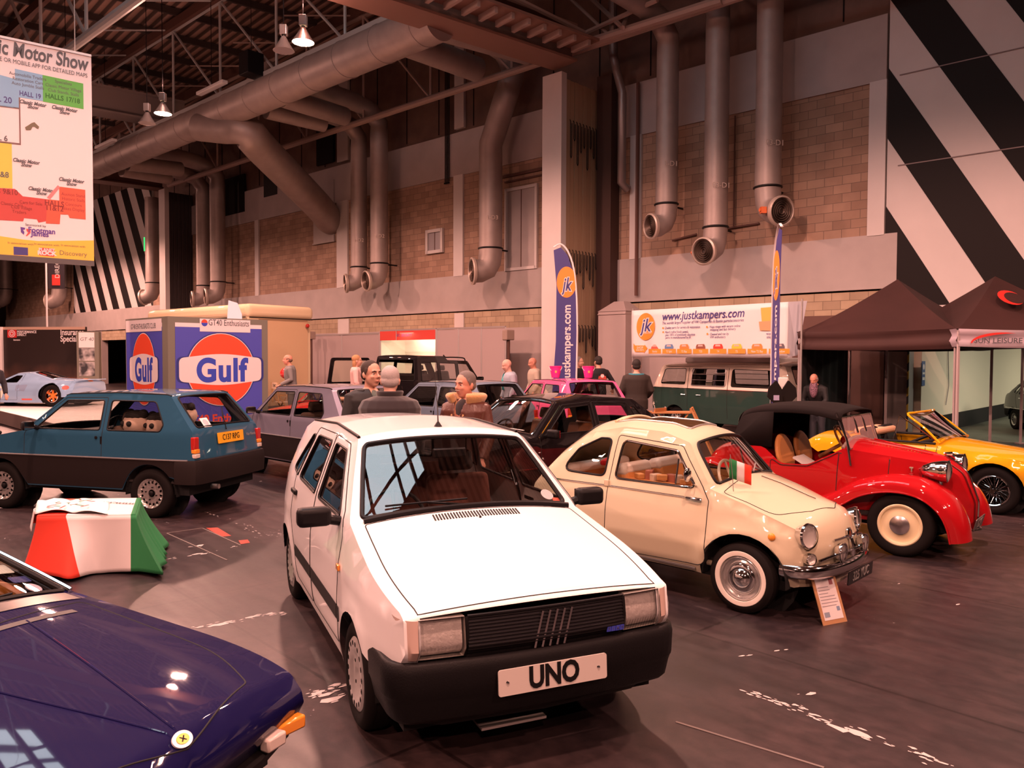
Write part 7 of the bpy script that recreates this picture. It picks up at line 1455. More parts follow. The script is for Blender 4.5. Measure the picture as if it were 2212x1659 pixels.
def dkp(nt, bs):
    tc = N(nt, 'TexCoord'); nz = N(nt, 'TexNoise', Scale=1.1, Detail=5.0); r = N(nt, 'ValToRGB'); sx = N(nt, 'SeparateXYZ'); mr = N(nt, 'MapRange'); mr.inputs['From Min'].default_value = .4; mr.inputs['From Max'].default_value = 2.0; mr.inputs['To Min'].default_value = 1; mr.inputs['To Max'].default_value = .0; mu = N(nt, 'Math', operation='MULTIPLY')
    L = nt.links.new; L(tc.outputs['Object'], nz.inputs[0]); L(tc.outputs['Object'], sx.inputs[0]); L(sx.outputs[2], mr.inputs[0]); L(nz.outputs[0], mu.inputs[0]); L(mr.outputs[0], mu.inputs[1]); r.color_ramp.elements[0].color = (.022, .013, .012, 1); r.color_ramp.elements[0].position = .12; r.color_ramp.elements[1].color = (.30, .13, .09, 1); r.color_ramp.elements[1].position = .62; L(mu.outputs[0], r.inputs[0]); L(r.outputs[0], bs.inputs['Base Color'])
b.build('printed_wall', nodemat('printed_photo_wall', dkp, .5), t, 0); b = MB(); b.prism([(0, -.10), (W_, -.10), (W_, .0), (0, .0)], 0, .02, F); b.build('fascia_edge', mat('fascia_tan', (.50, .34, .26), .5), t, 0)
X = lambda px: (px+60)/244*W_; Yc = lambda py: -(py-705)/1700*28.3
for px in (6,): b = MB(); b.bar(F@Vector((X(px), 0, .05)), F@Vector((X(px), -zt, .05)), .10, .08); b.build('white_post', VINYL, t, 0)
flat_on('logo_square', [[(X(17), Yc(728)), (X(37), Yc(728)), (X(37), Yc(711)), (X(17), Yc(711))]], F, mat('hero_red', (.60, .03, .03), .5), t); 
for r_, m_ in ((.13, VINYL), (.105, mat('hero_red', (.60, .03, .03), .5)), (.075, VINYL), (.045, mat('hero_red', (.60, .03, .03), .5))): flat_on('logo_ring', [ell(X(27), Yc(719.5), r_)], F, m_, t, off=.006+.003*(.14-r_)*30)
for s, px, py, sz in (('PERFORMANCE', 38, 716, .13), ('DIRECT', 38, 722, .13), ('insurance', 30, 733, .08)): text_on('lettering', s, F, X(px), Yc(py), sz, VINYL, t, off=.006, align='LEFT', width=.85, bold=.003, thick=.001)
for s, py in (('Insurance', 717), ('Specialists', 731)): text_on('lettering', s, F, X(131), Yc(py), .30, VINYL, t, off=.006, align='LEFT', width=.8, bold=.006, thick=.001)
A_ = at_y(165, 716, 27.45); B_ = at_y(213, 716, 27.6); zt = A_.z; d = Vector((B_.x-A_.x, B_.y-A_.y, 0)); W_ = d.length; d.normalize(); F = frame((0, 0, zt), d, (0, 0, 1)); t = thing('photo_board', 'narrow grey display board with GT 40 heading and two photographs', 'display board', (A_.x, A_.y, 0))
b = MB(); b.prism([(0, -zt), (W_, -zt), (W_, 0), (0, 0)], -.3, 0, F); b.build('board', bg, t, 0); b = MB(); b.prism([(.07, -.56), (W_-.14, -.56), (W_-.14, -.03), (.07, -.03)], 0, .006, F); b.build('heading_panel', VINYL, t, 0); text_on('lettering', 'GT 40', F, W_*.46, -.27, .17, GREYT, t, off=.008, shear=.2, thick=.0008)
def ph(nt, bs):
    tc = N(nt, 'TexCoord'); nz = N(nt, 'TexNoise', Scale=3.2, Detail=2.0); r = N(nt, 'ValToRGB'); r.color_ramp.elements[0].position = .38; r.color_ramp.elements[0].color = (.03, .03, .035, 1); r.color_ramp.elements[1].position = .62; r.color_ramp.elements[1].color = (.55, .52, .52, 1); nt.links.new(tc.outputs['Object'], nz.inputs[0]); nt.links.new(nz.outputs[0], r.inputs[0]); nt.links.new(r.outputs[0], bs.inputs['Base Color'])
PH = nodemat('photo_print', ph, .4)
for y0, y1 in ((-.58, -1.02), (-1.06, -1.55)): b = MB(); b.prism([(.07, y1), (W_-.14, y1), (W_-.14, y0), (.07, y0)], 0, .006, F); b.build('photograph', PH, t, 0)
# dark vertical flag far left
p = at_y(122, 620, 30); t = thing('vertical_flag', 'narrow dark vertical flag with a red square, below the hanging banner', 'flag', (p.x, p.y, 0)); za, zb = at_y(122, 540, 30).z, at_y(122, 624, 30).z; b = MB(); b.box((0, 0, (za+zb)/2), (.62, .03, za-zb)); b.build('flag_cloth', mat('flag_dark', (.03, .022, .03), .6), t, 0); b = MB(); b.tube([(-.38, 0, 0), (-.38, 0, za)], .035, 6); b.build('pole', VINYL, t)
b = MB(); b.box((0, -.02, at_y(122, 605, 30).z), (.30, .02, .40)); b.build('red_square', mat('hero_red2', (.75, .05, .04), .5, emit=(1, .1, .08), estr=.0), t, 0); me = text_mesh('DIRECT', .24, thick=.001); me.transform(frame((.06, -.03, at_y(122, 578, 30).z), (0, 0, 1), (-1, 0, 0))); obj('lettering', me, VINYL, t, smooth=0)
# --- shell scheme booths along the wall
AL = mat('aluminium', (.42, .38, .38), .4, .5); SHP = mat('booth_panel', (.40, .32, .32), .7)
def booth(px0, px1, off, zt, label, fascia=False, op=False, dep=2.0, cuts=3):
    p0, p1 = at_wall(px0, 760, off), at_wall(px1, 760, off); p0.z = p1.z = 0; d = (p1-p0); W_ = d.length; d.normalize(); t = thing('booth', label, 'exhibition booth', p0); F = frame((0, 0, 0), d, (0, 0, 1)); k = W_/cuts
    for i in range(cuts+1): b = MB(); x = k*i; b.bar(F@Vector((x, 0, 0)), F@Vector((x, zt, 0)), .05, .05); b.build('post', AL, t, 0)
    b = MB(); b.bar(F@Vector((0, zt, 0)), F@Vector((W_, zt, 0)), .05, .06); b.build('top_rail', AL, t, 0)
    if not op:
        for i in range(cuts): b = MB(); b.prism([(k*i+.03, .05), (k*i+k-.03, .05), (k*i+k-.03, zt-.04), (k*i+.03, zt-.04)], -.02, 0, F); b.build('panel', SHP, t, 0)
    else:
        b = MB(); b.prism([(0, 0), (W_, 0), (W_, zt), (0, zt)], -dep, -dep+.03, F); b.build('back_panel', mat('booth_white', (.74, .70, .60), .6), t, 0)
        for x in (0, W_): b = MB(); b.bar(F@Vector((x, zt/2, 0)), F@Vector((x, zt/2, -dep)), zt, .03, up=d); b.build('side_panel', mat('booth_white', (.74, .70, .60), .6), t, 0)
        l = bpy.data.lights.new('booth_light', 'AREA'); l.energy = 60; l.size = 1.5; l.color = (1, .86, .62); o = bpy.data.objects.new('booth_light', l); COL.objects.link(o); o.parent = t; o.location = F@Vector((W_/2, zt-.1, -dep*.5))
    if fascia:
        b = MB(); b.prism([(0, zt-.38), (W_, zt-.38), (W_, zt-.03), (0, zt-.03)], 0, .03, F); f = b.build('fascia', mat('fascia_red', (.62, .05, .035), .5), t, 0); text_on('lettering', 'NEC SECURITY', F, W_*.45, zt-.2, .16, NAVY, f, off=.032, thick=.0008, width=.9); b = MB(); b.bar(F@Vector((W_*.31, zt-.38, .03)), F@Vector((W_*.31, zt, .03)), .03, .02); b.build('fascia_joint', AL, f, 0)
    return t
booth(822, 942, 1.3, 2.92, 'booth with a red fascia and bright white inside', True, True, 1.25, 1); booth(944, 1092, 1.3, 2.92, 'closed grey booth panels right of the red fascia'); 
booth(665, 820, .6, 2.85, 'closed grey panels against the wall, left of the red fascia', cuts=2)
for px, lb in ((672, 'wall speaker on a dark pole left of the bald people, near the cream trailer'), (1098, 'wall speaker on a dark pole above the bald man in pale blue')):
    p = at_wall(px, 727, 1.2); t = thing('speaker_pole', lb.replace('left of the bald people, ', ''), 'loudspeaker', (p.x, p.y, 0)); b = MB(); b.tube([(0, 0, 0), (0, 0, p.z)], .06, 8); b.build('pole', BROWN, t); b = MB(); b.box((0, 0, p.z+.05), (.32, .28, .34), rz=.6); b.build('speaker_box', mat('speaker_tan', (.35, .26, .22), .6), t, 0, .03)
# --- gazebos
BLKT = mat('tent_cloth', (.045, .015, .013), .8, noise=(1.0, .2)); BLKD = mat('tent_black', (.008, .007, .008), .9)
def gazebo(name, label, FL, f, s, ze, zp, vh, S_, cloth, val, legs_m, curtain=None):
    t = thing(name, label, 'gazebo', (FL.x, FL.y, 0)); c = [Vector((0, 0, 0)), f*S_, f*S_+s*S_, s*S_]; pk = (f+s)*S_/2
    b = MB()
    for i in range(4):
        a, q = c[i], c[(i+1) % 4]; b.grid(lambda u, v, a=a, q=q: (a+(q-a)*u)*(1-v)+pk*v+Vector((0, 0, ze+(zp-ze)*(v**1.18)-.05*math.sin(u*PI)*(1-v)*.6)), 10, 8)
    b.build('canopy', cloth, t, 40)
    for i in range(4):
        a, q = c[i], c[(i+1) % 4]; b = MB(); nn = (q-a).cross(Vector((0, 0, 1))).normalized(); b.grid(lambda u, v: a+(q-a)*u+nn*(.03*math.sin(v*9+u*2)+.01)+Vector((0, 0, ze-v*vh-.03*math.sin(u*PI))), 24, 6); b.build('valance', val, t, 60)
        b = MB(); b.tube([a*.985+pk*.015+Vector((0, 0, .0)), a*.985+pk*.015+Vector((0, 0, ze-.02))], .032, 6); b.box(a*.985+pk*.015+Vector((0, 0, .02)), (.16, .16, .03)); b.build('leg', legs_m, t, 30)
        b = MB(); k = 4
        a, q = a*.93+pk*.07, q*.93+pk*.07
        for j in range(k): u0, u1 = j/k, (j+1)/k; z0, z1 = (ze-.10, ze-.30) if j % 2 == 0 else (ze-.30, ze-.10); b.bar(a+(q-a)*u0+Vector((0, 0, z0)), a+(q-a)*u1+Vector((0, 0, z1)), .02, .03); b.bar(a+(q-a)*u0+Vector((0, 0, z1)), a+(q-a)*u1+Vector((0, 0, z0)), .02, .03)
        b.build('scissor_frame', legs_m, t, 0)
    if curtain: 
        for i in curtain: a, q = c[i], c[(i+1) % 4]; b = MB(); b.grid(lambda u, v: a+(q-a)*(.03+.94*u)+Vector((0, 0, .05+(ze-.15)*v))+(q-a).cross(Vector((0, 0, 1))).normalized()*.03*math.sin(u*40), 60, 4); b.build('side_curtain', BLKD, t, 80)
    return t
g0 = at_y(1724, 745, 16.95); gazebo('gazebo', 'black pop-up gazebo with peaked roof and a black side curtain', Vector((g0.x, g0.y, 0)), -WA, -WN, 2.48, 3.62, .38, 3.05, BLKT, BLKT, mat('leg_grey', (.50, .42, .42), .4, .3), curtain=[3])
g1 = at_y(2069, 745, 14.7); f1 = Vector((1, -.03, 0)).normalized(); s1 = Vector((.03, 1, 0)).normalized(); lil = mat('valance_lilac', (.50, .42, .48), .6)
g = gazebo('gazebo', 'second gazebo with a lilac SUN LEISURE valance, cut off by the right edge', Vector((g1.x, g1.y, 0)), f1, s1, 2.47, 3.6, .33, 3.05, BLKT, lil, mat('leg_grey', (.50, .42, .42), .4, .3))
F = frame(f1*0+Vector((0, -.06, 2.30)), f1, (0, 0, 1)); text_on('lettering', 'SUN LEISURE', F, .70, -.055, .135, GREYT, g, bold=.001, width=1.15, thick=.001); sw = mat('swoosh_red', (.75, .04, .03), .5)
arc = [(.20+.58*(1-math.cos(a)), -.10+.20*math.sin(a)) for a in np.linspace(0, 2.0, 14)]; flat_on('swoosh', [[(x, y) for x, y in arc]+[(x+.03*(1-i/13), y-.045*math.sin(PI*i/13)-.0) for i, (x, y) in enumerate(arc)][::-1]], F, sw, g, off=.004)
pc = f1*1.35+Vector((0, .72, 3.02)); F = frame(pc+Vector((0, -.03, .04)), f1, (0, .8, .6)); flat_on('swoosh', [ell(.0, 0, .22, .26, 20)], F, sw, g, off=.05); flat_on('swoosh_hole', [ell(.06, -.02, .17, .20, 20)], F, BLKT, g, off=.055)
# --- cream trailer
a_ = at_y(535, 655, 24.0); zt = a_.z; u = Vector((-.77, .63, 0)).normalized(); v = Vector((.63, .77, 0)).normalized(); R3 = Matrix((u, v, Vector((0, 0, 1)))).transposed().to_4x4()
t = thing('box_trailer', 'tall cream box trailer with rounded roof behind the display boards', 'trailer', (a_.x, a_.y, 0)); CRP = paint('trailer_cream', (.72, .58, .38), .4); L_, Wd = 6.2, 2.3
b = MB(); b.box((L_/2, Wd/2, zt*.5+.2), (L_, Wd, zt-.5)); b.v = [tuple(R3@Vector(q)) for q in b.v]; b.build('box_body', CRP, t, bevel=.03); b = MB(); b.box((L_/2-.02, Wd/2, zt-.22), (L_+.16, Wd+.16, .44)); b.v = [tuple(R3@Vector(q)) for q in b.v]; b.build('roof_cap', CRP, t, bevel=.16, seg=4)
b = MB(); b.box((L_/2, -.08, zt-.42), (L_, .02, .03)); b.box((-.09, Wd/2, zt-.42), (.02, Wd, .03)); b.v = [tuple(R3@Vector(q)) for q in b.v]; b.build('trim_line', STB, t, 0)
for x, y in ((-.11, .4), (-.11, Wd-.2)): b = MB(); b.ball(R3@Vector((x, y, zt-.62)), .07); b.build('marker_lamp', REDL, t)
b = MB(); b.box((-.02, Wd*.55, 1.75), (.03, Wd*.78, 2.8)); b.v = [tuple(R3@Vector(q)) for q in b.v]; b.build('rear_door', mat('trailer_tan', (.60, .42, .25), .5), t, 0, .01); b = MB(); b.box((1.2, -.01, 1.0), (1.6, .03, 1.3)); b.v = [tuple(R3@Vector(q)) for q in b.v]; b.build('side_flap', STB, t, 0)
for x in (L_*.45, L_*.6): b = MB(); b.lathe([(.001, -.1), (.4, -.1), (.42, 0), (.4, .1), (.001, .1)], 24, 'Y', o=(x, .12, .42)); b.v = [tuple(R3@Vector(q)) for q in b.v]; b.build('wheel', RUBBER, t)
p = at_y(506, 668, 22.5); b = MB(); F = frame((0, 0, 0), (1, 0, 0), (0, 0, 1)); b.prism([(-.25, 1.2), (.25, 1.2), (.22, 3.1), (.10, 3.42), (-.16, 3.5), (-.2, 3.0)], -.01, .01, F); o = b.build('pale_feather_flag', mat('pale_blue_cloth', (.60, .68, .80), .6), None, 0); o.location = (p.x, p.y, 0); tag(o, 'pale blue feather flag tip in front of the cream trailer', 'flag'); b = MB(); b.tube([(.24, 0, 0), (.24, 0, 2.2)], .02, 6); b.build('pole', STEEL, o)
# ================================================================ people
SKIN = mat('skin', (.60, .33, .24), .5, noise=(30, .05)); SKINR = mat('skin_ruddy', (.62, .27, .19), .5); 
def remesh(mb, name, m, parent, vox, sm=8, k=.5):
    o = mb.build(name, m, None, 180); r = o.modifiers.new('r', 'REMESH'); r.mode = 'VOXEL'; r.voxel_size = vox; s = o.modifiers.new('s', 'SMOOTH'); s.factor = k; s.iterations = sm
    bake(o); o.data.polygons.foreach_set('use_smooth', [True]*len(o.data.polygons)); o.parent = parent; return o
def loft(b, secs, n=18):      # secs [(cx, cy, cz, rx, ry)]
    vs = []
    for cx, cy, cz, rx, ry in secs:
        for j in range(n):
            a = 2*PI*j/n; vs.append((cx+rx*math.cos(a), cy+ry*math.sin(a), cz))
    fs = [(i*n+j, i*n+(j+1) % n, (i+1)*n+(j+1) % n, (i+1)*n+j) for i in range(len(secs)-1) for j in range(n)]; fs += [tuple(range(n-1, -1, -1)), tuple((len(secs)-1)*n+j for j in range(n))]
    b.add(vs, fs)
def person(name, label, pos, rz, H=1.78, skin=SKIN, hair=None, hair_kind='short', top=None, top_kind='jacket', trousers=None, arms=None, head_turn=0.0, head_nod=0.0, lean=0.0, fine=False, bulk=1.0, extra=None, group=None):
    """faces +x; heights scale with H"""
    t = thing(name, label, 'person', (pos[0], pos[1], 0), rz, group); k = H/1.78; vox = .008 if fine else .014
    S = lambda v: Vector(v)*k
    R = Matrix.Rotation(lean, 3, 'Y'); hip = S((0, 0, .95))
    def up(v): v = S(v); return hip+R@(v-hip) if v.z > hip.z else v       # the upper body leans about the hips
    top = top or BLACK; trousers = trousers or mat('dark_trousers', (.03, .03, .04), .8)
    arms = arms or [((0, .20, 1.42), (.02, .28, 1.14), (.14, .26, .92)), ((0, -.20, 1.42), (.02, -.28, 1.14), (.14, -.26, .92))]
    HC = up((.03, 0, 1.648)); NK = up((-.01, 0, 1.49))
    RH = Matrix.Rotation(head_turn, 3, 'Z')@Matrix.Rotation(head_nod, 3, 'Y'); hs = 1.10; h = lambda x, y, z: HC+RH@S((x*hs, y*hs, z*hs))
    # body: legs, torso, arms, neck, head, hands as one skin
    b = MB()
    def torso(g=0.0):
        secs = [(0, 0, .84, .10, .15), (0, 0, .95, .115, .165), (.005, 0, 1.08, .11, .15), (.01, 0, 1.25, .125, .17), (0, 0, 1.39, .12, .19), (-.005, 0, 1.465, .095, .16), (-.01, 0, 1.505, .06, .075)]
        bb = MB(); loft(bb, [(a, c, z, (rx+g)*bulk, (ry+g)*bulk) for a, c, z, rx, ry in secs]); return [up(v) for v in bb.v], bb.f
    def arm(mb, g=0.0, wrist=True, hand=True):
        for sh, el, wr in arms:
            a, e, w = up(sh), up(el), up(wr); mb.tube([a*.9+up((0, 0, 1.40))*.1, a, (a+e)/2, e, (e+w)/2, w], [(.058+g)*k, (.060+g)*k, (.050+g)*k, (.043+g)*k, (.038+g)*k, (.028+g)*k], 10)
            if hand:
                d = (w-e).normalized(); sd = d.cross(Vector((0, 0, 1))); sd = (sd if sd.length > .2 else Vector((0, 1, 0))).normalized(); nn = sd.cross(d).normalized(); pc = w+d*.055*k
                mb.tube([w, pc, w+d*.095*k], [.027*k, .038*k, .036*k], 10, sx=.55, up=sd)
                for i, L_ in enumerate((.062, .072, .068, .052)):
                    s_ = sd*(i-1.5)*.019*k; q = w+d*.09*k+s_; mb.tube([q, q+d*L_*.5*k-nn*.006*k, q+d*L_*.85*k-nn*.024*k, q+d*L_*.95*k-nn*.040*k], [.010*k, .0095*k, .0085*k, .006*k], 6)
                q = w+d*.035*k-sd*.030*k; mb.tube([q, q-sd*.022*k+d*.028*k-nn*.01*k, q-sd*.020*k+d*.060*k-nn*.022*k], [.013*k, .0115*k, .008*k], 6)
    v, f = torso(); b.add(v, f); arm(b)
    for y in (.09, -.09): b.tube([S((0, y, .90)), S((.01, y, .70)), S((.015, y*1.1, .48)), S((0, y*1.15, .28)), S((-.01, y*1.2, .09)), S((-.01, y*1.2, .04))], [.088*k, .082*k, .060*k, .056*k, .042*k, .044*k], 12); b.tube([S((-.05, y*1.2, .04)), S((.06, y*1.25, .04)), S((.15, y*1.3, .025))], [.04*k, .042*k, .028*k], 8)
    b.tube([NK, (NK+h(-.02, 0, -.06))/2, h(-.015, 0, -.05)], [.064*k, .058*k, .058*k], 12)
    bh = b
    def B(c, r, n=16, m=12): bh.ball(h(*c), tuple(x*k*hs for x in r), n, m, RH)
    B((-.012, 0, .035), (.098, .077, .090), 20, 14); B((.015, 0, -.03), (.078, .066, .078), 18, 12); B((.045, 0, -.088), (.034, .036, .026)); B((.030, 0, -.062), (.052, .056, .042))
    B((.078, 0, .032), (.016, .052, .014)); B((.066, .035, -.022), (.022, .022, .020)); B((.066, -.035, -.022), (.022, .022, .020))
    bh.tube([h(.084, 0, .026), h(.098, 0, -.0), h(.112, 0, -.020), h(.100, 0, -.030)], [.008*k, .011*k, .0155*k, .009*k], 8); B((.096, .012, -.026), (.010, .008, .008), 8, 6); B((.096, -.012, -.026), (.010, .008, .008), 8, 6)
    B((.082, 0, -.053), (.016, .026, .0065), 12, 6); B((.080, 0, -.067), (.016, .023, .008), 12, 6)
    for s_ in (1, -1): B((-.012, s_*.078, -.010), (.018, .008, .032), 10, 8); B((-.018, s_*.083, .0), (.014, .008, .018), 8, 6)
    o = remesh(b, 'body', skin, t, vox, 4 if fine else 5)
    # eyes, brows, lips
    ew = mat('eye_white', (.7, .66, .62), .3); ed = mat('eye_dark', (.02, .012, .01), .2)
    if fine:
        for s_ in (1, -1):
            e = MB(); e.ball(h(.071, s_*.031, .006), .0135*k, 12, 8); ey = e.build('eye', ew, o, 180); e = MB(); e.ball(h(.0812, s_*.0315, .006), .0058*k, 8, 6); e.build('iris', ed, o, 180)
            e = MB(); e.tube([h(.080, s_*.044, .011), h(.086, s_*.032, .0165), h(.083, s_*.018, .013)], .0028*k, 6); e.build('eyelid', skin, o, 180)
            e = MB(); e.tube([h(.076, s_*.052, .026), h(.092, s_*.034, .034), h(.094, s_*.014, .029)], [.003*k, .0048*k, .004*k], 6); e.build('eyebrow', mat('brow_'+name+str(int(H*100)), tuple(x*.6 for x in (hair or (.2, .15, .1))), .8), o)
        e = MB(); e.tube([h(.084, .022, -.0605), h(.097, .008, -.0595), h(.098, 0, -.060), h(.097, -.008, -.0595), h(.084, -.022, -.0605)], [.002*k, .0042*k, .0042*k, .0042*k, .002*k], 6); e.build('lips', mat('lips', (.42, .15, .12), .45), o)
    if hair:
        hm = mat('hair_%d_%d' % (int(hair[0]*99), int(hair[2]*999)), hair, .75, bump=(160, .5)); b = MB()
        bh = b
        if hair_kind == 'fringe':                      # bald on top
            B((-.045, 0, -.005), (.072, .081, .050)); 
            for s_ in (1, -1): B((-.01, s_*.070, .022), (.045, .014, .028))
        elif hair_kind == 'long':
            B((-.025, 0, .050), (.100, .088, .090), 18, 12); B((-.055, 0, -.05), (.055, .085, .12)); B((-.05, 0, -.13), (.045, .075, .07))
        else:
            ex = .005 if hair_kind == 'thick' else .006
            B((-.024, 0, .047), (.092+ex, .076+ex, .083+ex), 20, 14); B((-.048, 0, -.005), (.062+ex, .073+ex, .058), 16, 10)
            for s_ in (1, -1): B((.008, s_*.073, .030), (.028, .010, .034), 10, 8)
        hh = remesh(b, 'hair', hm, t, .007 if fine else .012, 2, .4)
        # keep the face clear: cut the hair in front of a slanting hairline
        bm = bmesh.new(); bm.from_mesh(hh.data); inv = RH.inverted()
        line = {'short': .050, 'thick': .040, 'long': .03, 'fringe': .02}[hair_kind]
        def cutf(vv): q = inv@(vv-HC)/k/hs; return q.x > .035+.5*(q.z-line) and q.z < line+(.03 if hair_kind == 'thick' else .055)
        bmesh.ops.delete(bm, geom=[f_ for f_ in bm.faces if cutf(f_.calc_center_median())], context='FACES'); bm.to_mesh(hh.data); bm.free(); hh.parent = o
    # clothes
    b = MB(); v, f = torso(.032 if top_kind != 'tee' else .016); v = [w_ for w_ in v]; b.add(v, f); arm(b, .020 if top_kind != 'tee' else .012, hand=False)
    b.tube([up((0, .12, 1.45)), up((0, .17, 1.435))], .06*k, 10); b.tube([up((0, -.12, 1.45)), up((0, -.17, 1.435))], .06*k, 10)
    if top_kind == 'jacket': b.add(*(lambda bb: (bb.v, bb.f))((lambda bb: (loft(bb, [tuple(list(S((0, 0, .78)))+[.15*k*bulk, .20*k*bulk]), tuple(list(S((0, 0, .98)))+[.15*k*bulk, .20*k*bulk])]), bb)[1])(MB())))
    gm = remesh(b, 'jacket' if top_kind == 'jacket' else 'top', top, t, vox*1.1, 6)
    bm = bmesh.new(); bm.from_mesh(gm.data); nk = NK+Vector((0, 0, -.015)); fr_ = extra == 'open'
    dl = [f_ for f_ in bm.faces if (f_.calc_center_median()-nk).length < .062*k or (fr_ and (lambda c: c.x > .05 and abs(c.y) < .055*k*max(0, min(1, (c.z-1.18*k)/(.28*k))) and c.z > 1.18*k)(f_.calc_center_median()))]
    bmesh.ops.delete(bm, geom=dl, context='FACES'); bm.to_mesh(gm.data); bm.free(); so = gm.modifiers.new('s', 'SOLIDIFY'); so.thickness = .006
    b = MB(); loft(b, [tuple(list(S((0, 0, .82)))+[.118*k, .168*k]), tuple(list(S((0, 0, .98)))+[.125*k, .172*k])])
    for y in (.09, -.09): b.tube([S((0, y, .92)), S((.01, y, .70)), S((.015, y*1.1, .48)), S((0, y*1.15, .28)), S((-.01, y*1.2, .08))], [.102*k, .098*k, .078*k, .074*k, .070*k], 12)
    remesh(b, 'trousers', trousers, t, .016, 5)
    for y in (.10, -.10): b = MB(); b.tube([S((-.06, y*1.1, .045)), S((.05, y*1.15, .05)), S((.14, y*1.25, .035)), S((.18, y*1.28, .03))], [.044*k, .050*k, .042*k, .022*k], 10); b.build('shoe', BLACK, t, 180)
    t['_'] = 0; del t['_']
    return t, o, gm, up, h, k
def collar(t, up, k, m, r0=.075, r1=.10, z0=1.43, z1=1.53, open_=.6, name='collar', th=.018, flat=0.0):
    b = MB()
    def fn(s, q):
        a = open_+(2*PI-2*open_)*s; r = r0+(r1-r0)*q; return up((math.cos(a)*r*.95-.01+(.02*q if math.cos(a) > 0 else -.0), math.sin(a)*r*1.15, z0+(z1-z0)*q-.05*flat*(1 if math.cos(a) > .3 else 0)*q))
    b.grid(fn, 28, 5); o = b.build(name, m, t, 180, fix=False); so = o.modifiers.new('s', 'SOLIDIFY'); so.thickness = th; so.offset = 0; sb = o.modifiers.new('u', 'SUBSURF'); sb.levels = sb.render_levels = 1; return o
blackj = mat('black_coat', (.012, .011, .012), .7, bump=(20, .3)); fleece = mat('dark_fleece', (.022, .015, .018), .95, sheen=.4); leather = mat('brown_leather', (.085, .026, .018), .38, bump=(25, .4)); sheep = mat('sheepskin', (.55, .30, .12), .95, bump=(90, .8), sheen=.5)
def face_at(px, py, Y): p = at_y(px, py, Y); return p
# three men between the cars
p = at_y(800, 815, 8.35); H = (at_y(800, 781, 8.35).z+.0)/1.0
t, o, gm, up, h, k = person('person', 'man with short dark hair in a black hooded coat over a grey-green shirt, facing right', (p.x+.0, p.y), -.95, H, SKIN, (.035, .018, .012), 'thick', blackj, 'jacket', None, None, .18, 0, 0, True, 1.2, 'open')
sh = mat('grey_green_shirt', (.10, .13, .12), .8); collar(t, up, k, sh, .068, .085, 1.44, 1.50, .45, 'shirt_collar', .008, .6)
b = MB(); b.ball(up((.075, 0, 1.35)), (.078, .085, .15), 14, 10); b.build('shirt', sh, t, 180); collar(t, up, k, blackj, .10, .135, 1.41, 1.50, .8, 'hood', .035)
p = at_y(842, 820, 7.6); H = at_y(842, 793, 7.6).z
t, o, gm, up, h, k = person('person', 'grey-haired man in a dark fleece with his back to us', (p.x, p.y), 1.60, H, mat('skin_pale', (.62, .36, .28), .5), (.40, .355, .345), 'thick', fleece, 'jacket', None, None, .1, .05, 0, True, 1.36)
collar(t, up, k, fleece, .080, .108, 1.43, 1.555, .25, 'collar', .02)
p = at_y(1003, 830, 7.9); H = at_y(1003, 804, 7.9).z
t, o, gm, up, h, k = person('person', 'man with cropped grey hair and moustache in a brown leather jacket with sheepskin collar', (p.x+.02, p.y), -2.02, H, SKINR, (.15, .12, .11), 'short', leather, 'jacket', None, None, -.30, .05, 0, True, 1.25, 'open')
collar(t, up, k, sheep, .090, .175, 1.40, 1.565, .40, 'sheepskin_collar', .065)
for s_ in (1, -1): b = MB(); b.tube([up((.07, s_*.10, 1.44)), up((.145, s_*.075, 1.34)), up((.165, s_*.05, 1.22)), up((.165, s_*.045, 1.05))], [.050*k, .050*k, .038*k, .026*k], 10, sx=.5); b.build('sheepskin_lapel', sheep, t, 180)
b = MB(); b.ball(up((.075, 0, 1.36)), (.080, .09, .15), 14, 10); b.build('dark_jumper', fleece, t, 180); b = MB(); b.tube([h(.094, .026, -.045), h(.108, .010, -.040), h(.108, -.010, -.040), h(.094, -.026, -.045)], [.003, .0058, .0058, .003], 6); b.build('moustache', mat('grey_moustache', (.38, .31, .27), .8), o)
# people farther back
def far(px, ytop, Y, rz, label, **kw):
    p = at_y(px, ytop, Y); return person('person', label, (p.x, p.y), rz, p.z, **kw)
hang = [((0, .20, 1.42), (-.05, .30, 1.16), (.12, .24, .98)), ((0, -.20, 1.42), (-.05, -.30, 1.16), (.14, -.20, .98))]
far(630, 766, 22.0, PI+.25, 'balding man in a grey jacket walking left past the cream trailer', skin=SKINR, hair=(.18, .10, .07), hair_kind='fringe', top=mat('grey_jacket', (.20, .19, .19), .8), trousers=mat('grey_trousers', (.12, .11, .10), .8), arms=[((0, .20, 1.42), (-.02, .26, 1.15), (.25, .18, 1.05)), ((0, -.20, 1.42), (-.02, -.26, 1.15), (.22, -.2, 1.05))], lean=.10)
far(769, 768, 20.5, .15, 'fair-haired person in a pale pink jacket beside the open tailgate of the black off-roader', hair=(.42, .22, .10), hair_kind='long', top=mat('pale_pink_jacket', (.62, .42, .40), .8), bulk=.95)
far(1105, 776, 18.3, PI+.35, 'bald man in a pale blue jacket and turquoise scarf looking down', skin=mat('skin_pale', (.62, .36, .28), .5), top=mat('pale_blue_jacket', (.34, .38, .45), .8), head_nod=.30, lean=.12, bulk=1.1, extra='open')
px_ = at_y(1105, 800, 18.2); 
far(1157, 773, 21.5, PI+.3, 'bald man with tanned head in a beige jacket', skin=SKINR, top=mat('beige_jacket', (.50, .42, .34), .8), head_nod=.25, lean=.08, bulk=1.1)
far(1249, 771, 21.0, -.5, 'man with grey hair in a black coat, left of the man in the black T-shirt', hair=(.20, .17, .16), top=blackj, bulk=1.1)
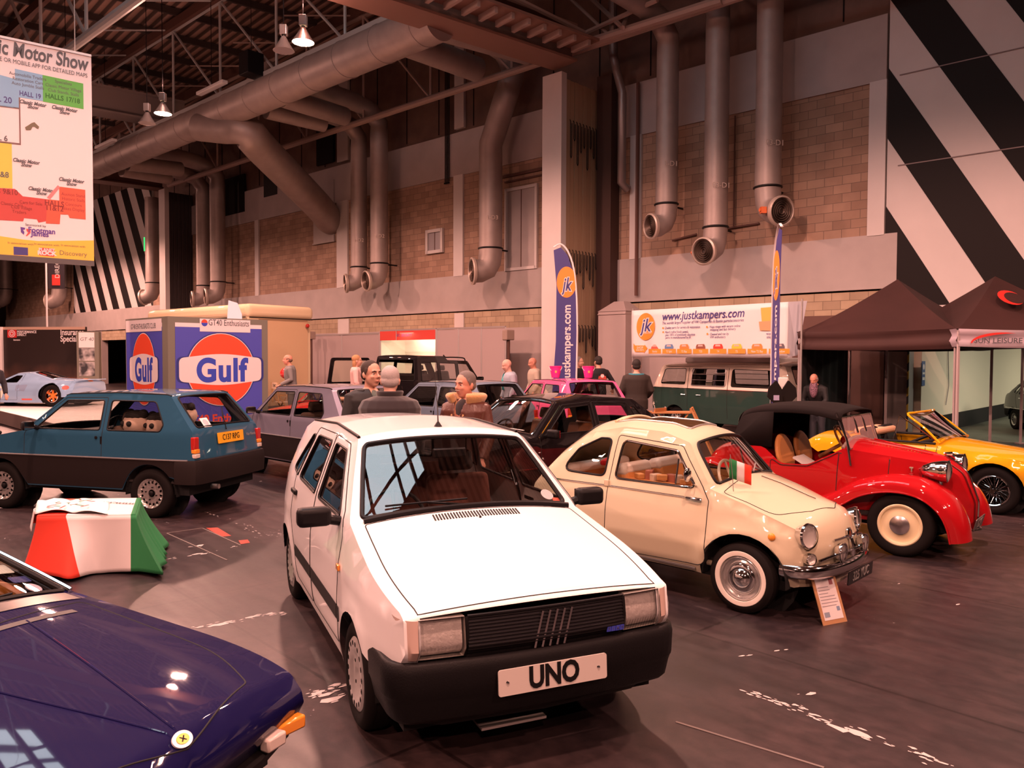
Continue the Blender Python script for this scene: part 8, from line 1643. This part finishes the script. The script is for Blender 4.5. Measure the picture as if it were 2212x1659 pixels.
tb = far(1293, 770, 20.0, 2.0, 'dark-haired man in a black T-shirt with a white and red badge on his back', hair=(.02, .014, .012), hair_kind='thick', top=mat('black_tee', (.014, .013, .016), .85), top_kind='tee', bulk=1.15, arms=[((0, .21, 1.42), (-.02, .34, 1.18), (.16, .30, 1.0)), ((0, -.21, 1.42), (-.05, -.36, 1.20), (.05, -.42, 1.02))])
tt, up = tb[0], tb[3]; F = frame(up((-.172, 0, 1.30)), (0, -1, 0), (0, 0, 1)); flat_on('badge_print', [[(-.13, -.07), (.13, -.07), (.10, .03), (.05, .03), (.04, .08), (-.04, .08), (-.05, .03), (-.10, .03)]], F, mat('print_red', (.60, .08, .06), .6), tt); flat_on('badge_print_white', [ell(0, .03, .055, .045, 16)], F, WHITE, tt, off=.006)
r = far(1375, 777, 16.6, 1.45, 'dark-haired person in a dark padded gilet with teal hood, back turned, by the camper van', hair=(.015, .012, .012), hair_kind='thick', top=mat('padded_dark_brown', (.030, .020, .016), .8, bump=(9, .5)), bulk=1.2, arms=[((0, .20, 1.42), (-.02, .30, 1.16), (.18, .22, 1.02)), ((0, -.20, 1.42), (-.02, -.30, 1.16), (.18, -.22, 1.02))])
collar(r[0], r[3], r[5], mat('teal_hood', (.04, .22, .28), .85), .085, .135, 1.41, 1.50, .5, 'hood', .05)
far(1768, 801, 17.0, -2.25, 'grey-haired man in a dark jacket and checked shirt leaning forward inside the black gazebo', skin=SKINR, hair=(.35, .33, .33), hair_kind='fringe', top=blackj, lean=.42, head_nod=.45, extra='open', arms=[((0, .20, 1.42), (.16, .26, 1.18), (.36, .12, 1.12)), ((0, -.20, 1.42), (.14, -.28, 1.15), (.38, -.08, 1.10))])
far(-22, 770, 19.0, -.6, 'dark-clothed person cut off by the left edge, beside the white stage', hair=(.03, .02, .02), top=mat('dark_navy_coat', (.02, .018, .026), .8))
tq = mat('turquoise_scarf', (.05, .40, .40), .8); 
for q in [o_ for o_ in COL.objects if o_.get('label', '').startswith('bald man in a pale blue')]: b = MB(); b.tube([(.13, 0, 1.50), (.19, .0, 1.38), (.19, .0, 1.15)], [.06, .055, .05], 8); b.build('turquoise_scarf', tq, q, 180)
for q in [o_ for o_ in COL.objects if o_.get('label', '').startswith('grey-haired man in a dark jacket and')]: b = MB(); b.ball((.30, 0, 1.26), (.07, .09, .20), 12, 10); b.build('checked_shirt', mat('checked_shirt', (.20, .10, .14), .8, noise=(40, .9)), q, 180)
# ================================================================ small things
# draped table with the three-coloured flag
def tri(nt, b):                                     # three cloth panels, sewn side by side
    L = nt.links.new; tc = N(nt, 'TexCoord'); sp = N(nt, 'SeparateXYZ'); L(tc.outputs['Object'], sp.inputs[0]); ux = N(nt, 'Math', operation='MULTIPLY_ADD'); ux.inputs[1].default_value = .413; L(sp.outputs[1], ux.inputs[0]); L(sp.outputs[0], ux.inputs[2]); zz = N(nt, 'MapRange'); zz.inputs['From Max'].default_value = .5; zz.inputs['To Min'].default_value = .15; zz.inputs['To Max'].default_value = 0; L(sp.outputs[2], zz.inputs[0])
    a = N(nt, 'Math', operation='SUBTRACT'); L(ux.outputs[0], a.inputs[0]); L(zz.outputs[0], a.inputs[1]); g1 = N(nt, 'Math', operation='GREATER_THAN'); g1.inputs[1].default_value = -.175; L(a.outputs[0], g1.inputs[0]); g2 = N(nt, 'Math', operation='GREATER_THAN'); g2.inputs[1].default_value = .385; L(ux.outputs[0], g2.inputs[0])
    m1 = N(nt, 'MixRGB'); m1.inputs[1].default_value = (.62, .035, .015, 1); m1.inputs[2].default_value = (.66, .60, .60, 1); L(g1.outputs[0], m1.inputs[0]); m2 = N(nt, 'MixRGB'); m2.inputs[2].default_value = (.012, .17, .05, 1); L(g2.outputs[0], m2.inputs[0]); L(m1.outputs[0], m2.inputs[1]); L(m2.outputs[0], b.inputs['Base Color'])
def draped_table():
    a_ = at_h(145, 1240, 0); b0 = at_y(278, 1238, a_.y*.985); W_ = .80; D_ = .86; zt = .50; p = at_h(186, 1239, 0); f = Vector((.99, .09, 0)).normalized(); s = Vector((-.38, .92, 0)).normalized()
    t = thing('box_plinth', 'low box standing under the red, white and green flag cloth', 'box', (p.x, p.y+.02, 0)); q0 = f*(-W_/2); b = MB(); b.add([q0+f*x+s*y+Vector((0, 0, z)) for z in (0, zt-.01) for x, y in ((.02, .02), (W_-.02, .02), (W_-.02, D_-.02), (.02, D_-.02))], [(3, 2, 1, 0), (4, 5, 6, 7), (0, 1, 5, 4), (1, 2, 6, 5), (2, 3, 7, 6), (3, 0, 4, 7)]); b.build('box', mat('box_brown', (.2, .13, .08), .7), t, 0)
    c = MB(); per = [(0, 0)]; N_ = 26; ring = []
    for i in range(N_): ring.append((W_*i/N_, 0, 0, -1))
    for i in range(N_+12): ring.append((W_, D_*i/(N_+12), 1, 0))
    for i in range(N_): ring.append((W_-W_*i/N_, D_, 0, 1))
    for i in range(N_+12): ring.append((0, D_-D_*i/(N_+12), -1, 0))
    n = len(ring); rows = 14; V = []; rr = .012
    for j in range(rows+1):
        v = j/rows
        for i, (x, y, nx, ny) in enumerate(ring):
            cr = min(1, min(abs(x-cx)+abs(y-cy) for cx in (0, W_) for cy in (0, D_))/.22); side = nx < 0; fr = ny < 0
            fl_ = ((.03+.27*math.exp(-((x-.27)/.15)**2)) if fr else (.22 if nx > 0 else (.05 if side else .08)))+(1-cr)*.10; fold = .030*math.sin(x*26+y*31)*(1 if not fr else .35); zb = .02+.012*math.sin(x*9+y*7)
            o_ = fl_*v**1.3+fold*v; dx, dy = nx, ny
            if cr < 1: cx, cy = min(((a, b_) for a in (0, W_) for b_ in (0, D_)), key=lambda c_: abs(x-c_[0])+abs(y-c_[1])); dd = Vector((x-W_/2, y-D_/2)).normalized(); dx = nx*cr+dd.x*(1-cr); dy = ny*cr+dd.y*(1-cr)
            if False: pass
            V.append(q0+f*(x+dx*(o_+rr))+s*(y+dy*(o_+rr))+Vector((0, 0, zt+.006-(zt-zb)*v**.96)))
    c.add(V, [(j*n+i, j*n+(i+1) % n, (j+1)*n+(i+1) % n, (j+1)*n+i) for j in range(rows) for i in range(n)])
    g = 16; c.grid(lambda a, b_: q0+f*(W_*a+(2*a-1)*rr)+s*(D_*b_+(2*b_-1)*rr)+Vector((0, 0, zt+.006+.006*math.sin(a*9+b_*14)*math.sin(a*PI)*math.sin(b_*PI))), g, g)
    me = c.mesh('cloth'); 
    me.materials.append(nodemat('tricolour', tri, .85))
    o = obj('flag_cloth', me, None, None, 60); o.location = (p.x, p.y+.02, 0); tag(o, 'red, white and green flag draped over a low box near the blue coupe', 'flag'); so = o.modifiers.new('s', 'SOLIDIFY'); so.thickness = .006; so.offset = 1
    F = frame(q0+f*(W_*.62)+s*(D_*.70)+Vector((0, 0, zt+.018)), -f+s*.35, -s-f*.35); text_on('lettering', 'WWW.X1/9OWNERS', F, 0, 0, .075, mat('print_black', (.03, .03, .03), .7), o, off=.002, bold=.001, width=.9, thick=.0006)
    b = MB(); b.grid(lambda a, c_: q0+f*(-.04+.62*a-.04*c_)+s*(.03+.62*c_+.05*math.sin(a*5))+Vector((0, 0, zt+.02+.035*abs(math.sin(a*6+c_*7))*math.sin(a*PI)**.5+.020*math.sin(a*17+c_*4)*math.sin(c_*PI)+(.05 if a < .2 else 0)*math.sin(c_*PI))), 22, 18)
    b.grid(lambda a, c_: q0+f*(-.035-.035*a-.02*math.sin(c_*9))+s*(.03+.40*c_)+Vector((0, 0, zt+.055-.20*a*(1-.3*math.sin(c_*5)))), 8, 14); k = b.build('printed_cloth', mat('flag_white', (.7, .66, .66), .85), None, 100); k.location = o.location; tag(k, 'crumpled white printed flag bunched on top of the draped box', 'flag'); so = k.modifiers.new('s', 'SOLIDIFY'); so.thickness = .003
    b = MB()
    for i in range(14): a = i/13; x = q0+f*(.08+.34*((i*37) % 13)/13)+s*(.12+.46*((i*23) % 11)/11)+Vector((0, 0, zt+.064)); b.box(x, (.06+.03*(i % 3), .014, .002), rz=i*1.3); b.k = i % 2
    b.build('flag_print', [mat('print_dred', (.35, .03, .03), .7), mat('print_dgreen', (.02, .15, .07), .7)], k, 0)
draped_table()
# display card leaning on the bumper of the cream car
def card():
    bl, br = at_h(1779, 1352, 0), at_h(1836, 1341, 0); d = (br-bl); W_ = d.length; d.normalize(); back = Vector((-d.y, d.x, 0)); H_ = .50
    tl = at_y(1757, 1243, bl.y+.10); upv = Vector((-.10, .16, .47)).normalized(); t = thing('display_card', 'framed printed card leaning against the bumper of the cream car', 'sign', bl); W_ = .235
    F = frame((0, 0, .0), d, upv); b = MB(); b.prism([(0, 0), (W_, 0), (W_, H_), (0, H_)], -.006, 0, F); bd = b.build('backing_board', mat('cardboard', (.42, .22, .10), .7), t, 0); b = MB(); b.prism([(.025, .03), (W_-.025, .03), (W_-.025, H_-.03), (.025, H_-.03)], .0005, .002, F); b.build('paper', VINYL, t, 0)
    text_on('heading', '1972 FIAT 500', F, W_/2, H_-.055, .024, mat('print_dgreen', (.02, .15, .07), .7), t, off=.0025, thick=.0004)
    b = MB()
    for i in range(14):
        if i not in (5, 6): b.prism([(.035, H_-.09-.022*i), (W_-.04-.03*((i*7) % 4)/4-(0.05 if 6 < i < 10 else 0), H_-.09-.022*i), (W_-.04-.03*((i*7) % 4)/4-(0.05 if 6 < i < 10 else 0), H_-.085-.022*i), (.035, H_-.085-.022*i)], .0024, .003, F)
    b.build('text_lines', mat('print_lgrey', (.30, .27, .30), .7), t, 0); 
    for (x, y, w_, h_, c_) in ((.155, .27, .035, .04, (.30, .10, .12)), (.165, .085, .03, .03, (.2, .28, .42)), (.035, .05, .05, .035, (.25, .30, .38))): b = MB(); b.prism([(x, y), (x+w_, y), (x+w_, y+h_), (x, y+h_)], .0024, .0032, F); b.build('small_picture', mat('pic%d' % int(c_[2]*99), c_, .6), t, 0)
card()
# buckets on the pink roof
def bucket(px, label):
    p = at_y(px, 818, 16.85); t = thing('bucket', label, 'bucket', (p.x, p.y, 1.472), 0, 'pink buckets on the roof of the pink car'); pk = mat('bucket_pink', (.90, .04, .32), .35); b = MB(); b.lathe([(.001, 0), (.085, 0), (.128, .24), (.136, .24), (.136, .25), (.124, .25), (.082, .01), (.001, .01)], 28); b.build('pail', pk, t)
    b = MB(); b.tube([(.136*math.cos(a), -.02-.07*math.sin(a)*.8, .235-.11*math.sin(a)) for a in np.linspace(0, PI, 18)], .005, 6); b.build('handle', WHITE, t)
    b = MB(); b.box((.0, -.112, .13), (.04, .004, .05)); b.build('sticker', mat('sticker_gold', (.6, .4, .1), .5), t, 0)
bucket(1200, 'left of the two pink buckets on the pink car roof'); bucket(1271, 'right of the two pink buckets on the pink car roof')
# small flag on the aerial of the cream car
q5 = Matrix.Translation((2.152, 6.285, 0))@Matrix.Rotation(-.761, 4, 'Z'); bp = q5@Vector((-.16, -.46, .86)); b = MB(); t = thing('car_flag', 'little Italian tricolour flag standing on the scuttle of the cream car', 'flag', bp); b.tube([(0, 0, 0), (-.01, 0, .13), (-.03, .0, .30)], .003, 5); b.build('staff', STEEL, t)
b = MB(); dr = Vector((.96, .10, -.02)); 
for i, m in enumerate((mat('flag_green', (.015, .2, .06), .8), VINYL, mat('flag_red', (.72, .045, .02), .85))): b = MB(); b.grid(lambda s, q, i=i: Vector((-.035, 0, .12))+dr*(.062*(i+s))+Vector((.0, .01*math.sin((i+s)*3), .15*q-.025*(i+s)*.8+.0)), 5, 3); o = b.build('flag_stripe', m, t, 180); so = o.modifiers.new('s', 'SOLIDIFY'); so.thickness = .002
# shelf of trinkets and tools seen through the cream car windows
# director chairs, rope posts
def chair(px, py, Y, rz, label, txt):
    p = at_y(px, py, Y); t = thing('director_chair', label, 'chair', (p.x, p.y, 0), rz); wd = mat('chair_wood', (.55, .30, .12), .5); cv = mat('canvas_pale', (.70, .52, .38), .8)
    for y in (-.28, .28):
        for a, c in (((-.22, y, .02), (.22, y, .70)), ((.22, y, .02), (-.22, y, .70))): b = MB(); b.bar(a, c, .03, .03); b.build('leg', wd, t, 0)
        b = MB(); b.bar((-.26, y, .72), (.26, y, .72), .05, .025); b.build('arm_rest', wd, t, 0); b = MB(); b.bar((-.24, y, .5), (-.27, y, 1.12), .03, .03); b.build('back_post', wd, t, 0)
    b = MB(); b.box((0, 0, .52), (.42, .54, .012)); b.build('seat', cv, t, 0); b = MB(); b.box((-.27, 0, 1.02), (.012, .60, .19)); bk = b.build('backrest', cv, t, 0); 
    for sg in (1, -1): text_on('lettering', txt, frame((-.27+sg*.009, 0, 1.02), (0, sg, 0), (0, 0, 1)), 0, 0, .12, STB, bk, off=.0, bold=.002, thick=.0006)
chair(733, 800, 25, 1.6, 'pale canvas director chair marked Y.M.C standing alone by the wall', 'Y.M.C'); chair(612, 800, 24, .6, 'pale canvas director chair beside the walking man in grey', 'Y.M.C')
for i, (px, lb) in enumerate(((669, 'left of two rope posts with blue ropes by the wall'), (701, 'right of two rope posts with blue ropes by the wall'))):
    p = at_y(px, 800, 25.5); t = thing('rope_post', lb, 'barrier post', (p.x, p.y, 0)); b = MB(); b.tube([(0, 0, 0), (0, 0, .95)], .03, 8); b.ball((0, 0, 1.0), .05); b.lathe([(.001, 0), (.18, 0), (.16, .04), (.03, .06)], 16); b.build('post', CHROME, t)
    b = MB()
    for s_ in (1, -1): b.tube(catmull([(0, 0, .9), (s_*.16, .05, .55), (s_*.34, .1, .12)], 5), .022, 6)
    b.build('rope', mat('rope_blue', (.06, .05, .25), .8), t)
p = at_y(617, 806, 23.6); b = MB(); b.ball((0, 0, 0), .17, 18, 12); o = b.build('balloon', mat('balloon_red', (.65, .03, .03), .3, coat=1), None, 180); o.location = (p.x, p.y, p.z); tag(o, 'red balloon beside the walking man in grey', 'balloon'); b = MB(); b.tube([(0, 0, -.17), (.02, 0, -.5), (0, 0, -p.z)], .004, 4); b.build('string', WHITE, o)
# folding garden chairs and table by the camper
wd = mat('slat_wood', (.50, .22, .08), .5)
def fchair(px, py, Y, rz, label, cush=False):
    p = at_y(px, py, Y); t = thing('folding_chair', label, 'chair', (p.x, p.y, 0), rz, None)
    for y in (-.2, .2): b = MB(); b.bar((.22, y, .02), (-.20, y, .92), .02, .035); b.bar((-.22, y, .02), (.20, y, .46), .02, .03); b.build('side_frame', STEEL if cush else wd, t, 0)
    b = MB(); b.box((.02, 0, .46), (.40, .42, .022)); b.build('seat', wd, t, 0); b = MB(); b.box((-.20, 0, .86), (.03, .42, .09)); b.build('backrest', wd, t, 0)
    if cush: b = MB(); b.box((.0, 0, .53), (.34, .36, .10)); b.build('cushion', mat('cushion_blue', (.05, .07, .18), .8), t, bevel=.03)
fchair(1408, 850, 15.8, 2.4, 'folding chair with a blue cushion behind the person with the teal hood', True); fchair(1516, 850, 15.6, -.3, 'slim wooden folding chair in front of the camper van door')
p = at_y(1450, 850, 15.7); t = thing('folding_table', 'low wooden folding table in front of the camper van wheel', 'table', (p.x, p.y, 0)); b = MB(); b.box((0, 0, .82), (.85, .45, .025)); b.build('table_top', wd, t, 0)
for s_ in (1, -1): b = MB(); b.bar((-.3, s_*.18, 0), (.3, s_*.18, .8), .03, .03); b.bar((.3, s_*.18, 0), (-.3, s_*.18, .8), .03, .03); b.build('leg', wd, t, 0)
# table with red cloth glimpsed in the gazebo, red car behind the display board, vehicle at the right edge
bs = [o for o in COL.objects if o.get('label', '').startswith('black saloon')][0]
c = copy_tree(bs); p = at_y(2216, 860, 17.2); c.location = (p.x+2.7, p.y+1.6, 0); c.rotation_euler = (0, 0, -1.75); c['label'] = 'dark car with pale reflections cut off by the right edge, behind the second gazebo'
rc = [o for o in COL.objects if o.get('label', '').startswith('open yellow')][0]
c = copy_tree(rc); p = at_y(600, 850, 17.5); c.location = (p.x+.2, p.y+.2, 0); c.rotation_euler = (0, 0, -2.3); c['label'] = 'low red sports car half hidden behind the silver hatchback and the display board'; rp = paint('hatch_red', (.55, .02, .02), .3)
def recol(o):
    if o.type == 'MESH' and o.data.materials and o.data.materials[0] and 'paint' in o.data.materials[0].name: me = o.data.copy(); me.materials[0] = rp; o.data = me
    for ch in o.children: recol(ch)
recol(c)
